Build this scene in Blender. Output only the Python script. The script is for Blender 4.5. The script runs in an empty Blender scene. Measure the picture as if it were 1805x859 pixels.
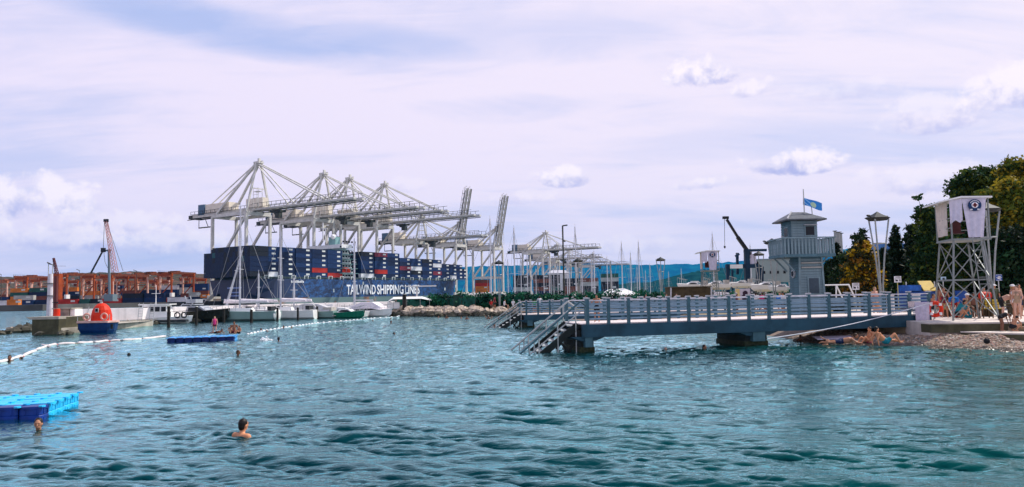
import bpy, math, random
import numpy as np
from mathutils import Vector, Matrix
random.seed(7); np.random.seed(7)
sc = bpy.context.scene
COL = sc.collection
rad = math.radians
# ------------------------------------------------------------------ camera, exposure
F_PX, W_PX, H_PX = 1300.0, 1805.0, 859.0
CAM_Z, PITCH, ROLL = 2.6, rad(4.0), rad(1.1)
sc.render.resolution_x, sc.render.resolution_y = 1024, 487
_F = Vector((0, math.cos(PITCH), math.sin(PITCH)))
_U0 = Vector((0, -math.sin(PITCH), math.cos(PITCH))); _R0 = Vector((1, 0, 0))
_R = _R0 * math.cos(ROLL) - _U0 * math.sin(ROLL)
_U = _U0 * math.cos(ROLL) + _R0 * math.sin(ROLL)
cd = bpy.data.cameras.new('camera'); cam = bpy.data.objects.new('camera', cd); COL.objects.link(cam)
cd.sensor_width = 36; cd.sensor_fit = 'HORIZONTAL'; cd.lens = 36 * F_PX / W_PX
cd.clip_start = 0.1; cd.clip_end = 60000
cam.matrix_world = Matrix(((_R.x, _U.x, -_F.x, 0), (_R.y, _U.y, -_F.y, 0), (_R.z, _U.z, -_F.z, CAM_Z), (0, 0, 0, 1)))
sc.camera = cam

def ray(px, py):
    return _F + _R * ((px - W_PX / 2) / F_PX) - _U * ((py - H_PX / 2) / F_PX)
def P(px, py, Y):          # a point of the place at ground distance Y ahead
    d = ray(px, py); return Vector((0, 0, CAM_Z)) + d * (Y / d.y)
def G(px, py, z=0.0):      # where that line of sight meets the level z
    d = ray(px, py); return Vector((0, 0, CAM_Z)) + d * ((z - CAM_Z) / d.z)
def XA(px, Y, z=0.0, n=3):      # the point at distance Y and height z seen at column px
    lo, hi = -Y * 1.5, Y * 1.5
    for _ in range(40):
        m = (lo + hi) / 2; v = Vector((m, Y, z - CAM_Z)); q = v.dot(_R) / v.dot(_F) * F_PX + W_PX / 2
        if q < px: lo = m
        else: hi = m
    return Vector(((lo + hi) / 2, Y, z))
def PX(p):
    v = Vector(p) - Vector((0, 0, CAM_Z)); q = v.dot(_F)
    return (v.dot(_R) / q * F_PX + W_PX / 2, H_PX / 2 - v.dot(_U) / q * F_PX)

sc.view_settings.view_transform = 'Standard'; sc.view_settings.look = 'None'
sc.view_settings.exposure = 0.0; sc.view_settings.gamma = 1.0
sc.cycles.max_bounces = 6; sc.cycles.volume_bounces = 0
sc.cycles.transparent_max_bounces = 12
# ------------------------------------------------------------------ sun and sky
SUN_EL, SUN_AZ = rad(52), rad(66)       # azimuth clockwise from the view direction (+Y)
sd = bpy.data.lights.new('sun', 'SUN'); sun = bpy.data.objects.new('sun', sd); COL.objects.link(sun)
sd.energy = 5.0; sd.angle = rad(0.53); sd.color = (1.0, 0.94, 0.85)
sdir = Vector((math.sin(SUN_AZ) * math.cos(SUN_EL), math.cos(SUN_AZ) * math.cos(SUN_EL), math.sin(SUN_EL)))
sun.rotation_euler = (-sdir).to_track_quat('-Z', 'Y').to_euler()

world = bpy.data.worlds.new("World"); sc.world = world; world.use_nodes = True
nt = world.node_tree; nt.nodes.clear()
def N(tree, t, **kw):
    n = tree.nodes.new(t)
    for k, v in kw.items():
        if k.startswith('i_'): n.inputs[k[2:]].default_value = v
        else: setattr(n, k, v)
    return n
def M(tree, op, a, b=None, c=None, clamp=False):
    n = tree.nodes.new('ShaderNodeMath'); n.operation = op; n.use_clamp = clamp
    for i, v in enumerate((a, b, c)):
        if v is None: continue
        if isinstance(v, (int, float)): n.inputs[i].default_value = v
        else: tree.links.new(v, n.inputs[i])
    return n.outputs[0]
def MIX(tree, f, a, b):
    n = tree.nodes.new('ShaderNodeMix'); n.data_type = 'RGBA'
    for s, v in ((n.inputs[0], f), (n.inputs[6], a), (n.inputs[7], b)):
        if isinstance(v, (int, float)): s.default_value = v
        elif isinstance(v, tuple): s.default_value = (*v, 1) if len(v) == 3 else v
        else: tree.links.new(v, s)
    return n.outputs[2]
SKYK = 0.1
sky = N(nt, 'ShaderNodeTexSky', sky_type='NISHITA', sun_disc=False, sun_elevation=SUN_EL, sun_rotation=SUN_AZ, air_density=1.0, dust_density=1.5, ozone_density=2.0)
tc = N(nt, 'ShaderNodeTexCoord')
sep = N(nt, 'ShaderNodeSeparateXYZ'); nt.links.new(tc.outputs['Generated'], sep.inputs[0])
az = M(nt, 'ARCTAN2', sep.outputs[0], sep.outputs[1])
el = M(nt, 'ARCSINE', sep.outputs[2])
elp = M(nt, 'MAXIMUM', el, 0.0)
# cirrus veil laid on a plane high above, so that the streaks foreshorten towards the horizon
inv = M(nt, 'DIVIDE', 1.0, M(nt, 'ADD', M(nt, 'MAXIMUM', sep.outputs[2], 0.0), 0.18))
cx = M(nt, 'MULTIPLY', sep.outputs[0], inv); cy = M(nt, 'MULTIPLY', sep.outputs[1], inv)
cmb = N(nt, 'ShaderNodeCombineXYZ'); nt.links.new(cx, cmb.inputs[0]); nt.links.new(cy, cmb.inputs[1])
mp = N(nt, 'ShaderNodeMapping'); nt.links.new(cmb.outputs[0], mp.inputs[0])
mp.inputs['Rotation'].default_value = (0, 0, rad(16)); mp.inputs['Scale'].default_value = (0.45, 1.35, 1); mp.inputs['Location'].default_value = (1.7, 2.9, 0)
def noise(tree, vec, scale, detail, rough=0.5, dist=0.0, w=None):
    n = tree.nodes.new('ShaderNodeTexNoise'); n.inputs['Scale'].default_value = scale; n.inputs['Detail'].default_value = detail
    n.inputs['Roughness'].default_value = rough; n.inputs['Distortion'].default_value = dist
    if vec is not None: tree.links.new(vec, n.inputs['Vector'])
    return n.outputs[0]
def ramp(tree, v, lo, hi):
    n = tree.nodes.new('ShaderNodeMapRange'); n.interpolation_type = 'SMOOTHSTEP'
    n.inputs[1].default_value = lo; n.inputs[2].default_value = hi
    tree.links.new(v, n.inputs[0]); return n.outputs[0]
n1 = noise(nt, mp.outputs[0], 1.0, 7, 0.55, 0.6)
n2 = noise(nt, mp.outputs[0], 3.3, 8, 0.62, 0.9)
veil_raw = M(nt, 'ADD', M(nt, 'MULTIPLY', n1, 0.78), M(nt, 'MULTIPLY', n2, 0.3))
veil = ramp(nt, veil_raw, 0.36, 0.58)
veil = M(nt, 'ADD', M(nt, 'MULTIPLY', veil, 0.54), 0.45)
# gaps in the veil, where the blue shows: streaks of directions with frayed edges
for (px, py, w, h, s, sl) in ((360, 42, 300, 34, .72, -.10), (700, 75, 160, 26, .5, -.08), (1010, 60, 200, 40, .35, 0), (900, 190, 150, 22, .3, 0), (1300, 250, 200, 30, .25, 0), (860, 400, 150, 40, .45, 0), (250, 440, 220, 26, .45, 0), (1350, 395, 200, 24, .25, 0)):
    d = ray(px, py).normalized(); a0 = math.atan2(d.x, d.y); e0 = math.asin(d.z)
    u = M(nt, 'MULTIPLY', M(nt, 'SUBTRACT', az, a0), F_PX / w); v = M(nt, 'SUBTRACT', M(nt, 'MULTIPLY', M(nt, 'SUBTRACT', el, e0), F_PX / h), M(nt, 'MULTIPLY', u, sl * w / h))
    r2 = M(nt, 'ADD', M(nt, 'MULTIPLY', u, u), M(nt, 'MULTIPLY', v, v))
    f = ramp(nt, M(nt, 'ADD', M(nt, 'SUBTRACT', 1.0, r2), M(nt, 'MULTIPLY', M(nt, 'SUBTRACT', n2, 0.5), 4.0)), -0.7, 1.3)
    veil = M(nt, 'MULTIPLY', veil, M(nt, 'SUBTRACT', 1.0, M(nt, 'MULTIPLY', f, s)))
def k(c): return tuple(x / SKYK for x in c)
blue = MIX(nt, 0.80, sky.outputs[0], k((0.36, 0.52, 0.96)))
# haze of the day towards the horizon
hz = M(nt, 'POWER', M(nt, 'SUBTRACT', 1.0, M(nt, 'MINIMUM', M(nt, 'MULTIPLY', elp, 1.6), 1.0)), 2.2)
# the veil is paler towards the sun's side
warm = M(nt, 'ADD', M(nt, 'MULTIPLY', M(nt, 'ADD', M(nt, 'SINE', az), 0.6), 0.5), 0.1, clamp=True)
vcol = MIX(nt, warm, k((0.90, 0.81, 1.0)), k((1.03, 0.93, 1.02)))
col = MIX(nt, veil, blue, vcol)
col = MIX(nt, M(nt, 'MULTIPLY', hz, 0.35), col, k((0.90, 0.83, 1.0)))
# cumulus: each an ellipse of directions with a ragged noise edge and a flat, bluer base
azel = N(nt, 'ShaderNodeCombineXYZ'); nt.links.new(az, azel.inputs[0]); nt.links.new(el, azel.inputs[1])
cn = noise(nt, azel.outputs[0], 16.0, 9, 0.62, 0.3)
cn2 = noise(nt, azel.outputs[0], 42.0, 6, 0.6, 0.2)
cumulus = [ # px, py, w, h, strength
 (1250, 132, 62, 30, 1.0), (1335, 158, 44, 20, .7), (988, 317, 52, 22, .95), (1400, 291, 70, 26, 1.0), (1243, 326, 44, 16, .7),
 (1632, 212, 90, 34, .55), (1640, 322, 95, 30, .5), (1795, 168, 70, 38, .9), (62, 362, 92, 40, .9), (185, 402, 120, 26, .55), (70, 425, 140, 24, .5),
 (300, 435, 120, 26, .6), (1060, 440, 130, 22, .35), (930, 352, 60, 18, .4), (720, 330, 40, 18, .25), (560, 470, 160, 30, .4), (1480, 165, 90, 20, .3)]
for (px, py, w, h, s) in cumulus:
    w *= 1.12; h *= 1.2
    d = ray(px, py).normalized(); a0 = math.atan2(d.x, d.y); e0 = math.asin(d.z)
    u = M(nt, 'MULTIPLY', M(nt, 'SUBTRACT', az, a0), F_PX / w)
    v = M(nt, 'MULTIPLY', M(nt, 'SUBTRACT', el, e0), F_PX / h)
    # flatter below
    v2 = M(nt, 'MULTIPLY', v, M(nt, 'ADD', 1.0, M(nt, 'MULTIPLY', M(nt, 'LESS_THAN', v, 0.0), 0.9)))
    r2 = M(nt, 'ADD', M(nt, 'MULTIPLY', u, u), M(nt, 'MULTIPLY', v2, v2))
    f = M(nt, 'ADD', M(nt, 'SUBTRACT', 1.0, r2), M(nt, 'MULTIPLY', M(nt, 'SUBTRACT', cn, 0.5), 4.4))
    f = M(nt, 'ADD', f, M(nt, 'MULTIPLY', M(nt, 'SUBTRACT', cn2, 0.5), 1.8))
    f = M(nt, 'MULTIPLY', ramp(nt, f, -0.1, 0.75), ramp(nt, M(nt, 'SUBTRACT', 3.2, r2), 0.0, 1.6))
    f = M(nt, 'MULTIPLY', f, s)
    sh = ramp(nt, M(nt, 'ADD', v, M(nt, 'MULTIPLY', M(nt, 'SUBTRACT', cn2, 0.5), 2.6)), -0.75, 0.5)
    cc = MIX(nt, sh, k((0.52, 0.53, 0.86)), k((1.08, 0.98, 1.05)))
    col = MIX(nt, f, col, cc)
# unseen deep blue added overhead to tint water reflections and cut ambient light
up = ramp(nt, el, rad(21), rad(62))
col = MIX(nt, M(nt, 'MULTIPLY', up, 0.86), col, MIX(nt, 0.5, sky.outputs[0], k((0.10, 0.30, 0.62))))
bg = N(nt, 'ShaderNodeBackground'); bg.inputs['Strength'].default_value = SKYK
nt.links.new(col, bg.inputs['Color'])
wo = N(nt, 'ShaderNodeOutputWorld'); nt.links.new(bg.outputs[0], wo.inputs['Surface'])
# ------------------------------------------------------------------ materials
_mats = {}
def mat(name, c, rough=0.6, metal=0.0, var=0.12, scale=3.0, bump=0.0, bscale=None, c2=None, coat=0.0, spec=None, streak=0.0, trans=0.0):
    if name in _mats: return _mats[name]
    m = bpy.data.materials.new(name); m.use_nodes = True; t = m.node_tree; b = t.nodes['Principled BSDF']
    b.inputs['Roughness'].default_value = rough; b.inputs['Metallic'].default_value = metal
    if coat: b.inputs['Coat Weight'].default_value = coat
    b.inputs['Specular IOR Level'].default_value = .22 if spec is None else spec
    tcn = t.nodes.new('ShaderNodeTexCoord')
    nz = noise(t, tcn.outputs['Object'], scale, 5, 0.62)
    f = ramp(t, nz, 0.32, 0.68)
    lo = tuple(max(0, x * (1 - var)) for x in c); hi = tuple(min(1, x * (1 + var)) for x in c)
    if c2 is not None: lo, hi = tuple(c), tuple(c2)
    colr = MIX(t, f, lo, hi)
    if streak:      # rain streaks and grime, running down
        mpn = t.nodes.new('ShaderNodeMapping'); mpn.inputs['Scale'].default_value = (1, 1, 0.08)
        t.links.new(tcn.outputs['Object'], mpn.inputs[0])
        s = ramp(t, noise(t, mpn.outputs[0], scale * 1.6, 4, 0.6), 0.52, 0.8)
        colr = MIX(t, M(t, 'MULTIPLY', s, streak), colr, tuple(x * 0.35 for x in c))
    t.links.new(colr, b.inputs['Base Color'])
    if bump:
        bn = t.nodes.new('ShaderNodeBump'); bn.inputs['Strength'].default_value = bump
        t.links.new(noise(t, tcn.outputs['Object'], bscale or scale * 6, 5, 0.6), bn.inputs['Height']); t.links.new(bn.outputs[0], b.inputs['Normal'])
    if trans:
        tr = t.nodes.new('ShaderNodeBsdfTranslucent'); mx = t.nodes.new('ShaderNodeMixShader'); mx.inputs[0].default_value = trans
        t.links.new(colr, tr.inputs[0]); t.links.new(b.outputs[0], mx.inputs[1]); t.links.new(tr.outputs[0], mx.inputs[2])
        t.links.new(mx.outputs[0], t.nodes['Material Output'].inputs[0])
    _mats[name] = m; return m

# ------------------------------------------------------------------ mesh building
class B:
    def __init__(s, org=(0, 0, 0)):
        s.v = []; s.f = []; s.mi = []; s.o = Vector(org); s.cur = 0; s.smooth = False
    def add(s, vs, fs):
        k0 = len(s.v); s.v.extend([tuple(Vector(p) - s.o) for p in vs])
        s.f.extend([tuple(i + k0 for i in f) for f in fs]); s.mi.extend([s.cur] * len(fs)); return s
    def box(s, c, d, rz=0.0):
        cx, cy, cz = c; dx, dy, dz = d[0] / 2, d[1] / 2, d[2] / 2
        cs, sn = math.cos(rz), math.sin(rz); vs = []
        for z in (-dz, dz):
            for x, y in ((-dx, -dy), (dx, -dy), (dx, dy), (-dx, dy)):
                vs.append((cx + x * cs - y * sn, cy + x * sn + y * cs, cz + z))
        return s.add(vs, [(3, 2, 1, 0), (4, 5, 6, 7), (0, 1, 5, 4), (1, 2, 6, 5), (2, 3, 7, 6), (3, 0, 4, 7)])
    def bar(s, p, q, w, h=None, up=(0, 0, 1)):
        p, q = Vector(p), Vector(q); h = h or w; d = (q - p)
        if d.length < 1e-6: return s
        d.normalize(); u = Vector(up)
        if abs(d.dot(u)) > 0.98: u = Vector((0, 1, 0))
        r = d.cross(u).normalized() * (w / 2); t = r.cross(d).normalized() * (h / 2)
        vs = [p - r - t, p + r - t, p + r + t, p - r + t, q - r - t, q + r - t, q + r + t, q - r + t]
        return s.add(vs, [(3, 2, 1, 0), (4, 5, 6, 7), (0, 1, 5, 4), (1, 2, 6, 5), (2, 3, 7, 6), (3, 0, 4, 7)])
    def tube(s, p, q, r1, r2=None, n=8):
        p, q = Vector(p), Vector(q); r2 = r1 if r2 is None else r2; d = (q - p)
        if d.length < 1e-6: return s
        d.normalize(); u = Vector((0, 0, 1)) if abs(d.z) < 0.95 else Vector((0, 1, 0))
        a = d.cross(u).normalized(); b = a.cross(d).normalized(); vs = []
        for c, r in ((p, r1), (q, r2)):
            for i in range(n):
                t = 2 * math.pi * i / n; vs.append(c + a * (r * math.cos(t)) + b * (r * math.sin(t)))
        fs = [(i, (i + 1) % n, n + (i + 1) % n, n + i) for i in range(n)] + [tuple(range(n - 1, -1, -1)), tuple(range(n, 2 * n))]
        return s.add(vs, fs)
    def path(s, pts, r, n=6):
        for a, b in zip(pts, pts[1:]): s.tube(a, b, r, r, n)
        return s
    def ell(s, c, r, nu=12, nv=8):
        if isinstance(r, (int, float)): r = (r, r, r)
        vs = []; fs = []
        for j in range(nv + 1):
            t = math.pi * j / nv
            for i in range(nu):
                a = 2 * math.pi * i / nu
                vs.append((c[0] + r[0] * math.sin(t) * math.cos(a), c[1] + r[1] * math.sin(t) * math.sin(a), c[2] - r[2] * math.cos(t)))
        for j in range(nv):
            for i in range(nu):
                fs.append((j * nu + i, j * nu + (i + 1) % nu, (j + 1) * nu + (i + 1) % nu, (j + 1) * nu + i))
        return s.add(vs, fs)
    def prism(s, pts, z0, z1):       # polygon in xy, pts anticlockwise
        n = len(pts)
        vs = [(x, y, z0) for x, y in pts] + [(x, y, z1) for x, y in pts]
        return s.add(vs, [tuple(range(n - 1, -1, -1)), tuple(range(n, 2 * n))] + [(i, (i + 1) % n, n + (i + 1) % n, n + i) for i in range(n)])
    def slab(s, pts, t):      # an arbitrary flat polygon of 3D points given a thickness along its normal
        n = len(pts); p = [Vector(x) for x in pts]
        nv = (p[1] - p[0]).cross(p[2] - p[0]).normalized() * t
        vs = p + [x + nv for x in p]
        return s.add(vs, [tuple(range(n - 1, -1, -1)), tuple(range(n, 2 * n))] + [(i, (i + 1) % n, n + (i + 1) % n, n + i) for i in range(n)])
    def loft(s, rings, caps=True):   # rings of equal count
        n = len(rings[0]); vs = [p for r in rings for p in r]; fs = []
        for j in range(len(rings) - 1):
            for i in range(n):
                fs.append((j * n + i, j * n + (i + 1) % n, (j + 1) * n + (i + 1) % n, (j + 1) * n + i))
        if caps: fs += [tuple(range(n - 1, -1, -1)), tuple(range((len(rings) - 1) * n, len(rings) * n))]
        return s.add(vs, fs)
    def torus(s, c, R, r, ax='y', n=20, m=8):
        rings = []
        for i in range(n):
            a = 2 * math.pi * i / n; ring = []
            for j in range(m):
                b = 2 * math.pi * j / m; q = R + r * math.cos(b)
                x, y, z = q * math.cos(a), q * math.sin(a), r * math.sin(b)
                if ax == 'y': x, y, z = x, z, y
                elif ax == 'x': x, y, z = z, x, y
                ring.append((c[0] + x, c[1] + y, c[2] + z))
            rings.append(ring)
        rings.append(rings[0]); return s.loft(rings, caps=False)
    def mesh(s, name, mats, smooth=False):
        me = bpy.data.meshes.new(name); me.from_pydata(s.v, [], s.f)
        if not isinstance(mats, (list, tuple)): mats = [mats]
        for m in mats: me.materials.append(m)
        if any(s.mi): me.polygons.foreach_set('material_index', s.mi)
        if smooth: me.polygons.foreach_set('use_smooth', [True] * len(me.polygons))
        me.update(); return me
    def build(s, name, mats, parent=None, smooth=False, **kw):
        o = bpy.data.objects.new(name, s.mesh(name, mats, smooth)); COL.objects.link(o)
        if parent is not None: o.parent = parent
        elif s.o.length > 0: o.location = s.o
        for k_, v_ in kw.items(): o[k_] = v_
        return o
def tag(o, label, cat, group=None, kind=None):
    if label: o['label'] = label
    if cat: o['category'] = cat
    if group: o['group'] = group
    if kind: o['kind'] = kind
    return o
def thing(name, label, cat, loc=(0, 0, 0), rz=0.0, group=None, sc_=1.0):
    o = bpy.data.objects.new(name, None); COL.objects.link(o); o.empty_display_size = 0.2
    o.location = loc; o.rotation_euler = (0, 0, rz); o.scale = (sc_,) * 3
    return tag(o, label, cat, group)
def copy_tree(o, parent=None, kids=None):
    if kids is None:
        kids = {}
        for q in bpy.data.objects:
            if q.parent: kids.setdefault(q.parent.name, []).append(q)
    c = o.copy(); COL.objects.link(c); c.parent = parent
    for ch in kids.get(o.name, []): copy_tree(ch, c, kids)
    return c
def place(o, loc, rz=0.0, label=None, group=None, first=False, s=None, name=None):
    c = o if first else copy_tree(o)
    c.location = loc; c.rotation_euler = (0, 0, rz)
    if s is not None: c.scale = (s,) * 3 if isinstance(s, (int, float)) else s
    if label: c['label'] = label
    if group: c['group'] = group
    return c
class Proto:            # the first placing uses the thing itself, later ones copy it
    def __init__(s, maker): s.maker = maker; s.o = None
    def __call__(s, loc, rz=0.0, label=None, group=None, sc_=None):
        first = s.o is None
        if first: s.o = s.maker()
        return place(s.o, loc, rz, label, group, first, sc_)
def text_mesh(txt, size, material, name, parent, M4, depth=0.03, sx=1.0):
    c = bpy.data.curves.new(name, 'FONT'); c.body = txt; c.size = size; c.extrude = depth; c.align_x = 'CENTER'; c.align_y = 'CENTER'
    c.offset = size * 0.018; c.resolution_u = 3
    t = bpy.data.objects.new('tmp', c); COL.objects.link(t)
    dg = bpy.context.evaluated_depsgraph_get(); me = bpy.data.meshes.new_from_object(t.evaluated_get(dg))
    bpy.data.objects.remove(t); bpy.data.curves.remove(c)
    me.materials.clear(); me.materials.append(material)
    me.transform(Matrix.Diagonal((sx, 1, 1, 1))); me.transform(M4)
    o = bpy.data.objects.new(name, me); COL.objects.link(o); o.parent = parent
    return o
def frame_m(o, x, z):      # matrix whose X runs along x, whose Y (text up) along z, at o
    x = Vector(x).normalized(); z = Vector(z).normalized(); n = x.cross(z)
    return Matrix(((x.x, z.x, n.x, o[0]), (x.y, z.y, n.y, o[1]), (x.z, z.z, n.z, o[2]), (0, 0, 0, 1)))

# ------------------------------------------------------------------ shared materials
white = mat('white_paint', (0.82, 0.81, 0.80), 0.35, var=0.06, scale=0.8, streak=0.25)
boatwhite = mat('white_gelcoat', (0.82, 0.81, 0.80), 0.3, var=0.04, scale=1.0, streak=0.15, coat=0.3)
cream = mat('cream_paint', (0.76, 0.68, 0.56), 0.5, var=0.1, scale=0.5, streak=0.3)
cranegrey = mat('crane_grey_paint', (0.60, 0.585, 0.54), 0.5, var=0.12, scale=0.3, streak=0.4)
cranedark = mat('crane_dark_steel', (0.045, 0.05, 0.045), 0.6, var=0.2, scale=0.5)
black = mat('black_paint', (0.012, 0.013, 0.016), 0.35, var=0.3, scale=2)
glass = mat('dark_window_glass', (0.010, 0.014, 0.02), 0.12, var=0.1, spec=.2)
steel = mat('galvanised_steel', (0.42, 0.44, 0.44), 0.45, metal=0.3, var=0.15, scale=4, streak=0.3)
mastm = mat('mast_aluminium', (0.55, 0.56, 0.60), 0.35, metal=0.4, var=0.1)
red = mat('orange_red_paint', (0.62, 0.030, 0.008), 0.5, var=0.12, scale=2, streak=0.2)
orange = mat('orange_crane_paint', (0.33, 0.060, 0.012), 0.5, var=0.2, scale=0.4, streak=0.35)
orange2 = mat('faded_orange_paint', (0.46, 0.15, 0.07), 0.55, var=0.2, scale=0.4, streak=0.35)
navy = mat('navy_paint', (0.008, 0.022, 0.085), 0.4, var=0.25, scale=0.5)
concrete = mat('concrete', (0.36, 0.33, 0.28), 0.85, var=0.25, scale=0.8, bump=0.3, streak=0.45)
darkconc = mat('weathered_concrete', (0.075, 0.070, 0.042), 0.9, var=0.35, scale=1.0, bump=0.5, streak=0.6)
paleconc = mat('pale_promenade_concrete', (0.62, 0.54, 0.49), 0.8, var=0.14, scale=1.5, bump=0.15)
timber = mat('dark_pile_timber', (0.022, 0.020, 0.018), 0.8, var=0.4, scale=3, bump=0.5)
# ------------------------------------------------------------------ the sea: real waves, finer near the viewer
def make_sea():
    rows = []; d = 5.2
    while d < 420:
        rows.append(d); d += min(max(0.035, d * d / 1917 * 0.5), 2.6)
    while d < 30000:
        rows.append(d); d *= 1.12
    rows = np.array(rows); na = 1150
    t = np.tan(np.linspace(-rad(48), rad(48), na))
    Yg, Tg = np.meshgrid(rows, t, indexing='ij')
    X = Yg * Tg; Y = Yg.copy(); R = np.sqrt(X * X + Y * Y)
    Z = np.zeros_like(X); rng = np.random.RandomState(3)
    DX = np.zeros_like(X); DY = np.zeros_like(X)
    wind = rad(-108)                          # waves run mostly towards the viewer, a little across
    # short waves ride in patches: steep on some slopes of the longer ones, faint on the others
    md = np.zeros_like(X)
    for i in range(9):
        L = rng.uniform(1.1, 6.0); th = wind + rng.normal(0, .7); md += np.sin(6.283 / L * (math.cos(th) * X + math.sin(th) * Y) + rng.uniform(0, 6.28))
    md = md / 2.1; md = np.clip(.92 + .30 * md, .45, 1.5)
    for i in range(180):
        L = 0.12 * (2.7 / 0.12) ** (i / 179.0) * rng.uniform(.92, 1.08)
        th = wind + rng.normal(0, 0.42)
        kx, ky = math.cos(th), math.sin(th); kk = 2 * math.pi / L
        A = 0.0044 * L ** 1.0 if L < .55 else 0.0044 * .55 * (L / .55) ** 0.30
        ph = rng.uniform(0, 6.283)
        arg = kk * (kx * X + ky * Y) + ph
        fade = np.clip(1.6 - R / (L * 75 + 6), 0, 1) * (md if L < .9 else 1.0)
        s, c = np.sin(arg), np.cos(arg)
        Z += A * fade * s; DX -= 1.6 * A * fade * kx * c; DY -= 1.6 * A * fade * ky * c
    # rings pushed out by the two near swimmers
    for (cx_, cy_, am) in ((G(427, 769).x, G(427, 769).y, .016), (G(68, 757).x, G(68, 757).y, .012)):
        r_ = np.sqrt((X - cx_) ** 2 + ((Y - cy_)) ** 2); Z += am * np.sin(r_ * 21) * np.exp(-((r_ - .35) / .75) ** 2)
    # gusts: patches of rougher and of calmer water
    g = 1 + .22 * np.sin(X * .19 + Y * .07 + 1.3) * np.sin(Y * .13 - X * .05) + .15 * np.sin(X * .05 - Y * .31 + 4)
    Z *= g
    X += DX * g; Y += DY * g
    nr = len(rows); co = np.stack([X, Y, Z], -1).reshape(-1, 3).astype(np.float32)
    me = bpy.data.meshes.new('sea'); nf = (nr - 1) * (na - 1)
    me.vertices.add(len(co)); me.vertices.foreach_set('co', co.ravel())
    i = np.arange(nr - 1)[:, None] * na + np.arange(na - 1)[None, :]
    q = np.stack([i, i + 1, i + na + 1, i + na], -1).reshape(-1)
    me.loops.add(nf * 4); me.loops.foreach_set('vertex_index', q.astype(np.int32))
    me.polygons.add(nf); me.polygons.foreach_set('loop_start', np.arange(0, nf * 4, 4, dtype=np.int32))
    me.polygons.foreach_set('use_smooth', np.ones(nf, dtype=bool)); me.update(calc_edges=True)
    o = bpy.data.objects.new('sea', me); COL.objects.link(o)
    m = bpy.data.materials.new('sea_water'); m.use_nodes = True; tt = m.node_tree; b = tt.nodes['Principled BSDF']
    tcn = tt.nodes.new('ShaderNodeTexCoord')
    f1 = ramp(tt, noise(tt, tcn.outputs['Object'], 0.10, 4, 0.6), 0.35, 0.65)
    sp = tt.nodes.new('ShaderNodeSeparateXYZ'); tt.links.new(tcn.outputs['Object'], sp.inputs[0])
    shallow = ramp(tt, M(tt, 'SUBTRACT', sp.outputs[0], M(tt, 'MULTIPLY', sp.outputs[1], 0.12)), -6.0, 16.0)
    c0 = MIX(tt, f1, (0.001, 0.022, 0.032), (0.002, 0.044, 0.056))
    c1 = MIX(tt, f1, (0.002, 0.046, 0.048), (0.003, 0.074, 0.064))
    tt.links.new(MIX(tt, shallow, c0, c1), b.inputs['Base Color'])
    b.inputs['IOR'].default_value = 1.36; b.inputs['Roughness'].default_value = 0.04
    mp_ = tt.nodes.new('ShaderNodeMapping'); mp_.inputs['Scale'].default_value = (1, 2.4, 1); mp_.inputs['Rotation'].default_value = (0, 0, rad(14))
    tt.links.new(tcn.outputs['Object'], mp_.inputs[0])
    b1 = tt.nodes.new('ShaderNodeBump'); b1.inputs['Strength'].default_value = 1.0; b1.inputs['Distance'].default_value = 0.02
    tt.links.new(noise(tt, mp_.outputs[0], 4.0, 4, 0.6, 0.4), b1.inputs['Height'])
    b2 = tt.nodes.new('ShaderNodeBump'); b2.inputs['Strength'].default_value = 1.0; b2.inputs['Distance'].default_value = 0.26
    mp2 = tt.nodes.new('ShaderNodeMapping'); mp2.inputs['Scale'].default_value = (1.1, .75, 1); mp2.inputs['Rotation'].default_value = (0, 0, rad(-9)); tt.links.new(tcn.outputs['Object'], mp2.inputs[0])
    tt.links.new(noise(tt, mp2.outputs[0], 1.0, 3, 0.6, 0.3), b2.inputs['Height'])
    # the long swell bump matters only beyond the modelled waves
    cdn = tt.nodes.new('ShaderNodeVectorMath'); cdn.operation = 'LENGTH'; tt.links.new(tcn.outputs['Object'], cdn.inputs[0])
    tt.links.new(ramp(tt, cdn.outputs['Value'], 10.0, 45.0), b2.inputs['Strength'])
    tt.links.new(b1.outputs[0], b2.inputs['Normal']); tt.links.new(b2.outputs[0], b.inputs['Normal'])
    # reflection over the teal body of the water, strong at grazing angles
    gl_ = tt.nodes.new('ShaderNodeBsdfGlossy'); gl_.inputs['Color'].default_value = (.64, .98, 1.0, 1); gl_.inputs['Roughness'].default_value = .035
    df = tt.nodes.new('ShaderNodeBsdfDiffuse'); fr = tt.nodes.new('ShaderNodeFresnel'); fr.inputs['IOR'].default_value = 1.45; mx = tt.nodes.new('ShaderNodeMixShader')
    tt.links.new(b.inputs['Base Color'].links[0].from_socket, df.inputs[0])
    for n_ in (gl_, df, fr): tt.links.new(b2.outputs[0], n_.inputs['Normal'])
    tt.links.new(M(tt, 'MULTIPLY', M(tt, 'SUBTRACT', fr.outputs[0], .07), 1.85, clamp=True), mx.inputs[0]); tt.links.new(df.outputs[0], mx.inputs[1]); tt.links.new(gl_.outputs[0], mx.inputs[2]); tt.links.new(mx.outputs[0], tt.nodes['Material Output'].inputs[0]); tt.nodes.remove(b)
    me.materials.append(m); o['kind'] = 'structure'
    return o
make_sea()
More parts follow.
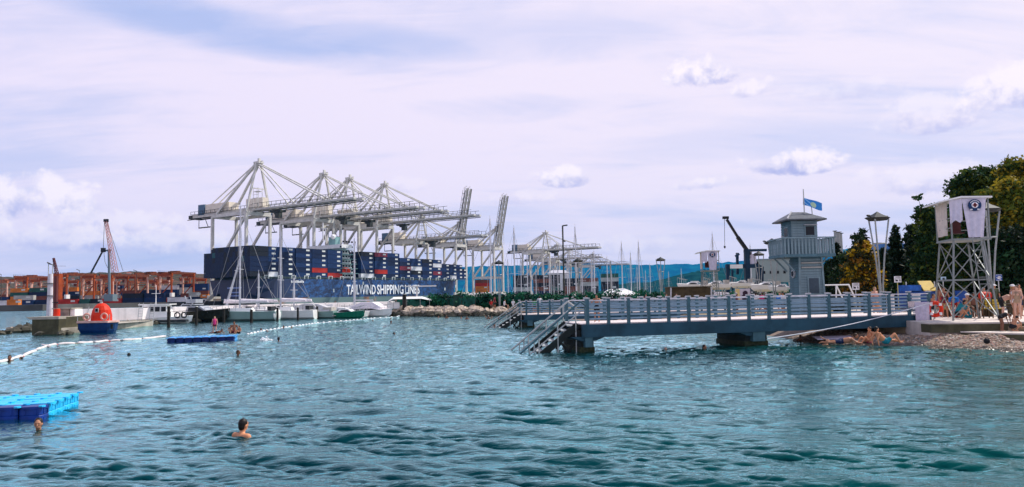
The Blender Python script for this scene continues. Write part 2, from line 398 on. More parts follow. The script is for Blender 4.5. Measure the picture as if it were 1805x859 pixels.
# ------------------------------------------------------------------ hills
hillfar = mat('far_hill_haze_blue', (0.003, 0.050, 0.120), 0.95, var=0.3, c2=(0.005, 0.110, 0.170), scale=0.0045, spec=0.0)  # haze blue and sun-and-shade folds put into the hill colour
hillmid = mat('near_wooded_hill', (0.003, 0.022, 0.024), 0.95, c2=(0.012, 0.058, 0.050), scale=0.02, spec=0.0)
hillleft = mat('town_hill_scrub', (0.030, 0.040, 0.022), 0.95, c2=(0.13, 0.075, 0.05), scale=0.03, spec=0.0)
def ridge(name, prof, Y, depth, m, rough, seed):
    """A range of hills: a crest line at distance Y whose slopes fall towards and away from the viewer."""
    rs = random.Random(seed); b = B(); nx = 150; rows = 14
    xs = np.linspace(prof[0][0], prof[-1][0], nx); ys = np.interp(xs, [p[0] for p in prof], [p[1] for p in prof])
    vs = []
    for j in range(rows):
        t = j / (rows - 1) * 1.6 - 1.0        # -1 foot .. 0 crest .. .6 behind
        for i in range(nx):
            p = P(xs[i], ys[i], Y); h = p.z
            nz = math.sin(i * .31 + j * 1.3 + seed) * .5 + math.sin(i * .13 - j * .9) * .5
            f = max(0.0, 1 - abs(t) ** 1.15); hh = h * f
            if j not in (0,): hh += rough * nz * min(1, 4 * (1 - f) + .12) * (f > 0) + rs.uniform(-1, 1) * rough * .22
            yy = Y + t * depth
            vs.append((p.x * yy / Y, yy, hh if j else -3))
    fs = [(j * nx + i, j * nx + i + 1, (j + 1) * nx + i + 1, (j + 1) * nx + i) for j in range(rows - 1) for i in range(nx - 1)]
    b.add(vs, fs); o = b.build(name, m, smooth=True); o['kind'] = 'structure'; return o
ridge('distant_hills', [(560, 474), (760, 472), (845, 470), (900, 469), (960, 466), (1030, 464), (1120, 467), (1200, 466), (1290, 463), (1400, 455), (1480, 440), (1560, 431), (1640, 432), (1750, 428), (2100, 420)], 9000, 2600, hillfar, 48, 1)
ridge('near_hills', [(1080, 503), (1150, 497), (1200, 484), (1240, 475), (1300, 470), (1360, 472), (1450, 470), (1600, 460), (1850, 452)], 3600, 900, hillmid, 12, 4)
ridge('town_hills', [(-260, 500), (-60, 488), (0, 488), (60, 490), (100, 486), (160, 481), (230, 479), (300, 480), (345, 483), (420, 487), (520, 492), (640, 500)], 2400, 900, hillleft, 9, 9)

# ------------------------------------------------------------------ port ground
asphalt = mat('quay_asphalt', (0.085, 0.08, 0.078), 0.9, var=0.25, scale=0.05)
ground = mat('port_ground', (0.13, 0.12, 0.10), 0.95, var=0.3, scale=0.04)
g = B(); a = G(-900, 548, 0); 
qx0 = XA(-420, 300).x
# the container yard: a raised quay at the left, reaching back under the cranes
su, sv = Vector((.53, .845, 0)).normalized(), Vector((.845, -.53, 0)).normalized()
SC = Vector((-139, 405, 0))                   # the ship's stern corner on the side that faces the viewer
q0 = SC - sv * 47 - su * 60; q1 = SC - sv * 47 + su * 470
yard = [(-700, 300), (XA(75, 300).x, 300), (XA(150, 330).x, 330), (q0.x, q0.y), (q1.x, q1.y), (260, 860), (900, 900), (900, 1600), (-1500, 1600), (-1500, 320)]
g.prism(yard, -2, 2.4); o = g.build('port_ground', asphalt); o['kind'] = 'structure'
g = B(); g.prism([(XA(835, 560).x + 8, 575), (160, 560), (420, 560), (420, 850), (30, 850)], -2, 2.2); o = g.build('quay_ground', ground); o['kind'] = 'structure'
# town specks on the left hill: small far houses
housem = mat('far_house_walls', (0.5, 0.42, 0.36), 0.8, var=0.2, scale=0.05); roofm = mat('far_terracotta_roof', (0.33, 0.10, 0.055), 0.8, var=0.2, scale=.1)
def make_house():
    t = thing('hill_house', 'small pale house with a terracotta roof on the wooded hillside above the port', 'house', group='houses scattered over the left hillside')
    B().box((0, 0, 3), (11, 8, 7)).build('wall', housem, t)
    B().add([(-6, -4.6, 6.4), (6, -4.6, 6.4), (6, 4.6, 6.4), (-6, 4.6, 6.4), (-6, 0, 9), (6, 0, 9)], [(0, 1, 5, 4), (2, 3, 4, 5), (0, 4, 3), (1, 2, 5), (3, 2, 1, 0)]).build('roof', roofm, t)
    return t
hs = Proto(make_house); rs = random.Random(5)
for i in range(26):
    px = rs.uniform(10, 345); yy = rs.uniform(1900, 2280)
    topy = np.interp(px, [0, 60, 100, 160, 230, 300, 345], [488, 490, 486, 481, 479, 480, 483])
    tz = 1 - abs((yy - 2400) / 900) ** 1.15; p = P(px, topy, 2400)
    hs((p.x * yy / 2400, yy, max(2, p.z * tz - 4)), rs.uniform(0, 3))

# ------------------------------------------------------------------ bathing shore at the right
pebm = mat('pebble_beach', (0.20, 0.15, 0.12), 0.9, var=0.35, scale=9, bump=0.8, bscale=30)
shore = [(690, 557), (760, 558), (840, 557), (905, 556), (960, 560), (1040, 567), (1130, 573), (1230, 581), (1320, 589), (1385, 597), (1440, 605), (1500, 607), (1560, 609), (1620, 611), (1700, 615), (1760, 619), (1830, 622), (1950, 628), (2200, 640)]
water_line = [G(x, y, 0) for x, y in shore]
def inward(i):
    a, b_ = water_line[max(0, i - 1)], water_line[min(len(water_line) - 1, i + 1)]
    d = (b_ - a); d.z = 0; d.normalize(); return Vector((-d.y, d.x, 0)) if (-d.y) * 0 + d.x > 0 else Vector((d.y, -d.x, 0))
prof = [(-3.0, -0.9), (-1.2, -0.25), (0, 0.0), (0.7, 0.16), (1.6, 0.42), (2.6, 0.60), (4.2, 0.74)]
bb = B(); vs = []
fine = []
for i in range(len(water_line) - 1):
    for k_ in range(10): fine.append((water_line[i].lerp(water_line[i + 1], k_ / 10), inward(i).lerp(inward(i + 1), k_ / 10), i + k_ / 10))
rs = random.Random(2)
def bump_(i, off):      # low heaps of raked pebbles at the right end
    z = 0
    for (ci, co, r, h) in ((13.05, 1.9, 1.0, .22), (14.0, 2.0, .8, .30), (12.3, 1.6, .5, .12)):
        z += h * math.exp(-((i - ci) / (.55 * r)) ** 2 - ((off - co) / 1.0) ** 2)
    return z
for (p, n, i) in fine:
    for (o_, z) in prof:
        w = math.sin(i * 3.1) * .25 + math.sin(i * 7.7 + o_) * .12
        z *= 1 - .55 * max(0, min(1, (i - 8.5) / 2))
        vs.append((p.x + n.x * (o_ + w), p.y + n.y * (o_ + w), z + bump_(i, o_) + rs.uniform(-.02, .02)))
m_ = len(prof); bb.add(vs, [(j * m_ + i, (j + 1) * m_ + i, (j + 1) * m_ + i + 1, j * m_ + i + 1) for j in range(len(fine) - 1) for i in range(m_ - 1)])
o = bb.build('beach', pebm, smooth=True); o['kind'] = 'structure'
# land behind the beach
landm = mat('park_ground', (0.16, 0.15, 0.07), 0.95, c2=(0.30, 0.24, 0.17), scale=0.3, bump=0.2)
inner = [(p + n * 3.9) for (p, n, i) in fine]
gl = [(v.x, v.y) for v in inner[::4]] + [(300, 40), (400, 300), (XA(1200, 230).x, 230), (XA(905, 150).x, 150), (XA(760, 118).x, 118), (XA(690, 108).x, 108)]
o = B().prism(gl, -1.0, 0.78).build('park_ground', landm); o['kind'] = 'structure'
# loose pebbles over the near beach
def pebbles():
    ico = [(0, 0, 1), (.89, 0, .45), (.28, .85, .45), (-.72, .53, .45), (-.72, -.53, .45), (.28, -.85, .45), (.72, .53, -.3), (-.28, .85, -.3), (-.89, 0, -.3), (-.28, -.85, -.3), (.72, -.53, -.3)]
    fc = [(0, 1, 2), (0, 2, 3), (0, 3, 4), (0, 4, 5), (0, 5, 1), (1, 6, 2), (2, 7, 3), (3, 8, 4), (4, 9, 5), (5, 10, 1), (2, 6, 7), (3, 7, 8), (4, 8, 9), (5, 9, 10), (1, 10, 6)]
    rr = random.Random(11); b = B(); n = 0
    while n < 12000:
        idx = rr.uniform(9.0, 16.2); off = rr.uniform(-.5, 3.2)
        j = int(idx * 10); 
        if j >= len(fine): continue
        p, nn, i = fine[j]; p2 = fine[min(j + 1, len(fine) - 1)][0]; p = p.lerp(p2, idx * 10 - j)
        w = math.sin(idx * 3.1) * .25 + math.sin(idx * 7.7 + off) * .12
        z = float(np.interp(off, [q[0] for q in prof], [q[1] for q in prof])) * (1 - .55 * max(0, min(1, (idx - 8.5) / 2))) + bump_(idx, off)
        s = rr.uniform(.02, .06) * rr.choice((1, 1, 1, 1.6)); a_ = rr.uniform(0, 6.3); c_, s_ = math.cos(a_), math.sin(a_); e = rr.uniform(.6, 1)
        b.cur = rr.choice((0, 0, 1, 2, 3)) if z > .07 else 4
        b.add([(p.x + nn.x * (off + w) + (x * c_ - y * s_ * e) * s, p.y + nn.y * (off + w) + (x * s_ + y * c_ * e) * s, z + q_ * s * .6) for x, y, q_ in ico], fc); n += 1
    o = b.build('pebbles', [mat('pebble_tan', (0.29, 0.21, 0.15), .85), mat('pebble_pink', (0.34, 0.21, 0.17), .85), mat('pebble_grey', (0.15, 0.135, 0.125), .85), mat('pebble_pale', (0.46, 0.39, 0.33), .85), mat('pebble_wet', (0.085, 0.062, 0.045), .3)])
    o['kind'] = 'stuff'
pebbles()

# ------------------------------------------------------------------ promenade slabs at the right
def slab_thing(name, pts, z0, z1, m, label, joints):
    o = B().prism(pts, z0, z1).build(name, m); o['kind'] = 'structure'; return o
pr = [XA(1625, 34.6), XA(1640, 34.0), XA(1806, 33.2), XA(1950, 32.4), XA(2400, 31.0)]
prom_front = [(p.x, p.y) for p in pr]
o = B().prism(prom_front + [(60, 60), (XA(1500, 60).x, 60), (XA(1500, 47).x, 47), (XA(1560, 40).x, 40)], .3, .97).build('promenade', paleconc); o['kind'] = 'structure'
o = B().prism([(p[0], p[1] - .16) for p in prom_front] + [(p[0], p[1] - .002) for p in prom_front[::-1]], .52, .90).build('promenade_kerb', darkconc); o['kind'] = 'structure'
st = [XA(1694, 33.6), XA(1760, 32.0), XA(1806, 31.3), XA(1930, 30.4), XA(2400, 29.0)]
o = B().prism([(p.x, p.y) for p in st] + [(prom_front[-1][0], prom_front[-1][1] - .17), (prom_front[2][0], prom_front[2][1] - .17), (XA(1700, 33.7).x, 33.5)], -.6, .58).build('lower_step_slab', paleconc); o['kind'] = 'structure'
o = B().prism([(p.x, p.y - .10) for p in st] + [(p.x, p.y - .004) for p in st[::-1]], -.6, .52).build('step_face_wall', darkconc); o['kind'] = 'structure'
# ------------------------------------------------------------------ shipping containers
def cmesh(L=12.19, W=2.44, H=2.75, n=15):
    """Corrugated box: x along its length, corner posts and rails proud of the ribbed sides."""
    b = B()
    for sy in (-1, 1):
        pts = []
        for i in range(n * 4 + 1):
            x = -L / 2 + .12 + (L - .24) * i / (n * 4); d = (.0, .0, .07, .07)[i % 4]; pts.append((x, sy * (W / 2 - .03 - d)))
        vs = [(x, y, .15) for x, y in pts] + [(x, y, H - .12) for x, y in pts]; k_ = len(pts)
        b.add(vs, [(i, i + 1, k_ + i + 1, k_ + i) if sy < 0 else (i + 1, i, k_ + i, k_ + i + 1) for i in range(k_ - 1)])
    for sx in (-1, 1):
        for sy in (-1, 1): b.box((sx * (L / 2 - .08), sy * (W / 2 - .08), H / 2), (.16, .16, H))
    for sy in (-1, 1):
        b.box((0, sy * (W / 2 - .05), .075), (L - .32, .1, .15)); b.box((0, sy * (W / 2 - .05), H - .06), (L - .32, .1, .12))
    for sx in (-1, 1): b.box((sx * (L / 2 - .07), 0, H / 2), (.08, W - .32, H))
    b.box((0, 0, H - .05), (L - .3, W - .3, .06)); b.box((0, 0, .1), (L - .3, W - .3, .06))
    return b
def doormesh(L=12.19, W=2.44, H=2.75):
    b = B()
    for sy in (-.9, -.35, .35, .9): b.tube((-L / 2 - .05, sy, .15), (-L / 2 - .05, sy, H - .15), .035, n=5)
    return b
ccols = {'navy': (0.005, 0.015, 0.055), 'dark blue': (0.008, 0.030, 0.105), 'black': (0.010, 0.012, 0.02), 'red': (0.42, 0.025, 0.015), 'crimson': (0.19, 0.025, 0.045), 'white': (0.66, 0.66, 0.68),
         'orange': (0.62, 0.19, 0.03), 'rust brown': (0.17, 0.05, 0.03), 'green': (0.02, 0.09, 0.07), 'pale grey': (0.40, 0.40, 0.38), 'yellow': (0.62, 0.38, 0.03), 'teal': (0.02, 0.11, 0.13)}
cmat = {k_: mat('container_' + k_.replace(' ', '_'), v, 0.5, var=0.18, scale=0.35, streak=0.3) for k_, v in ccols.items()}
_cm = {}; stickm = mat('container_label_panel', (0.62, 0.63, 0.60), 0.5, var=.08); doorb = mat('container_door_bars', (.10, .11, .13), .5)
stick_me = B().box((3.0, -1.255, 1.62), (2.6, .05, 1.0)).mesh('label_panel', stickm)
door_me = doormesh().mesh('door_bars', doorb)
def container(pos, colour, label, group, axis, sticker=True, L=12.19, door=False):
    key = (colour, L)
    if key not in _cm: _cm[key] = cmesh(L).mesh('container', cmat[colour])
    o = bpy.data.objects.new('shipping_container', _cm[key]); COL.objects.link(o)
    o.location = pos; o.rotation_euler = (0, 0, math.atan2(axis.y, axis.x))
    tag(o, label, 'container', group)
    if sticker:
        c = bpy.data.objects.new('label_panel', stick_me); COL.objects.link(c); c.parent = o
    if door:
        c = bpy.data.objects.new('door_bars', door_me); COL.objects.link(c); c.parent = o
    return o

# ------------------------------------------------------------------ the container ship
ship = thing('container_ship', 'long navy container ship berthed beneath the white gantry cranes, lettered in white', 'ship', SC)
SL, SW, DK = 208.0, 43.0, 14.3
def S(s, w, z): return SC + su * s - sv * w + Vector((0, 0, z))      # along, inboard from the near side, up
def hull_ring(s, zs, half):        # section across at s
    pass
hb = B(SC); rings = []
st_s = [0, 0.6, 10, 30, 60, 150, 172, 186, 196, 203, 208]
def section(i, s):
    fb = 1.0 if s <= 150 else max(.03, 1 - ((s - 150) / (SL - 150)) ** 1.8)       # deck half-breadth share
    fw = 1.0 if 10 <= s <= 140 else (max(.02, 1 - ((s - 140) / (SL - 146 )) ** 1.5) if s > 140 else .72 + .028 * s)
    zdk = DK + (0 if s < 172 else (s - 172) * .045)
    zl = [-1.5, 0.0, 2.2, 5.0, 9.0, zdk]
    out = []
    stern_up = max(0, 1 - s / 10.0)
    half = SW / 2
    for z in zl:
        t = max(0, min(1, z / DK)); f = fw + (fb - fw) * t ** .8
        if s < 10 and z < 4: f *= 1 - .25 * stern_up
        out.append((z + (4.5 * stern_up if z < 3 else 0) if s < 10 else z, half * f))
    sh = [0, 0, 0, 0, 0, 0]
    if s > 190: sh = [-(6 * (1 - q / 5)) * (s - 190) / 18 for q in range(6)]
    near = [S(s + sh[i_], half - w, z) for i_, (z, w) in enumerate(out)]
    far = [S(s + sh[5 - i_], half + w, z) for i_, (z, w) in enumerate(out[::-1])]
    return near + far
rings = [section(i, s) for i, s in enumerate(st_s)]
hullm = bpy.data.materials.new('ship_hull_paint'); hullm.use_nodes = True
t = hullm.node_tree; bs = t.nodes['Principled BSDF']; tcn = t.nodes.new('ShaderNodeTexCoord')
sp = t.nodes.new('ShaderNodeSeparateXYZ'); t.links.new(tcn.outputs['Object'], sp.inputs[0])
al = M(t, 'ADD', M(t, 'MULTIPLY', sp.outputs[0], su.x), M(t, 'MULTIPLY', sp.outputs[1], su.y))      # metres along the hull
cv = t.nodes.new('ShaderNodeCombineXYZ'); t.links.new(M(t, 'MULTIPLY', al, 1.0), cv.inputs[0]); t.links.new(M(t, 'MULTIPLY', sp.outputs[2], 1.5), cv.inputs[2])
# painted mural: overlapping blue figures and outlines on navy
vo = t.nodes.new('ShaderNodeTexVoronoi'); vo.inputs['Scale'].default_value = .19; vo.inputs['Randomness'].default_value = 1; vo.feature = 'DISTANCE_TO_EDGE'
wv = t.nodes.new('ShaderNodeMix'); 
nzv = t.nodes.new('ShaderNodeTexNoise'); nzv.inputs['Scale'].default_value = .30; nzv.inputs['Detail'].default_value = 3; t.links.new(cv.outputs[0], nzv.inputs['Vector'])
va = t.nodes.new('ShaderNodeVectorMath'); va.operation = 'MULTIPLY_ADD'; t.links.new(nzv.outputs['Color'], va.inputs[0]); va.inputs[1].default_value = (7, 7, 7); t.links.new(cv.outputs[0], va.inputs[2])
t.links.new(va.outputs[0], vo.inputs['Vector'])
f1 = ramp(t, vo.outputs['Distance'], .01, .10); f2 = ramp(t, noise(t, va.outputs[0], .33, 3, .5), .40, .56)
mur = MIX(t, f2, (0.004, 0.014, 0.062), (0.009, 0.072, 0.24)); mur = MIX(t, M(t, 'ADD', M(t, 'MULTIPLY', f1, .75), .25), (0.006, 0.018, 0.07), mur)
mur = MIX(t, ramp(t, noise(t, va.outputs[0], 1.1, 3, .6), .60, .68), mur, (0.03, 0.13, 0.30))
mur = MIX(t, M(t, 'MULTIPLY', ramp(t, noise(t, va.outputs[0], .55, 2, .5), .62, .66), .75), mur, (0.004, 0.008, 0.03))
side = ramp(t, al, 14, 34); base = MIX(t, side, (0.008, 0.016, 0.060), mur)
vert = t.nodes.new('ShaderNodeMapping'); vert.inputs['Scale'].default_value = (1, 1, .05); t.links.new(tcn.outputs['Object'], vert.inputs[0])
base = MIX(t, M(t, 'MULTIPLY', ramp(t, noise(t, vert.outputs[0], .9, 4, .7), .55, .75), .35), base, (0.01, 0.015, 0.025))
boot = ramp(t, sp.outputs[2], 3.3, 3.2)
bootc = MIX(t, ramp(t, noise(t, cv.outputs[0], .10, 4, .6), .54, .64), (0.10, 0.16, 0.16), (0.26, 0.11, 0.05))
lt = M(t, 'LESS_THAN', sp.outputs[2], 3.4); base = MIX(t, lt, base, bootc)
t.links.new(base, bs.inputs['Base Color']); bs.inputs['Roughness'].default_value = .45
hb.loft(rings); hb.build('hull', hullm, ship, smooth=False)
# bulwark, rail and lashing bridges
rb = B(SC)
for s in np.arange(2, 196, 3.2):
    rb.bar(S(s, .25, DK), S(s, .25, DK + 1.15), .09)
for z in (.6, 1.15): rb.bar(S(1, .25, DK + z), S(196, .25, DK + z), .08)
rb.build('deck_rail', mat('deck_rail_paint', (.20, .27, .26), .5), ship)
for s in np.arange(4, 178, 9.6):
    b = B(SC); b.box(tuple(S(s, .9, DK + .9)), (.5, .8, 1.8), math.atan2(su.y, su.x)); b.box(tuple(S(s + 1.4, .9, DK + 1.9)), (3.2, .8, .25), math.atan2(su.y, su.x)); b.box(tuple(S(s + 2.8, .9, DK + .9)), (.4, .8, 1.8), math.atan2(su.y, su.x))
    b.build('deck_locker', mat('deck_white', (.62, .66, .64), .5), ship)
# lettering on the side
letm = mat('hull_lettering_white', (.82, .83, .86), .5, var=.05)
def s_at(px):
    lo, hi = -40, 260
    for _ in range(40):
        m_ = (lo + hi) / 2
        if PX(S(m_, 0, 10))[0] < px: lo = m_
        else: hi = m_
    return (lo + hi) / 2
sa, sb = s_at(611), s_at(737); sA, sB = s_at(513), s_at(534)
def hull_word(txt, px0, px1, z, size, name='lettering'):
    s0, s1 = s_at(px0), s_at(px1); c = S((s0 + s1) / 2, -.12, z)
    o = text_mesh(txt, size, letm, name, ship, frame_m(c - SC, su, (0, 0, 1)), .05)
    w = max(v.co.dot(su) for v in o.data.vertices) - min(v.co.dot(su) for v in o.data.vertices)
    f = (s1 - s0) / w; cc = Vector(c - SC)
    for v in o.data.vertices:
        d = v.co - cc; a_ = d.dot(su); v.co = v.co + su * (a_ * (f - 1))
    return o
hull_word('TAILWIND', 611, 662, 7.6, 8.6); hull_word('SHIPPING', 664.5, 711, 7.6, 8.6); hull_word('LINES', 713.5, 739, 7.6, 8.6)
# illegible small name near the stern: a row of short white strokes
nb = B(SC); rs = random.Random(8)
s = sA
while s < sB:
    w = rs.uniform(.35, .7); h = rs.choice((1.0, 1.4, 1.1)); nb.box(tuple(S(s + w / 2, -.06, 12.1 + h / 2)), (w, .1, h), math.atan2(su.y, su.x)); s += w + .28
nb.build('ship_name', letm, ship)
for zz, w0, w1 in ((9.6, 15, 27), (7.0, 16, 26), (5.2, 17, 25)):
    w = w0; nb = B(SC)
    while w < w1:
        ww = rs.uniform(.4, .8); nb.box(tuple(S(-.08, w + ww / 2, zz)), (.1, ww, .9 if zz > 7.5 else .7), math.atan2(su.y, su.x)); w += ww + .3
    nb.build('stern_name', mat('stern_lettering_blue', (.25, .33, .62), .5), ship)
# hawse openings
for px, z in ((588, 7.5), (784, 8.0), (640, 12), (803, 10)):
    B(SC).box(tuple(S(s_at(px), -.08, z)), (1.0, .15, 2.0), math.atan2(su.y, su.x)).build('hawse_plate', mat('deck_white', (.62, .66, .64), .5), ship)
# superstructure
ss0, ss1 = s_at(599), s_at(632); teal = mat('superstructure_teal', (.20, .36, .36), .5, var=.15, scale=.3); rot = math.atan2(su.y, su.x)
b = B(SC); mid = (ss0 + ss1) / 2; ln = (ss1 - ss0)
lev = [(0, 1.0, 2.0), (3, .92, 1.5), (6, .92, 2), (9, .85, 2), (12, .85, 2), (15, .8, 3), (18, .8, 3)]
sup = B(SC)
for i, z in enumerate(range(0, 18, 3)):
    sup.box(tuple(S(mid, 20, DK + 1 + z + 1.4)), (ln * (.86 - .03 * i), 34 - i * 1.2, 2.75), rot)
sup.box(tuple(S(mid, 17.5, DK + 21.0)), (ln * .55, 31, 2.4), rot)
sup.build('superstructure', white, ship)
dk_ = B(SC)
for i, z in enumerate(range(0, 18, 3)): dk_.box(tuple(S(mid, 18.5, DK + 1 + z + 2.9)), (ln * (.98 - .03 * i), 37.5 - i * .8, .22), rot)
dk_.build('deck_plates', teal, ship)
for i, z in enumerate(range(0, 24, 3)):
    for q in range(5): B(SC).box(tuple(S(mid - ln * .3 + q * ln * .15, 2.4 if z < 20 else .0, DK + 1 + z + 1.6)), (1.0, .7, 1.1), rot).build('window', glass, ship)
b = B(SC); b.box(tuple(S(mid - 1, 3, DK + 5.6)), (7.5, 2.6, 2.2), rot); b.ell(tuple(S(mid - 1, 3, DK + 6.4)), (3.2, 2.4, 1.4)); b.build('lifeboat', red, ship)
b = B(SC); b.box(tuple(S(mid + 1, 14, DK + 25)), (4.0, 6, 5), rot); b.build('funnel', teal, ship)
b = B(SC); b.bar(S(mid - 3, 20, DK + 25), S(mid - 3, 20, DK + 37), .7); b.bar(S(mid - 3, 16, DK + 33), S(mid - 3, 24, DK + 33), .4); b.bar(S(mid + 3, 24, DK + 25), S(mid + 3, 24, DK + 34), .5); b.ell(tuple(S(mid - 2, 12, DK + 27.5)), 1.6); b.build('radar_mast', white, ship)
b = B(SC); b.bar(S(196, 21, DK + 1), S(196, 21, DK + 12), .6); b.bar(S(196, 19, DK + 9), S(196, 23, DK + 9), .3); b.build('foremast', white, ship)
# hatch coamings under the boxes
b = B(SC); b.box(tuple(S(ss0 / 2, SW / 2, DK + .55)), (ss0 - 4, SW - 3.2, 1.1), rot); b.box(tuple(S((ss1 + 184) / 2, SW / 2, DK + .55)), (184 - ss1, SW - 4, 1.1), rot); b.build('hatch_cover', mat('hatch_dark', (.03, .05, .06), .6), ship)
# bays of boxes: px of the bay's middle, tiers
bays = [(476.2, 6), (506.5, 6), (537.4, 6), (565.7, 6), (592.5, 6), (650, 6), (674, 6), (695.6, 6), (717, 5), (736, 5), (756, 5), (773.6, 5), (791, 4), (806, 4), (818.5, 4), (828, 3)]
odd = {(476.2, 0): 'white', (565.7, 1): 'red', (592.5, 0): 'red', (650, 0): 'white', (674, 1): 'red', (674, 5): 'crimson', (717, 2): 'crimson', (736, 2): 'white', (773.6, 3): 'white', (773.6, 1): 'crimson', (806, 0): 'white', (736, 1): 'black', (756, 4): 'black', (650, 5): 'black'}
BZ = DK + 1.2; inner_b = B(SC); rs = random.Random(12); HT = 2.83
ordn = ['aftmost', 'second', 'third', 'fourth', 'fifth', 'sixth', 'seventh', 'eighth', 'ninth', 'tenth', 'eleventh', 'twelfth', 'thirteenth', 'fourteenth', 'fifteenth', 'sixteenth']
tn = ['bottom', 'second', 'third', 'fourth', 'fifth', 'top']
for bi, (px, n) in enumerate(bays):
    s = s_at(px); h = 6.1; sh = .8 if bi < 11 else .8 + (bi - 10) * 1.1
    L = 12.19 if bi < 13 else 9.5 if bi < 15 else 8
    for ti in range(n):
        colr = odd.get((px, ti), 'dark blue' if rs.random() < .5 else 'navy')
        if colr in ('navy', 'dark blue'):
            lab, gr = f'dark blue container with a white label panel in bay {bi + 1} of the ship deck', f'dark blue boxes of deck bay {bi + 1}'
            lab = f'{colr} container on the ship, {tn[ti]} tier of the {ordn[bi]} bay counted from the stern'; gr = 'blue containers along the ship side'
        else: lab, gr = f'{colr} container at {tn[ti]} tier in the {ordn[bi]} bay from the ship stern', None
        container(S(s, sh + 1.25, BZ + ti * HT), colr, lab, gr, su, sticker=colr not in ('white', 'red') , L=L)
    rows = 16 if bi < 10 else 14 if bi < 13 else 10
    hh = n * HT - .08 - (HT if rs.random() < .2 else 0)
    inner_b.box(tuple(S(s, sh + 2.6 + rows * 1.27, BZ + hh / 2)), (L, rows * 2.54, hh), rot)
inner_b.build('stacked_containers', cmat['navy'], None)
bpy.data.objects['stacked_containers']['kind'] = 'stuff'
# stern face of the aftmost bay: 16 columns of box ends with door bars
s = s_at(476.2) - 12.9
for c in range(16):
    ncol = 6 if c < 13 else (5 if c < 15 else 5)
    if c > 13: ncol = 5
    for ti in range(ncol):
        colr = 'navy' if rs.random() < .7 else 'black'
        if (c, ti) in ((2, 3), (12, 4)): colr = 'teal'
        lab = (f'{colr} container end on the ship stern stack, {tn[ti]} tier, column {c + 1} from the lettered side' if colr != 'teal' else f'pale teal container end {"low" if c == 2 else "high"} on the ship stern stack')
        container(S(s + 6.1, 1.9 + c * 2.53, BZ + ti * HT), colr, lab, 'container ends facing aft over the stern' if colr != 'teal' else None, su, sticker=False, door=True)

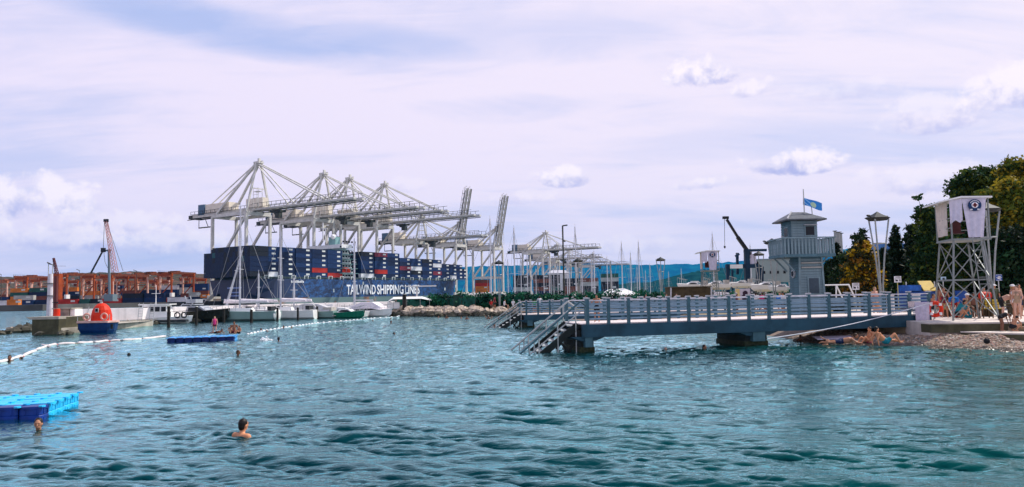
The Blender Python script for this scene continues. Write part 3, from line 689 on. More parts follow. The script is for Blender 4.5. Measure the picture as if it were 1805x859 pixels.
# ------------------------------------------------------------------ ship-to-shore gantry cranes (local: x towards the sea, y along the quay)
def sts_crane(big=True, raised=False):
    H, AP, GA, W = (54.0, 86.0, 33.0, 18.0) if big else (44.0, 64.0, 24.0, 15.0)
    OUT, BACK = (86.0, 62.0) if big else ((48.0, 42.0) if raised else (62.0, 42.0))
    t = thing('gantry_crane', 'x', 'crane')
    for sx in (0, -GA):
        for sy in (-W / 2, W / 2):
            b = B(); b.bar((sx, sy, 1.5), (sx, sy, H), 1.7, 1.4, up=(1, 0, 0)); b.build('leg', cranegrey, t)
    for sx in (0, -GA):
        b = B(); b.bar((sx, -W / 2 - 3, 2.6), (sx, W / 2 + 3, 2.6), 1.6, 2.2); b.bar((sx, -W / 2, H), (sx, W / 2, H), 1.8, 2.4)
        b.build('sill_beam', cranegrey, t)
        for sy in (-W / 2 - 2, W / 2 + 2): B().box((sx, sy, .9), (1.4, 5, 1.4)).build('bogie', cranegrey, t)
    for sy in (-W / 2, W / 2):
        b = B(); b.bar((-GA, sy, 17), (0, sy, 17), 1.5, 2.0); b.bar((-GA, sy, H), (0, sy, H), 1.5, 2.0); b.bar((-GA, sy, 17), (0, sy, H - 1), 1.3, 1.3); b.build('side_frame', cranegrey, t)
    # main girder
    b = B(); gy = 2.5 if raised else 3.4
    for sy in (-gy, gy): b.bar((-BACK, sy, H + 2.4), (0, sy, H + 2.4), 1.1, 2.2)
    for x in np.arange(-BACK, 1, 6): b.bar((x, -gy, H + 2.4), (x, gy, H + 2.4), .5)
    b.build('rear_girder', cranegrey, t)
    ang = rad(78) if raised else 0.0
    def bm(x, y, z): return (x * math.cos(ang) - z * math.sin(ang), y, H + 2.4 + x * math.sin(ang) + z * math.cos(ang))
    b = B()
    for sy in (-gy, gy): b.bar(bm(0, sy, 0), bm(OUT, sy, 0), 1.1, 2.2, up=(0, 1, 0))
    for x in np.arange(3, OUT, 6.5): b.bar(bm(x, -gy, 0), bm(x, gy, 0), .5)
    if raised:
        for x in np.arange(0, OUT - 6, 6.5): b.bar(bm(x, -gy, 0), bm(x + 6.5, gy, 0), .45)
        for sy in (-gy, gy):
            b.bar(bm(0, sy, 4), bm(OUT, sy, 2.5), .4)
            for x in np.arange(0, OUT, 5): b.bar(bm(x, sy, 1), bm(x + 2.5, sy, 4), .3); b.bar(bm(x + 2.5, sy, 4), bm(x + 5, sy, 1), .3)
    b.build('boom', cranegrey, t)
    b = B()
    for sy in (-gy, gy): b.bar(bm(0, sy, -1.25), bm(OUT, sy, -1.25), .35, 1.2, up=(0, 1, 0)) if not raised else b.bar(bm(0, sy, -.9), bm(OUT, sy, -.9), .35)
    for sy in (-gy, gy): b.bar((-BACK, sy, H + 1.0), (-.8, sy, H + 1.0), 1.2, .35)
    b.build('underside_shade_strip', cranedark, t)  # dark strips painting the shade under boom and girder
    # walkways with rail posts
    b = B()
    for sy in (-gy - 1.4, gy + 1.4):
        b.bar(bm(-0, sy, 1.2), bm(OUT - 2, sy, 1.2), .9, .14); b.bar(bm(0, sy, 3.6), bm(OUT - 2, sy, 3.6), .22)
        for x in np.arange(1, OUT - 2, 4.2): b.bar(bm(x, sy, 1.2), bm(x, sy, 3.6), .2)
        b.bar((-BACK, sy, H + 3.6), (0, sy, H + 3.6), .9, .14); b.bar((-BACK, sy, H + 5.4), (0, sy, H + 5.4), .2)
        for x in np.arange(-BACK, 0, 4.2): b.bar((x, sy, H + 3.6), (x, sy, H + 5.4), .2)
    b.build('walkway', cranedark, t)
    # A-frame
    b = B()
    for sy in (-1, 1):
        b.bar((0, sy * W / 2, H + 1), (0, sy * 1.6, AP), 1.1, 1.1); b.bar((-GA, sy * W / 3, H + 2), (-1, sy * 1.2, AP), 1.2, 1.2)
    b.bar((0, -W / 4, (H + AP) / 2), (0, W / 4, (H + AP) / 2), .6); b.box((0, 0, AP + .5), (5, 4, 1.2)); b.box((.5, 0, AP + 2.2), (1.4, 1.4, 2)); b.bar((-4, 0, AP + 1.2), (4, 0, AP + 1.2), .4)
    b.build('apex_frame', cranegrey, t)
    b = B()
    for sy in (-1.2, 1.2): b.bar((-1, sy, AP), (-BACK + 8, sy * 2, H + 4), .55)
    if not raised:
        for sy in (-1.2, 1.2): b.bar((0, sy, AP), bm(OUT * .72, sy * 2.4, 1), .85, .7); b.bar((0, sy, AP - 1), bm(OUT * .36, sy * 2.4, 1), .5)
    else:
        for sy in (-1.2, 1.2): b.bar((0, sy, AP), bm(OUT * .42, sy * 2, 0), .5); b.bar((0, sy, AP), bm(OUT * .2, sy * 2, 0), .45)
    b.build('stays', cranegrey, t)
    b = B(); b.box((-GA - 3, 0, H + 6.6), (24 if big else 14, 7.5, 5.6)); b.box((-4, 2, H + 7.2), (16, 4, 6.2)) if big else None; b.build('machinery_house', cream, t)
    b = B(); b.box((-GA - (19 if big else 12), -1, H + 6.2), (6.5, 6, 7)); 
    for z in range(5): b.box((-GA - (19 if big else 12), -4.05, H + 3.6 + z * 1.3), (6.6, .2, .35))
    b.build('electrical_house', mat('electrical_house_blue', (.09, .16, .24), .5), t)
    b = B(); xc = 18 if big else 10
    if raised: xc = -8
    b.box((xc, 0, H + .2), (9, 5, 1.2)); b.box((xc + 3, -2, H - 2.6), (3.2, 3, 3.2)); b.box((xc - 2, 2, H - .8), (4, 3, 1.0)); b.build('trolley', cranedark, t)
    b = B(); b.box((-BACK - 1, 0, H + 2), (3.5, 9, 2.4)); b.bar((-BACK - 6, -3, H + .5), (-BACK + 6, -3, H + .5), .4); b.bar((-BACK + 2, 0, H - 5), (-BACK + 14, 0, H - 5), .7); b.bar((-BACK + 2, 0, H - 5), (-BACK + 2, 0, H + 2), .3); b.bar((-BACK + 12, 0, H - 5), (-BACK + 8, 0, H + 2), .3)
    b.bar((-BACK + 4, 0, H + 8), (-BACK + 26, 0, H + 8.5), .3); b.build('end_platform', cranedark, t)
    b = B(); b.box((6, -gy - 2, H + 13), (5, 3, .3)); 
    for x in (3.6, 8.4):
        for y in (-gy - 3.4, -gy - .6): b.bar((x, y, H + 3), (x, y, H + 15), .22)
    for z in (9, 11, 13, 15): b.box((6, -gy - 3.4, H + z), (5, .15, .2))
    b.build('ladder_tower', cranegrey, t)
    return t
crane_rot = math.atan2(sv.y, sv.x)
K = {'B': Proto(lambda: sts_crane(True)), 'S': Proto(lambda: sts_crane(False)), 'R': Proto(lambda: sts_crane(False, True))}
def quay_s(px):
    a_ = (px - 902.5) / 1300
    q = SC - sv * 46; return (a_ * q.y - q.x) / (su.x - a_ * su.y)
for kd, px, lab in (('B', 454, 'pale grey quay crane at the ship stern with its long boom lowered over the boxes'),
                    ('B', 570, 'pale grey quay crane with lowered boom just before the ship bridge'),
                    ('B', 616, 'pale grey quay crane with lowered boom standing right behind the ship bridge'),
                    ('B', 678, 'pale grey quay crane with lowered boom nearest the raised-boom cranes'),
                    ('S', 743, 'smaller pale quay crane with lowered boom past the ship bow boxes'),
                    ('R', 812, 'smaller quay crane with its lattice boom raised, beside the bow of the ship'),
                    ('R', 878, 'smaller quay crane with raised lattice boom standing clear of the ship bow'),
                    ('S', 962, 'distant quay crane with lowered boom and pointed apex over the hill ridge')):
    s = quay_s(px); p = SC - sv * 46 + su * s; p.z = 2.4
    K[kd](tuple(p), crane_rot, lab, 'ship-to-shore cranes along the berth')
for px, Y, lab in ((983, 960, 'far small quay crane between two boat masts over the hills'), (1004, 1100, 'far small quay crane just above the dark container stacks'), (1046, 1200, 'farthest small quay crane standing low before the blue hills')):
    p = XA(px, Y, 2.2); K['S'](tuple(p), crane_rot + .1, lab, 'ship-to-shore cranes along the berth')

# ------------------------------------------------------------------ orange yard gantries
palel = mat('gantry_leg_pale_pink', (.62, .36, .28), .55, var=.2, scale=.5, streak=.4); rustm = mat('gantry_rust_brown', (.15, .038, .016), .6, var=.3, scale=.5, streak=.4)
def rtg(m_):
    t = thing('yard_gantry', 'x', 'yard crane'); W, Sp, H = 8.4, 23.0, 17.8
    for sy in (0, Sp):
        for sx in (-W / 2, W / 2): B().bar((sx, sy, 1.4), (sx * .94, sy, H), .95, .8, up=(1, 0, 0)).build('leg', palel if (sx > 0) == (m_ is orange2) else m_, t)
    for sy in (0, Sp):
        b = B(); b.bar((-W / 2 - .5, sy, H), (W / 2 + .5, sy, H), 1.5, 1.8); b.bar((-W / 2 - 1.2, sy, 2.2), (W / 2 + 1.2, sy, 2.2), 1.0, 1.2); b.bar((-W / 2, sy, 12.5), (W / 2, sy, 12.5), .5); b.bar((-W / 2, sy, 4), (W / 2, sy, 12.5), .55); b.build('side_frame', m_, t)
        b = B()
        for sx in (-W / 2 - .6, -W / 2 + 1.2, W / 2 - 1.2, W / 2 + .6): b.tube((sx, sy - .4, .8), (sx, sy + .4, .8), .8, n=10)
        b.build('wheels', black, t)
    b = B()
    for sx in (-W / 2 + .6, W / 2 - .6): b.bar((sx, -2.5, H + 1.2), (sx, Sp + 2.5, H + 1.2), .9, 1.3)
    b.build('girders', rustm, t)
    b = B(); b.box((0, Sp * .4, H + 2.2), (W - 3, 3.5, .8)); b.box((-W / 2 - .6, Sp * .4, H - 2.2), (1.8, 1.8, 2.3)); b.build('trolley', rustm, t)
    b = B(); b.box((W / 2 + .7, -.3, 4.6), (1.5, 3, 2.6)); b.build('power_house', white, t)
    b = B()
    for y in np.arange(-2, Sp + 2, 2): b.bar((-W / 2 - .2, y, H + 1.6), (-W / 2 - .2, y, H + 2.6), .1)
    b.bar((-W / 2 - .2, -2.5, H + 2.6), (-W / 2 - .2, Sp + 2.5, H + 2.6), .1); b.build('hand_rail', cranedark, t)
    return t
R1, R2 = Proto(lambda: rtg(orange)), Proto(lambda: rtg(orange2))
for i, (pr_, px, Y, lab) in enumerate(((R1, 292, 478, 'tall orange yard gantry beside the ship stern'), (R2, 250, 484, 'tall faded orange yard gantry, second from the ship stern'),
        (R1, 215, 520, 'orange yard gantry behind the white motor cruiser'), (R1, 187, 500, 'orange yard gantry rising behind the orange-red cabin boat'), (R2, 152, 540, 'faded orange yard gantry just right of the pale light tower kiosk'),
        (R1, 128, 610, 'low distant orange gantry past the pale light tower'), (R1, 107, 470, 'orange yard gantry immediately beside the pale light tower'), (R1, 62, 560, 'orange gantry between the yellow-topped gantry and the light tower'),
        (R1, 37, 500, 'dark orange yard gantry above the bright orange container'), (R2, 4, 570, 'pale yellow-orange gantry cut by the picture edge'), (R1, 326, 600, 'distant orange gantry closest to the ship stern'), (R1, 268, 640, 'distant orange gantry between the two tall stern-side gantries'),
        (R2, 236, 660, 'distant faded gantry seen through the tall ones'), (R1, 170, 650, 'distant orange gantry under the red lattice crane'))):
    p = XA(px, Y, 2.4); pr_(tuple(p), -.20 + (i % 3) * .05, lab, 'orange gantries over the container yard')

# yard containers in rows under the gantries
rs = random.Random(21); yc = ['navy', 'dark blue', 'rust brown', 'orange', 'white', 'red', 'green', 'pale grey', 'black', 'navy', 'rust brown', 'navy', 'dark blue']
ax = Vector((1, -.06, 0)).normalized()
names = {}
TIER = ('ground', 'second', 'third', 'fourth', 'fifth')
def near_what(px):
    for lim, w in ((30, 'under the first gantry'), (58, 'by the bright orange container'), (80, 'left of the light tower'), (120, 'right of the light tower'), (165, 'before the lattice crane'), (210, 'under the lattice crane'), (250, 'behind the jetty ladder'), (290, 'behind the white cruiser'), (340, 'close to the ship stern'), (870, 'below the crane feet'), (940, 'nearest the ship bow'), (990, 'below the low warehouse'), (9999, 'near the marquee')):
        if px < lim: return w
def yard_row(px0, px1, Y, maxn, seed, cols=yc, gname='container yard'):
    r = random.Random(seed); px = px0
    while px < px1:
        L = r.choice((12.19, 12.19, 6.06)); w = L * 1300 / Y
        n = r.randint(max(1, maxn - 2 + (gname[0] == 'd')), maxn); q = XA(px + w / 2, Y, 2.4)
        for ti in range(n):
            colr = r.choice(cols)
            container((q.x, q.y, 2.4 + ti * 2.8), colr, f'{colr} container, {TIER[ti]} tier of the {gname}, {near_what(px)}', f'{colr} containers of the {gname}', ax, sticker=r.random() < .25, L=L)
        px += w + r.choice((1.5, 1.5, 5))
yard_row(-14, 352, 500, 4, 7, gname='middle yard row')
yard_row(-12, 350, 440, 2, 1, gname='front yard row')
yard_row(-10, 352, 585, 5, 2, gname='back yard row')
yard_row(838, 862, 640, 5, 3, ['red', 'rust brown', 'orange'], 'reddish stack')
yard_row(905, 1062, 520, 5, 4, ['black', 'black', 'navy', 'black', 'rust brown', 'green', 'black', 'pale grey', 'black'], 'dark mid-distance stacks')
q = XA(47 - 13, 400, 2.4); 
container(tuple(XA(25, 372, 2.4)), 'orange', 'single bright orange container at the quay edge on the far left', None, ax, L=6.06)
b = B(XA(983, 500, 2.2)); rb_ = XA(983, 500, 2.2)
wt = thing('low_warehouse', 'white low roofed port building standing over the dark container stacks', 'building', tuple(XA(985, 560, 2.4)))
B().box((0, 0, 8), (15, 10, 15.9)).build('wall', white, wt); B().add([(-8.5, -6, 16), (8.5, -6, 16), (8.5, 6, 16), (-8.5, 6, 16), (-5, 0, 18.4), (5, 0, 18.4)], [(0, 1, 5, 4), (1, 2, 5), (2, 3, 4, 5), (3, 0, 4), (3, 2, 1, 0)]).build('roof', mat('pale_grey_roof', (.50, .50, .56), .5), wt)
# ------------------------------------------------------------------ small cranes at the left
def lattice(b, p, q, w, n, r):
    p, q = Vector(p), Vector(q); d = (q - p); u = Vector((1, 0, 0)); v = d.cross(u).normalized(); u = v.cross(d).normalized()
    def c(t, i):
        s = [(1, 1), (-1, 1), (-1, -1), (1, -1)][i % 4]; ww = w * (1 - .55 * t) / 2
        return p + d * t + u * (s[0] * ww) + v * (s[1] * ww)
    for i in range(4): b.bar(c(0, i), c(1, i), r)
    for k_ in range(n):
        for i in range(4): b.bar(c(k_ / n, i), c((k_ + 1) / n, i + 1), r * .7)
t = thing('lattice_crane', 'red and white lattice mobile harbour crane rising above the orange gantries', 'crane', tuple(XA(200, 420, 2.4)))
o_ = Vector(XA(200, 420, 2.4)); redw = mat('lattice_pale_red', (.50, .22, .20), .5, var=.3, scale=.15)
b = B(o_); lattice(b, P(203, 480, 420), P(187, 390, 420), 2.5, 16, .22); b.build('jib', redw, t)
b = B(o_); b.box(tuple(P(187, 389, 420)), (2.4, 1.2, 1.6)); b.bar(P(184, 392, 420), P(191, 389, 420), .5); b.build('jib_head', black, t)
b = B(o_); b.bar(P(192, 440, 422), P(193, 520, 422), 1.0); b.bar(P(187, 442, 422), P(196, 441, 422), .8); b.box(tuple(P(195, 525, 422)), (5, 5, 4)); b.build('tower', mat('crane_blue_grey', (.16, .22, .26), .5), t)
b = B(o_); b.bar(P(182, 441, 420), P(160, 482, 420), .7); b.box(tuple(P(182, 441, 420)), (1.9, 1.9, 2.4)); b.build('back_mast', black, t)
b = B(o_); b.path([P(184, 392, 420), P(182, 441, 420)], .14, 4); b.path([P(188, 391, 420), P(217, 478, 420)], .12, 4); b.path([P(183, 444, 420), P(185, 462, 420), P(190, 473, 420)], .12, 4); b.build('cables', black, t)
t = thing('crane_jib', 'thin dark crane jib standing behind the pale light tower', 'crane', tuple(XA(100, 450, 2.4)))
b = B(XA(100, 450, 2.4)); lattice(b, P(101, 487, 450), P(94.5, 455, 450), 1.6, 8, .3); b.build('jib', mat('dark_red_steel', (.12, .03, .03), .5), t)
b = B(XA(100, 450, 2.4)); b.box(tuple(P(101, 512, 450)), (4, 4, 20)); b.build('base_tower', orange, t)
for px, py, w in ((140, 476, 5), (241, 477, 6), (2, 483, 6)):
    t = thing('yard_lamp', f'thin yard floodlight mast with a curved head {"near the light tower" if px == 140 else "above the tall gantry" if px == 241 else "cut by the picture edge"}', 'lamp post', tuple(XA(px, 480, 2.4)), group='floodlight masts in the container yard')
    o_ = XA(px, 480, 2.4); b = B(o_); b.tube(o_, P(px, py + 1, 480), .25, .15, 6); b.build('pole', cranedark, t)
    b = B(o_); b.bar(P(px, py + 1, 480), P(px - w, py - 1, 480), .5, .3); b.build('lamp_head', cranedark, t)
# ------------------------------------------------------------------ breakwater rocks, green screen fence, hedge
def icorock(r, seed):
    rs = random.Random(seed); b = B(); b.ell((0, 0, 0), 1, 7, 5)
    b.v = [tuple(c * r * (1 + rs.uniform(-.28, .28)) * s for c, s in zip(v, (1.25, .9, .72))) for v in b.v]; return b
rockm = mat('limestone_rock', (0.42, 0.34, 0.27), .9, var=.3, scale=2, bump=.6); rockd = mat('dark_wet_rock', (0.06, 0.055, 0.04), .7, var=.4, scale=2, bump=.6)
rk = [icorock(.62, i).mesh('rock', rockm) for i in range(6)]; rkd = [icorock(.62, i + 20).mesh('rock', rockd) for i in range(4)]
rs = random.Random(31)
def rock(p, s, dark, label, group):
    o = bpy.data.objects.new('rock', rs.choice(rkd if dark else rk)); COL.objects.link(o); o.location = p; o.scale = (s,) * 3
    o.rotation_euler = (rs.uniform(-.3, .3), rs.uniform(-.3, .3), rs.uniform(0, 6.3)); return tag(o, label, 'rock', group)
for i in range(150):
    u = rs.random(); px = 690 + 225 * u; row = rs.choice((0, 0, 1, 1, 2)); y = np.interp(px, [690, 760, 840, 905], [557, 558, 557.5, 556.5])
    base = G(px, y, 0); q = base + Vector((0, row * .75 + rs.uniform(-.2, .3), 0)); q.z = (.12, .48, .8)[row] + rs.uniform(-.1, .1)
    rock(q, rs.uniform(.7, 1.25) * (1.0 if px < 860 else .7), row == 0, 'pale limestone boulder of the low breakwater below the green hedge' if row else 'dark wet boulder at the waterline of the breakwater', 'breakwater boulders' if row else 'waterline boulders of the breakwater')
# hedge + screen
def foliage(name, blobs, n, size, mats, parent=None, seed=1, kind=None, hollow=.55, aspect=1.0, clump=None, org=(0, 0, 0)):
    """Leaf-sized faces scattered through a set of ellipsoids; clumps leave uneven outlines and gaps."""
    rng = np.random.RandomState(seed); vols = np.array([r[0] * r[1] * r[2] for c, r in blobs]) ** .67; pr_ = vols / vols.sum()
    clump = clump or max(8, n // 26); ci = rng.choice(len(blobs), clump, p=pr_)
    d = rng.normal(size=(clump, 3)); d /= np.linalg.norm(d, axis=1)[:, None]; rr = (hollow + (1.06 - hollow) * rng.rand(clump) ** .6)[:, None]
    C = np.array([blobs[i][0] for i in ci]); Rr = np.array([blobs[i][1] for i in ci]); cc = C + d * rr * Rr
    k_ = rng.choice(clump, n); spread = (Rr[k_].mean(axis=1) * .20 + size)[:, None]
    pos = cc[k_] + rng.normal(size=(n, 3)) * spread * np.array([1, 1, .6]) * .8
    a = rng.normal(size=(n, 3)); a /= np.linalg.norm(a, axis=1)[:, None]; bq = np.cross(a, rng.normal(size=(n, 3))); bq /= np.linalg.norm(bq, axis=1)[:, None]
    s = size * rng.uniform(.6, 1.4, n)[:, None]; a = a * s * aspect; bq = bq * s * .62
    v = np.stack([pos - a, pos + bq * .9 - a * .1, pos + a, pos - bq * .9 + a * .1], 1).reshape(-1, 3) - np.array(org)
    me = bpy.data.meshes.new(name); me.vertices.add(len(v)); me.vertices.foreach_set('co', v.astype(np.float32).ravel())
    me.loops.add(n * 4); me.loops.foreach_set('vertex_index', np.arange(n * 4, dtype=np.int32)); me.polygons.add(n)
    me.polygons.foreach_set('loop_start', np.arange(0, n * 4, 4, dtype=np.int32)); 
    for m in mats: me.materials.append(m)
    cm = rng.randint(0, len(mats), clump); me.polygons.foreach_set('material_index', cm[k_].astype(np.int32)); me.update(calc_edges=True)
    o = bpy.data.objects.new(name, me); COL.objects.link(o)
    if parent is not None: o.parent = parent
    elif org != (0, 0, 0): o.location = org
    if kind: o['kind'] = kind
    return o
def leafm(n, c, tr=.25): return mat(n, c, .55, var=.35, scale=1.2, trans=tr, spec=.12)
LG = [leafm('leaf_deep_green', (.014, .050, .018)), leafm('leaf_mid_green', (.022, .065, .022)), leafm('leaf_blue_green', (.008, .052, .036))]
LH = [leafm('hedge_teal_green', (.008, .105, .068)), leafm('hedge_green', (.018, .125, .060)), leafm('hedge_dark', (.006, .026, .020))]
LP = [leafm('pine_dark', (.020, .048, .014)), leafm('pine_sunlit_olive', (.085, .115, .016)), leafm('pine_sunlit_yellow', (.27, .21, .018))]  # sunlight is put into the olive and yellow-green leaf colours
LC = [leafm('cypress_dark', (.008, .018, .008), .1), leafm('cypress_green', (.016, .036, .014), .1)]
LO = [leafm('golden_needles', (.40, .25, .012)), leafm('orange_needles', (.22, .10, .010)), leafm('olive_needles', (.06, .06, .012)), leafm('dark_needles', (.02, .022, .01))]
barkm = mat('bark', (.06, .045, .03), .9, var=.3, scale=5, bump=.6)
def hedge_line(pts, h, w, n, label, seed, sz=.16):
    p0 = Vector(pts[0]); t = thing('hedge', label, 'hedge', tuple(p0)); blobs = []
    for a, b_ in zip(pts, pts[1:]):
        a, b_ = Vector(a), Vector(b_); k_ = max(1, int((b_ - a).length / 1.4))
        for i in range(k_):
            q = a.lerp(b_, (i + .5) / k_) - p0; blobs.append(((q.x, q.y, h * .5), (1.0, w, h * .5 * random.uniform(.85, 1.15))))
    foliage('foliage', blobs, n, sz, LH, t, seed, hollow=.3)
    b = B(p0)
    for a, b_ in zip(pts, pts[1:]):
        a, b_ = Vector(a), Vector(b_); k_ = max(1, int((b_ - a).length / 2))
        for i in range(k_): q = a.lerp(b_, (i + .5) / k_); b.tube(q, q + Vector((0, 0, h * .8)), .04, .02, 5)
    b.build('stems', barkm, t); return t
def GX(px, Y, z=.78): p = XA(px, Y); return (p.x, p.y, z)
hedge_line([GX(758, 106), GX(800, 105), GX(850, 103), GX(900, 101), GX(935, 98)], 2.2, .9, 11000, 'long green hedge running behind the pale breakwater boulders', 1)
hedge_line([GX(930, 96), GX(1010, 90), GX(1100, 86), GX(1170, 82)], 1.95, .8, 9000, 'green hedge seen above the railing of the far pier', 2)
hedge_line([GX(1170, 80), GX(1260, 78), GX(1340, 74), GX(1400, 70)], 1.5, .7, 7000, 'ragged green hedge below the boats stored ashore', 3)
# green shade netting on a fence
netm = mat('green_shade_net', (.012, .10, .075), .7, var=.3, scale=.8, trans=.2)
t = thing('netting_fence', 'green shade netting stretched on posts beside the moored canopy boat', 'fence', GX(705, 109))
o_ = Vector(GX(705, 109)); pts = [Vector(GX(px, 109 - (px - 700) * .05)) for px in (700, 722, 744, 766, 790, 814, 838)]
for a, b_ in zip(pts, pts[1:]):
    b = B(o_); n = 6; vs = []
    for i in range(n + 1):
        q = a.lerp(b_, i / n); vs += [(q.x, q.y + .05 * math.sin(i * 2.2), .85), (q.x, q.y + .07 * math.sin(i * 1.7 + 1), 2.35 + .05 * math.sin(i * 3))]
    b.add(vs, [(2 * i, 2 * i + 2, 2 * i + 3, 2 * i + 1) for i in range(n)]); b.build('netting_panel', netm, t)
for q in pts: b = B(o_); b.tube(q, q + Vector((0, 0, 1.75)), .05, .05, 6); b.build('post', cranedark, t)
t = thing('utility_cabinet', 'dark green service cabinet in front of the shade netting on the breakwater', 'cabinet', GX(806, 104))
o_ = Vector(GX(806, 104)); B(o_).box((o_.x, o_.y, 1.75), (1.0, .6, 1.9)).build('body', mat('cabinet_green', (.01, .05, .035), .5), t); B(o_).box((o_.x, o_.y - .02, 2.75), (1.12, .72, .1)).build('lid', cranedark, t)

# ------------------------------------------------------------------ masts (boats lying behind the hedges) and moored boats
def hull(b, L, Bm, F, bow=1.0, z0=-.25, sheer=.12, transom=.8, n=12, flare=.75):
    """A boat hull from stern (x=-L/2) to bow (x=+L/2)."""
    rings = []
    for i in range(n + 1):
        t = i / n; x = -L / 2 + L * t; hb = Bm / 2 * (transom + (1 - transom) * min(1, t * 2.5)) * (1 - max(0, (t - .45) / .55) ** 2.3 * .985)
        zt = F * (1 + sheer * (t - .3) * 2 * (t > .3)); zb = z0 + (F - z0) * .55 * max(0, (t - .8) / .2) ** 2
        rings.append([(x - .25 * (1 - t) * 0, -hb * .05, zb), (x, -hb * flare, zb + (zt - zb) * .35), (x + bow * .12 * t * t, -hb, zt), (x + bow * .12 * t * t, 0, zt + .06), (x + bow * .12 * t * t, hb, zt), (x, hb * flare, zb + (zt - zb) * .35)])
    b.loft(rings); return b
def cabin(b, x0, x1, w, z0, z1, rake0=.3, rake1=.6, top=.8):
    vs = [(x0, -w / 2, z0), (x1, -w / 2, z0), (x1, w / 2, z0), (x0, w / 2, z0), (x0 + rake0, -w / 2 * top, z1), (x1 - rake1, -w / 2 * top, z1), (x1 - rake1, w / 2 * top, z1), (x0 + rake0, w / 2 * top, z1)]
    return b.add(vs, [(3, 2, 1, 0), (4, 5, 6, 7), (0, 1, 5, 4), (1, 2, 6, 5), (2, 3, 7, 6), (3, 0, 4, 7)])
sailc = mat('sail_cover_white', (.72, .66, .70), .7, var=.12, scale=3); ropem = mat('steel_wire', (.30, .31, .33), .4); fend = mat('dark_deck_gear', (.03, .035, .04), .6, var=.5, scale=6)
def sailboat(L=10, H=14, hullmat=None, cover=True, tilt=0.0):
    t = thing('sailboat', 'x', 'sailboat'); hullmat = hullmat or boatwhite
    hull(B(), L, L * .31, 1.15).build('hull', hullmat, t)
    cabin(B(), -L * .12, L * .30, L * .17, 1.15, 1.62, .2, .9).build('cabin', boatwhite, t)
    for i in range(3): B().box((-L * .03 + i * L * .08, -L * .083, 1.40), (L * .05, .05, .16)).build('window', glass, t)
    mx = L * .08; tx = H * math.sin(tilt)
    b = B(); b.tube((mx, 0, 1.2), (mx + tx, 0, H), .14, .10, 8)
    for z in (.45, .70): b.bar((mx + tx * z, -1.0, H * z), (mx + tx * z, 1.0, H * z), .06)
    b.tube((mx + tx, 0, H), (mx + tx, 0, H + .5), .03, .03, 5); b.build('mast', mastm, t)
    b = B(); 
    for q in ((L * .5, 0, 1.4), (-L * .48, 0, 1.3), (mx, -L * .15, 1.2), (mx, L * .15, 1.2)): b.tube(q, (mx + tx, 0, H * .97), .022, .022, 4)
    b.build('rigging', ropem, t)
    b = B(); b.tube((mx - .1, 0, 2.3), (-L * .36, 0, 2.25), .08, .08, 7); b.build('boom', mastm, t)
    if cover: b = B(); b.tube((mx - .2, 0, 2.52), (-L * .34, 0, 2.42), .28, .16, 8); b.build('sail_cover', sailc, t)
    b = B()
    for i in range(9): x = -L * .46 + i * L * .115; b.bar((x, -L * .14 * (1 - max(0, (x / L)) ** 2 * 2.6), 1.15), (x, -L * .14 * (1 - max(0, (x / L)) ** 2 * 2.6), 1.75), .03)
    b.bar((-L * .46, -L * .14, 1.74), (L * .2, -L * .13, 1.76), .025); b.box((-L * .4, 0, 1.5), (.5, 1.6, .5)); b.build('guard_rail', fend, t)
    return t
SBp = Proto(lambda: sailboat())
mastlist = [(858, 378, 128), (903, 394, 118), (1015, 392, 122), (1028, 434, 150), (1052, 437, 150), (1068, 448, 165), (1095, 422, 150), (1113, 441, 150), (1130, 420, 140), (1265, 405, 125), (1322, 426, 120), (935, 458, 150), (918, 446, 150), (946, 470, 160),
            (1150, 462, 150), (1162, 470, 160), (975, 470, 165), (1000, 452, 150), (1080, 474, 180), (1182, 476, 170), (926, 440, 140), (957, 456, 150), (968, 448, 135), (985, 462, 160), (1007, 440, 140), (1040, 452, 150), (1044, 468, 170), (1124, 468, 170), (1140, 474, 180), (1205, 470, 150), (892, 452, 135)]
what = {858: 'very tall bare mast just right of the first raised-boom crane', 903: 'tall mast rising right beside the second raised crane boom', 1015: 'tallest slim mast with spreaders in the middle of the marina', 1095: 'mast of a boat lying before the white marquee', 1130: 'tall dark mast with a slanting stay left of the street lamp', 1265: 'thin mast standing directly behind the far lifeguard stand', 1322: 'short mast behind the travel lift frame'}
for i, (px, py, Y) in enumerate(mastlist):
    h = P(px, py, Y).z - .2; s = h / 14.5; q = XA(px, Y, -.0)
    SBp((q.x, q.y, .0), .5 + .37 * (i % 5), 'sailboat behind the hedge: ' + what.get(px, 'bare mast among the crowd of masts right of the ship'), None if px in what else 'masts crowding the marina behind the hedge', s)
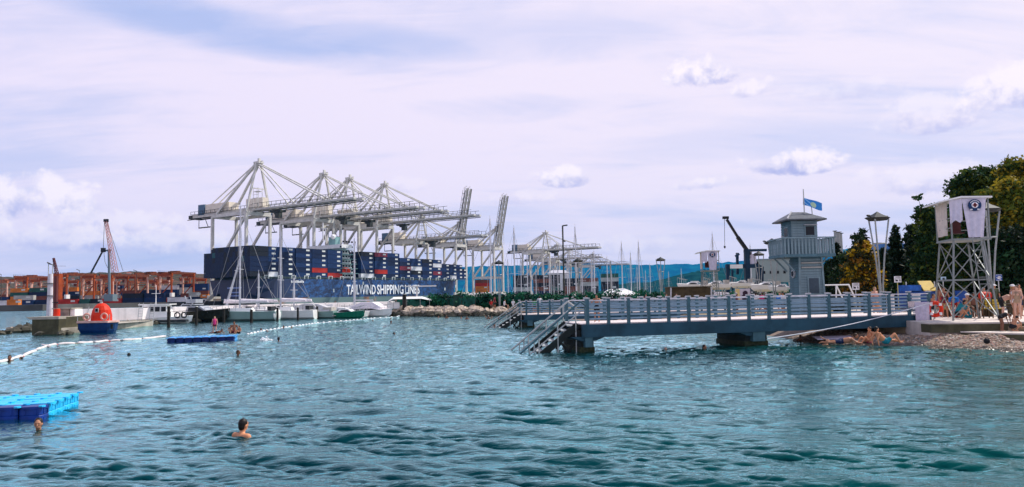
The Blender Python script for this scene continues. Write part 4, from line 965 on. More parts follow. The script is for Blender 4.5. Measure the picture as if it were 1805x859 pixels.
# ------------------------------------------------------------------ first row of moored boats
hteal = mat('grey_green_gelcoat', (.22, .33, .32), .25, var=.1, scale=.6, streak=.2); hblack = mat('black_gelcoat', (.015, .018, .016), .2, var=.3); hgreen = mat('green_gelcoat', (.01, .15, .09), .3, var=.2); hgrn2 = mat('sea_green_hull', (.04, .17, .15), .4, var=.2, streak=.3)
def motor_yacht(L, hm, cabm, glassy=True, fly=False):
    t = thing('motor_yacht', 'x', 'motor boat'); Bm = L * .3; F = L * .125
    hull(B(), L, Bm, F, sheer=.25, transom=.9).build('hull', hm, t)
    cabin(B(), -L * .18, L * .26, Bm * .72, F, F + L * .085, .4, L * .14).build('cabin', cabm, t)
    cabin(B(), -L * .13, L * .2, Bm * .745, F + L * .022, F + L * .066, .4, L * .09, .9).build('windows', glass, t)
    b = B(); b.bar((-L * .2, -Bm * .35, F + L * .05), (-L * .12, -Bm * .3, F + L * .12), .1); b.bar((-L * .2, Bm * .35, F + L * .05), (-L * .12, Bm * .3, F + L * .12), .1); b.box((-L * .05, 0, F + L * .105), (L * .2, Bm * .62, .12)); b.build('roof', cabm, t)
    b = B(); b.bar((L * .2, -Bm * .3, F + .6), (L * .5, -.1, F + .9), .04); b.bar((L * .2, Bm * .3, F + .6), (L * .5, .1, F + .9), .04)
    for i in range(5): q = i / 4; b.bar((L * (.2 + .3 * q), -Bm * .3 * (1 - q) - .1 * q, F + .1), (L * (.2 + .3 * q), -Bm * .3 * (1 - q) - .1 * q, F + .6 + .3 * q), .03)
    b.build('bow_rail', steel, t)
    b = B(); b.box((-L * .38, 0, F + .25), (L * .16, Bm * .7, .5)); b.box((-L * .51, 0, .35), (L * .06, Bm * .8, .1)); b.build('cockpit_seats', mat('boat_cushions', (.45, .42, .38), .8, var=.2), t)
    if fly: b = B(); b.box((-L * .02, 0, F + L * .15), (L * .14, Bm * .5, L * .05)); b.bar((-L * .1, -.5, F + L * .12), (-L * .13, -.5, F + L * .22), .1); b.bar((-L * .1, .5, F + L * .12), (-L * .13, .5, F + L * .22), .1); b.build('flybridge', cabm, t)
    return t
def pos(px, Y, z=0): p = XA(px, Y, z); return (p.x, p.y, z)
# white cabin cruiser at the quay
t = thing('cabin_cruiser', 'white cabin cruiser with a boxy wheelhouse moored by the white jetty wall', 'motor boat', pos(288, 88), .06)
L = 6.6; hull(B(), L, 2.3, .75, transom=.9).build('hull', boatwhite, t); B().box((-.1, 0, .33), (L * .93, 2.1, .28)).build('rubbing_band', fend, t)
cabin(B(), -2.2, .9, 1.9, .75, 2.25, .1, .35, .92).build('wheelhouse', boatwhite, t)
for i in range(4): B().box((-1.75 + i * .7, -.93, 1.75), (.52, .06, .55)).build('window', glass, t)
b = B(); b.box((-.7, 0, 2.3), (3.6, 2.1, .1)); b.build('roof', boatwhite, t)
b = B(); b.torus((1.9, -.8, 1.0), .3, .08); b.torus((2.6, -.6, 1.0), .3, .08); b.bar((1.1, -.95, 1.4), (3.2, -.2, 1.5), .05)
for i in range(4): b.bar((1.2 + i * .6, -.95 + i * .2, .8), (1.2 + i * .6, -.95 + i * .2, 1.42), .04)
b.build('bow_gear', fend, t); b = B(); b.tube((-.9, 0, 2.3), (-.9, 0, 4.6), .05, .03, 6); b.bar((-1.4, 0, 3.6), (-.4, 0, 3.6), .05); b.build('mast', boatwhite, t)
# black motor yacht
t = motor_yacht(9.5, hblack, mat('yacht_silver_grey', (.34, .36, .40), .3), fly=True); tag(t, 'black hulled motor yacht with a raked dark windscreen, moored left of the sailboats', 'motor boat'); t.location = pos(345, 93); t.rotation_euler.z = rad(-14)
t = sailboat(8.6, 14.5, hteal); tag(t, 'sailboat with a grey-green hull, tall upright mast and white furled sail', 'sailboat'); t.location = pos(432, 93); t.rotation_euler.z = rad(176)
# sugar scoop stern
b = B(); b.ell((-4.15, 0, .7), (.25, 1.15, .75), 12, 8); b.build('transom', boatwhite, t)
t = sailboat(7.0, 9.5, boatwhite, tilt=-.0); tag(t, 'small sailboat with a steeply leaning mast, lying behind the black yacht', 'sailboat'); t.location = pos(400, 99); t.rotation_euler.z = rad(188)
for o in [q for q in bpy.data.objects if q.parent == t and q.name.startswith(('mast', 'rigging'))]: o.rotation_euler = (0, rad(-15), 0)
t = sailboat(8.2, 11.5, boatwhite); tag(t, 'sailboat with a white hull and thin mast between two mooring piles', 'sailboat'); t.location = pos(503, 97); t.rotation_euler.z = rad(174)
t = motor_yacht(7.6, hteal, boatwhite); tag(t, 'low pale speedboat under a grey cover beside the white hulled sailboat', 'motor boat'); t.location = pos(545, 99); t.rotation_euler.z = rad(170)
b = B(); b.loft([[(x, -1.05, .95 + .0), (x, -.6, 1.5 + h), (x, .6, 1.5 + h), (x, 1.05, .95)] for x, h in ((-3.2, -.2), (-1.5, .4), (0.5, .5), (2.2, 0))]); b.build('boat_cover', mat('grey_boat_cover', (.45, .45, .48), .85, var=.15, scale=4, bump=.4), t)
t = motor_yacht(5.6, hgreen, boatwhite); tag(t, 'small white motorboat with a bright green hull, bow turned outward', 'motor boat'); t.location = pos(609, 98); t.rotation_euler.z = rad(-18)
t = motor_yacht(6.4, boatwhite, boatwhite); tag(t, 'white motorboat with a pale canopy lying right of the green hulled boat', 'motor boat'); t.location = pos(655, 103); t.rotation_euler.z = rad(-22)
b = B(); b.loft([[(x, -1.1, 1.1 + h * .3), (x, -.8, 1.9 + h), (x, .8, 1.9 + h), (x, 1.1, 1.1 + h * .3)] for x, h in ((-2.8, -.5), (-1.2, .1), (.6, .1), (2.0, -.6))]); b.build('canopy', sailc, t)
t = motor_yacht(6.0, boatwhite, boatwhite, fly=True); tag(t, 'white motorboat with a flybridge partly hidden behind the green hulled boat', 'motor boat'); t.location = pos(583, 106); t.rotation_euler.z = rad(12)
brown_seat = mat('boat_seat_brown', (.20, .12, .06), .7)
# second row of small craft, behind
for i, (px, Y, L, rz, hm, fly, lab) in enumerate(((318, 102, 5.6, 20, boatwhite, True, 'white flybridge boat peeping out between the white cruiser and the black yacht'), (372, 108, 6.0, 160, boatwhite, False, 'white motorboat behind the bow of the black yacht'), (462, 108, 6.4, 12, boatwhite, True, 'white flybridge boat behind the grey-green sailboat stern'), (521, 110, 5.8, 200, boatwhite, False, 'white motorboat behind the white sailboat bow'),
        (560, 112, 6.0, 5, boatwhite, True, 'white boat with flybridge behind the grey covered speedboat'), (632, 108, 5.4, 170, boatwhite, False, 'white motorboat behind the green hulled boat bow'), (672, 116, 5.6, 15, boatwhite, True, 'white flybridge boat just left of the white canopy roof'))):
    t = motor_yacht(L, hm, boatwhite, fly=fly); tag(t, lab, 'motor boat'); t.location = pos(px, Y); t.rotation_euler.z = rad(rz)
for i, (px, Y, h, lab) in enumerate(((524, 100, 5.5, 'short bare mast just left of the covered speedboat'), (631, 104, 11.0, 'tall thin mast crossing the first letters on the ship'), (462, 101, 6.2, 'low mast with a radar dome behind the grey-green sailboat'))):
    t = sailboat(6.0, h, boatwhite, cover=(i != 1)); tag(t, 'small sailboat: ' + lab, 'sailboat'); t.location = pos(px, Y); t.rotation_euler.z = rad(170 + 8 * i)
for i, (px, Y, rz, lab) in enumerate(((476, 99, 60, 'little white open boat nosed in behind the grey-green sailboat stern'), (533, 101, 75, 'little white open boat between the white sailboat and the covered speedboat'), (572, 103, 100, 'little white open boat behind the covered speedboat stern'), (640, 101, 80, 'little white open boat wedged between the green hulled boat and the canopy boat'), (676, 106, 70, 'little white open boat left of the sea-green workboat'), (327, 95, 95, 'little white open boat between the white cruiser and the black yacht'))):
    t = thing('dinghy', lab, 'dinghy', pos(px, Y), rad(rz)); hull(B(), 3.8, 1.6, .7).build('hull', boatwhite, t)
    b = B(); b.box((-.9, 0, .72), (.5, 1.2, .08)); b.box((.2, 0, .72), (.4, 1.2, .08)); b.build('seat', brown_seat, t); b = B(); b.box((-2.0, 0, .8), (.25, .3, .6)); b.box((-2.0, 0, .3), (.1, .1, .8)); b.build('outboard_motor', black, t); b = B(); b.bar((-.2, -.6, .75), (.3, -.5, 1.6), .05); b.bar((-.2, .6, .75), (.3, .5, 1.6), .05); b.bar((.3, -.5, 1.6), (.3, .5, 1.6), .05); b.build('windscreen_frame', steel, t)
# canopy fishing boat
t = thing('canopy_boat', 'sea-green workboat with a large white canopy roof at the end of the marina', 'boat', pos(722, 106), rad(4))
hull(B(), 7.2, 2.6, 1.0).build('hull', hgrn2, t); cabin(B(), -3.1, -1.2, 2.0, 1.0, 1.9, .1, .2).build('cabin', boatwhite, t)
b = B(); b.loft([[(x, -1.4, 2.35 + h), (x, -.6, 2.65 + h * 1.4), (x, .6, 2.65 + h * 1.4), (x, 1.4, 2.35 + h), (x, 0, 2.25 + h)] for x, h in ((-2.9, -.35), (-2.2, .0), (1.8, .0), (3.2, -.3))]); b.build('canopy', boatwhite, t)
for sx in (-2.2, -.3, 1.6, 2.9):
    for sy in (-1.2, 1.2): B().tube((sx, sy, 1.0), (sx, sy, 2.35), .04, .04, 6).build('canopy_post', steel, t)
b = B(); b.box((.6, -1.2, 1.5), (3.4, .05, .9)); b.build('side_curtain', netm, t)
t = motor_yacht(5.2, boatwhite, boatwhite); tag(t, 'white boat with a flat white T-top roof behind the canopy workboat', 'motor boat'); t.location = pos(742, 118, 0); t.rotation_euler.z = .1
b = B(); b.box((0, 0, 4.3), (5.0, 2.0, .16)); b.bar((-.6, 0, 1), (-.6, 0, 4.3), .3); b.build('hard_top', boatwhite, t)
# mooring piles
for i, (px, yt, yb, r) in enumerate(((297, 541, 577, .17), (346, 541, 573, .15), (394.5, 545, 569, .15), (443, 546, 569, .17), (489, 543, 566, .15), (525, 542, 564, .14), (559, 541, 562, .15), (657, 536, 556, .12), (685, 534, 556, .17), (713, 519, 557, .30), (595, 545, 560, .12))):
    q = G(px, yb, 0); t = thing('mooring_pile', f'dark timber mooring pile {("below the white cruiser bow", "against the black yacht hull", "at the bow of the grey-green sailboat", "amidships of the grey-green sailboat", "behind the round white stern of the sailboat", "between the white sailboat and the covered speedboat", "against the grey covered speedboat", "in front of the pale canopy motorboat", "left of the sea-green workboat", "thick and tall beside the white canopy roof", "behind the green hulled motorboat")[i]}', 'pile', tuple(q), group='mooring piles of the marina')
    h = P(px, yt, q.y).z; B().tube((0, 0, -1), (0, 0, h), r, r * .92, 9).build('pile', timber, t); B().tube((0, 0, h), (0, 0, h + .05), r * 1.1, r * .9, 9).build('cap', steel if i % 2 else timber, t)

# ------------------------------------------------------------------ the white jetty and concrete head at the left
jl = [XA(128, 82), XA(250, 86), XA(400, 98), XA(560, 110), XA(690, 119)]
jt = [(p.x, p.y) for p in jl]; jb = [(p.x, p.y + 3.5) for p in jl[::-1]]
wall_m = mat('whitewashed_wall', (.88, .82, .82), .85, var=.1, scale=.6, bump=.2, streak=.35)
o = B().prism(jt + jb, .6, 1.95).build('jetty_wall', wall_m); tag(o, 'long whitewashed jetty wall running behind the moored boats', 'wall')
sh_ = [(p.x, p.y - 2.0) for p in jl]; o = B().prism(sh_ + [(x, y - .003) for x, y in jt[::-1]], -1, .55).build('jetty_footing', concrete); o['kind'] = 'structure'
for px in (240, 247, 254, 225):
    pass
t = thing('wall_ladder', 'thin steel bathing ladder rails leaning on the white jetty wall', 'ladder', pos(242, 83.5)); o_ = Vector(pos(242, 83.5))
for dx in (0, .45, 1.3, 1.75): B().tube((dx, 0, 0), (dx, .4, 2.5), .03, .03, 5).build('rail', steel, t)
b = B()
for z in np.arange(.4, 2.2, .3): b.bar((0, .2 * z / 1.2, z), (.45, .2 * z / 1.2, z), .03); b.bar((1.3, .2 * z / 1.2, z), (1.75, .2 * z / 1.2, z), .03)
b.build('rungs', steel, t)
# concrete head block
q = G(78, 590, 0); Yc = q.y
t = thing('concrete_block', 'large weathered concrete mole head with an overhanging flat cap at the left', 'quay block', (q.x, Yc, 0)); o_ = Vector((q.x, Yc, 0))
xl, xr = XA(56, Yc).x, XA(103, Yc).x; top = P(78, 560, Yc).z
B(o_).prism([(xl, Yc), (xr, Yc), (xr + .2, Yc + 4), (xl, Yc + 4)], -1, top).build('block', darkconc, t)
xl2, xr2 = XA(46, Yc).x, XA(104, Yc).x
B(o_).add([(xl2, Yc - .12, top + .06), (xr2, Yc - .12, top + .06), (xr2, Yc + 4.3, top + .06), (xl2, Yc + 4.3, top + .06), (xl2 + .35, Yc - .10, top - .16), (xr2, Yc - .10, top - .16), (xr2, Yc + 4.2, top - .16), (xl2 + .35, Yc + 4.2, top - .16)], [(0, 1, 2, 3), (7, 6, 5, 4), (4, 5, 1, 0), (5, 6, 2, 1), (6, 7, 3, 2), (7, 4, 0, 3)]).build('cap_slab', concrete, t)
o = B().prism([(xr, Yc + .3), (XA(150, 66).x, 66), (XA(165, 80).x, 82), (xr - 1, 82)], -1, .52).build('landing_stage', concrete); o['kind'] = 'structure'
t = thing('kiosk', 'small pale concrete cabin with a flat roof on the landing behind the mole head', 'cabin', pos(116, Yc + 3.2, .52)); hh = P(116, 545, Yc + 3.2).z - .52
B().box((0, 0, hh / 2), (1.3, 1.4, hh)).build('wall', mat('kiosk_wall', (.30, .25, .22), .85, var=.2, streak=.4), t); B().box((.1, 0, hh + .05), (1.75, 1.7, .1)).build('roof', concrete, t); B().box((.9, .05, hh / 2), (.4, 1.2, hh - .04)).build('buttress', wall_m, t); B().box((-.1, -.72, hh * .45), (.62, .05, hh * .78)).build('door', mat('grey_door', (.22, .19, .18), .6), t)
t = thing('harbour_light_tower', 'pale slender light tower with railings behind the mole head', 'light tower', pos(87, 84, .5)); H_ = P(87, 483, 84).z - .5
B().loft([[(math.cos(a) * r, math.sin(a) * r, z) for a in np.linspace(0, 6.283, 12, endpoint=False)] for r, z in ((.34, 0), (.28, H_ * .6), (.26, H_))]).build('tower', mat('tower_pale_paint', (.62, .58, .62), .6, var=.1, streak=.3), t)
for sx in (-.25, .22): B().tube((sx, 0, H_), (sx, 0, H_ + 1.1), .05, .05, 6).build('lamp_post', steel, t)
b = B(); b.bar((-.25, 0, H_ + 1.15), (.3, 0, H_ + 1.0), .08); b.bar((.2, 0, H_ + .9), (1.7, 0, H_ + .85), .025); b.bar((-.4, 0, H_ + 1.3), (0, 0, H_ + 1.1), .12); b.build('light_arm', cranedark, t)
for z in (.55, .8): b = B(); b.box((0, 0, H_ * z), (1.0, .9, .06)); b.build('platform', cranedark, t)
t = thing('mooring_dolphin', 'dark red steel post standing tight beside the pale light tower', 'post', pos(97, 80, .5)); B().tube((0, 0, 0), (0, 0, P(97, 487, 80).z - .5), .24, .2, 8).build('post', mat('dark_red_steel', (.12, .03, .03), .5), t); B().tube((0, 0, 2.2), (0, 0, 2.3), .3, .3, 8).build('collar', black, t)
t = thing('buoy_drum', 'bright orange drum on top of the mole head beside the cabin', 'drum', pos(100, Yc + 1.5, top + .08)); B().tube((0, 0, 0), (0, 0, .62), .27, .25, 12).build('drum', red, t); B().tube((0, 0, .62), (0, 0, .66), .2, .2, 12).build('lid', orange2, t)
for i, (px, py, s) in enumerate(((12, 589, .75), (24, 587, .9), (33, 586, 1.2), (44, 586, 1.1), (50, 582, 1.3), (22, 584, .8), (2, 590, .7), (38, 581, .8), (68, 592, .6), (108, 591, .7), (120, 590, .6))):
    p = G(px, py, 0); rock((p.x, p.y, .1 + .1 * (s > 1)), s * .9, i != 5, 'dark wet boulder piled against the mole head' if i != 5 else 'pale dry boulder on the rocks left of the mole head', 'boulders at the mole head' if i != 5 else None)
# rubble along the footing
for i in range(26):
    u = i / 25; p = XA(150 + 250 * u, 79 + 17 * u); rock((p.x, p.y - rs.uniform(.2, 1), rs.uniform(0, .25)), rs.uniform(.5, 1.0), rs.random() < .5, 'rough rubble stone at the foot of the white jetty wall', 'rubble stones below the jetty')
# orange-red cabin boat
Yb = G(175, 587, 0).y; t = thing('cabin_boat', 'stubby orange-red cabin boat with a blue hull and two life rings', 'boat', pos(175, Yb), rad(0))
bl = mat('boat_hull_blue', (.004, .030, .12), .35, var=.2, streak=.3); w = 56 * Yb / 1300
b = B(); b.loft([[(x * (.78 + .22 * s), y * (.7 + .3 * s), z) for x, y in ((-w / 2, -.9), (w / 2 - .2, -.9), (w / 2, 0), (w / 2 - .2, .9), (-w / 2, .9))] for s, z in ((0, -.3), (.7, .25), (1, .88))]); b.build('hull', bl, t)
b = B(); b.loft([[(x, y, z) for x, y in ((-w / 2 - .05, -.97), (w / 2 - .15, -.97), (w / 2 + .1, 0), (w / 2 - .15, .97), (-w / 2 - .05, .97))] for z in (.9, 1.06)]); b.build('gunwale', mat('gunwale_pale_pink', (.62, .38, .34), .5), t)
b = B(); b.loft([[(.12 + r * math.cos(a), .1 + .75 * r / .85 * math.sin(a), z) for a in np.linspace(0, 6.283, 16, endpoint=False)] for r, z in ((.86, 1.05), (.84, 1.55), (.74, 2.0), (.56, 2.32), (.34, 2.52), (.1, 2.60))]); b.build('cabin', red, t)
B().box((.12, -.67, 1.98), (.30, .06, .36)).build('window_frame', steel, t); B().box((.12, -.705, 1.98), (.2, .05, .26)).build('window', glass, t)
for sx in (-.66, .86): B().torus((sx, -.82, 1.42), .27, .075).build('life_ring', mat('life_ring_pink', (.75, .35, .28), .5), t)
b = B(); b.bar((-.9, -.6, 1.1), (-.7, -.4, 2.3), .05); b.bar((w / 2 - .2, -.6, 1.1), (w / 2 - .2, -.6, 1.6), .05); b.bar((-w / 2, -.9, 1.5), (-.9, -.9, 1.5), .04); b.bar((-w / 2, -.9, 1.0), (-w / 2, -.9, 1.5), .04); b.build('rail', steel, t)
b = B(); b.box((.12, 0, 2.62), (.16, .16, .2)); b.build('roof_light', steel, t)
b = B(); b.tube((-w / 2 - .08, -.5, .3), (-w / 2 - .08, -.5, .75), .11, .11, 8); b.tube((w / 2 + .02, -.6, .35), (w / 2 + .02, -.6, .75), .11, .11, 8); b.build('fender', black, t)
# ------------------------------------------------------------------ the two bathing piers
prail = mat('pier_blue_grey_paint', (.055, .130, .165), .5, var=.18, scale=2, streak=.4)
pslat = mat('pier_slat_skylit', (.22, .32, .40), .4, var=.2, scale=2, streak=.3)  # paler than the posts: sky highlights put into the slat colour
ptop = mat('pier_pale_rail_top', (.58, .57, .62), .5, var=.2, scale=3)  # top rail paler than the posts below it
pfas = mat('pier_beam_blue', (.018, .062, .095), .6, var=.3, scale=.8, bump=.2, streak=.55)
pdeck = mat('pier_pale_deck', (.66, .58, .58), .8, var=.12, scale=3)
pcap = mat('post_cap_white', (.42, .42, .44), .5, var=.12)
ppile = mat('pier_pile_dark', (.016, .022, .022), .8, var=.4, scale=2, bump=.4)
weedm = mat('weed_and_mussels', (.012, .022, .008), .7, c2=(.045, .050, .025), scale=9, bump=1.0, bscale=30)
def pier(px0, Y0, px1, Y1, deck, fas, posts_px, width, piles, name, label):
    A, Z = XA(px0, Y0), XA(px1, Y1); ax_ = (Z - A).normalized(); nn = Vector((-ax_.y, ax_.x, 0)); Ln = (Z - A).length
    t = thing('pier', label, 'pier', tuple(A)); rz = math.atan2(ax_.y, ax_.x)
    def Q(s, w, z): return A + ax_ * s + nn * w + Vector((0, 0, z))
    def s_of(px):
        a_ = (px - 902.5) / 1300; 
        lo, hi = -2, Ln + 2
        for _ in range(30):
            m_ = (lo + hi) / 2
            if PX(Q(m_, 0, deck))[0] < px: lo = m_
            else: hi = m_
        return (lo + hi) / 2
    for w in (-.02, width + .02):
        b = B(A); n = 10; vs = []; lip = []
        b.bar(Q(0, w, deck - fas / 2 - .03), Q(Ln, w, deck - fas / 2 - .03), .22, fas); b.build('edge_beam', pfas, t)
    s = 0.12; L0 = []
    me = None
    while s < Ln - .1:       # deck planks, all one mesh
        if me is None:
            me = B().box((0, 0, 0), (.235, width - .26, .05)).mesh('plank', pdeck)
        o = bpy.data.objects.new('plank', me); COL.objects.link(o); o.parent = t; o.location = Q(s, width / 2, deck - .005) - A; o.rotation_euler = (0, 0, rz); s += .25
        if len(L0) > 280: break
        L0.append(o)
    ss = [s_of(p) for p in posts_px]
    post_me = B().box((0, 0, .53), (.125, .13, 1.16)).mesh('post', prail); cap_me = B().box((0, 0, 1.14), (.19, .19, .06)).mesh('post_cap', pcap)
    slat_cache = {}
    for w in (0.0, width):
        for i, s in enumerate(ss):
            o = bpy.data.objects.new('post', post_me); COL.objects.link(o); o.parent = t; o.location = Q(s, w, deck) - A; o.rotation_euler = (0, 0, rz)
            c = bpy.data.objects.new('post_cap', cap_me); COL.objects.link(c); c.parent = o
            if i + 1 < len(ss):
                g_ = ss[i + 1] - s; k_ = round(g_, 2)
                if k_ not in slat_cache: slat_cache[k_] = (B().box((0, 0, 0), (k_ - .16, .03, .086)).mesh('slat', pslat), B().box((0, 0, 0), (k_ - .16, .15, .05)).mesh('top_rail', ptop))
                for z in ((.22, .385, .55, .715, .88) if w == 0.0 else (.30, .52, .75)):
                    q = bpy.data.objects.new('slat', slat_cache[k_][0]); COL.objects.link(q); q.parent = t; q.location = Q(s + g_ / 2, w, deck + z) - A; q.rotation_euler = (rad(-32), 0, rz)
                q = bpy.data.objects.new('top_rail', slat_cache[k_][1]); COL.objects.link(q); q.parent = t; q.location = Q(s + g_ / 2, w, deck + 1.03) - A; q.rotation_euler = (0, 0, rz)
    for px, wd in piles:
        s = s_of(px); b = B(A); b.box(tuple(Q(s, width / 2, deck / 2 - .9)), (wd, width - .5, deck + 1.2), rz); b.build('pile', ppile, t)
        b = B(A); b.box(tuple(Q(s, width / 2, -.1)), (wd + .07, width - .43, .62), rz); b.build('weed_band', weedm, t)
        b = B(A); b.box(tuple(Q(s, .1, deck - fas - .22)), (wd * .55, .3, .5), rz); b.build('pile_bracket', prail, t)
        b = B(A); b.add([tuple(Q(s - wd / 2 - .55, 0, deck - fas)), tuple(Q(s + wd / 2 + .55, 0, deck - fas)), tuple(Q(s + wd / 2, 0, deck - fas - .2)), tuple(Q(s - wd / 2, 0, deck - fas - .2)),
              tuple(Q(s - wd / 2 - .55, width, deck - fas)), tuple(Q(s + wd / 2 + .55, width, deck - fas)), tuple(Q(s + wd / 2, width, deck - fas - .2)), tuple(Q(s - wd / 2, width, deck - fas - .2))],
              [(0, 3, 2, 1), (4, 5, 6, 7), (0, 4, 7, 3), (1, 2, 6, 5), (3, 7, 6, 2)]); b.build('haunch', pfas, t)
    b = B(A); b.box(tuple(Q(Ln / 2, width / 2, deck - .12)), (Ln - .3, width - .3, .1), rz); b.build('deck_frame', ppile, t)
    return t, Q, Ln
posts = [1036] + [1073 + 35.35 * i for i in range(17)]
near_pier, NQ, NL = pier(1027, 33.0, 1641, 37.0, 1.25, .56, posts, 3.2, [(1037, .62), (1336, 1.15)], 'pier', 'near blue-grey bathing pier with slatted railings and white post caps')
far_pier, FQ, FL = pier(924, 59.0, 1420, 63.0, 1.02, .42, [928 + 20.6 * i for i in range(24)], 3.2, [(934, .75), (1075, 1.0), (1230, 1.0)], 'pier', 'far blue-grey bathing pier running behind the near one')
def stairs(Q, deck, name_label, scale=1.0, w0=.5, w1=2.4, run=3.1):
    p0 = Q(0, w0, 0); t = thing('pier_stairs', name_label, 'stairs', tuple(p0)); o_ = Vector(p0)
    def R(s, w, z): return Q(-s, w, z)
    for w in (w0, w1):
        b = B(o_); b.bar(R(.02, w, deck - .05), R(run * .86, w, -.55), .07, .30); b.build('stringer', ppile, t)
    n = 8
    for i in range(n):
        u = (i + .5) / n; b = B(o_); p = R(run * .86 * u, (w0 + w1) / 2, deck - (deck + .5) * u + .02); b.box(tuple(p), (.28, w1 - w0 - .08, .05)); b.build('tread', steel, t)
    for w in (w0 - .03, w1 + .03):
        b = B(o_); b.tube(R(-.1, w, deck + 1.0), R(run, w, .0), .045, .045, 7); b.tube(R(-.1, w, deck + 1.0), R(-.45, w, deck + .75), .045, .045, 7); b.build('hand_rail', prail if w < w1 else steel, t)
        b = B(o_); b.tube(R(-.1, w, deck + .55), R(run * .86, w, -.1), .03, .03, 6); b.build('mid_rail', steel, t)
        for u in (.05, .36, .68, .76, .84):
            b = B(o_); zt = deck + 1.0 - (deck + 1.0) * (u * run + .1) / (run + .1); b.tube(R(run * u, w, zt), R(run * u, w, -.6), .03, .03, 6); b.build('rail_post', steel, t)
    b = B(o_); b.bar(R(.9, w0, -.6), R(.05, w0, deck * .55), .1); b.bar(R(.05, w0, -.5), R(.9, w0, deck * .4), .1); b.bar(R(.9, w1, -.6), R(.05, w1, deck * .55), .1); b.build('cross_brace', ppile, t)
    return t
stairs(NQ, 1.25, 'steel bathing stairs with blue-grey handrails going into the water from the near pier head', run=2.75)
stairs(FQ, 1.02, 'steel bathing stairs leading into the water from the far pier head', run=2.9)
# rope from the pile to the rail end
a, z = P(1352, 597, 34.6), P(1641, 533, 36.6)
t = B(a); n = 14; pts = [a.lerp(z, i / n) + Vector((0, -.12, -.18 * math.sin(math.pi * i / n))) for i in range(n + 1)]; t.path(pts, .022, 5)
tag(t.build('mooring_rope', mat('white_rope', (.70, .72, .78), .7)), 'taut white rope running from the pier pile up to the railing end', 'rope')
def cloth(name, p0, p1, drop, m, label, cat, sw=.06, org=None, parent=None, gather=0.0, n=14, mm=10, jag=0.0):
    """A hanging cloth between p0 and p1 with folds."""
    p0, p1 = Vector(p0), Vector(p1); d = (p1 - p0); nn = Vector((d.y, -d.x, 0)).normalized(); o_ = Vector(org) if org else p0; b = B(o_); vs = []
    for back in (0, 1):
        for j in range(mm + 1):
            v = j / mm
            for i in range(n + 1):
                u = i / n; uu = .5 + (u - .5) * (1 - gather * v)
                f = math.sin(u * 17 + v * 1.5) * sw * (.2 + v) + math.sin(u * 7 + 1 + v * 3) * sw * .7 * v
                q = p0 + d * uu + nn * (f - back * .012); q.z -= drop * v * (1 - jag * (.5 - .5 * math.sin(u * 9 + 1))); vs.append(tuple(q))
    k_ = (n + 1) * (mm + 1); fs = []
    for j in range(mm):
        for i in range(n):
            q = j * (n + 1) + i; fs.append((q, q + 1, q + n + 2, q + n + 1)); fs.append((k_ + q + n + 1, k_ + q + n + 2, k_ + q + 1, k_ + q))
    b.add(vs, fs); ob = b.build(name, m, parent, smooth=True)
    if label: tag(ob, label, cat)
    return ob
towelm = mat('lilac_towel', (.50, .46, .58), .95, var=.12, scale=6, bump=.4, bscale=60)
q0_, q1_ = NQ(0, 0, 0), NQ(0, 0, 0)
cloth('towel', P(1612, 533, 36.55), P(1638, 532, 36.75), .95, towelm, 'pale lilac towel hung over the end bay of the near pier railing', 'towel', .03)
cloth('towel', P(1600, 532, 36.5), P(1612, 531, 36.55), .3, mat('pink_cloth', (.6, .5, .5), .9), 'small pale cloth tied to the railing beside the lilac towel', 'cloth', .03)

# ------------------------------------------------------------------ watch tower with balcony and flag
tb = mat('tower_siding_blue_grey', (.18, .26, .29), .6, var=.15, scale=2, streak=.4); tbd = mat('tower_siding_shaded', (.075, .15, .185), .6, var=.15, scale=2, streak=.4); slate = mat('tower_roof_slate', (.075, .085, .10), .45, var=.25, scale=4)  # darker siding copy has the side walls' shade in its colour
TX, TY = 16.06 + .62, 41.3 + .7
t = thing('watch_tower', 'blue-grey timber watch tower with a slatted balcony and hipped roof', 'tower', (TX, TY, .78)); tower = t
w, d = 1.24, 1.4; ZB = 3.62
B().add([(-w / 2 - .06, -d / 2 - .06, 0), (w / 2 + .06, -d / 2 - .06, 0), (w / 2 + .06, d / 2 + .06, 0), (-w / 2 - .06, d / 2 + .06, 0), (-w / 2 + .02, -d / 2, ZB), (w / 2 - .04, -d / 2, ZB), (w / 2 - .04, d / 2, ZB), (-w / 2 + .02, d / 2, ZB)], [(3, 2, 1, 0), (4, 5, 6, 7), (0, 1, 5, 4), (1, 2, 6, 5), (2, 3, 7, 6), (3, 0, 4, 7)]).build('shaft_wall', tbd, t)
def board(c, dm, m, rx=0, ry=0, nm='plank'):
    o = B().box((0, 0, 0), dm).build(nm, m, t); o.location = c; o.rotation_euler = (rx, ry, 0); return o
for i in range(24):
    z = .09 + i * .147
    f = .06 * (1 - i / 24)
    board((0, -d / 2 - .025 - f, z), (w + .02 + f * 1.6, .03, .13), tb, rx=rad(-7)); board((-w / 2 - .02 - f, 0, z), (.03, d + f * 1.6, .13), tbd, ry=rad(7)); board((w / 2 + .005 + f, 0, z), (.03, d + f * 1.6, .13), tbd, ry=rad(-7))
for sx in (-1, 1): B().bar((sx * (w / 2 + .085), -d / 2 - .10, 0), (sx * (w / 2 + .0), -d / 2 - .05, ZB), .1).build('corner_trim', tb, t)
o = B().box((.10, -d / 2 - .10, 2.02), (.70, .06, 1.0)).build('door_frame', tb, t); dr = B().box((.10, -d / 2 - .115, 2.02), (.54, .05, .84)).build('door', mat('tower_door_slate', (.05, .075, .10), .5, var=.15), t)
for z in (3.05, 3.3): B().box((.03, -d / 2 - .10, z), (1.15, .09, .07)).build('louvre', mat('pale_trim', (.38, .37, .34), .6), t)
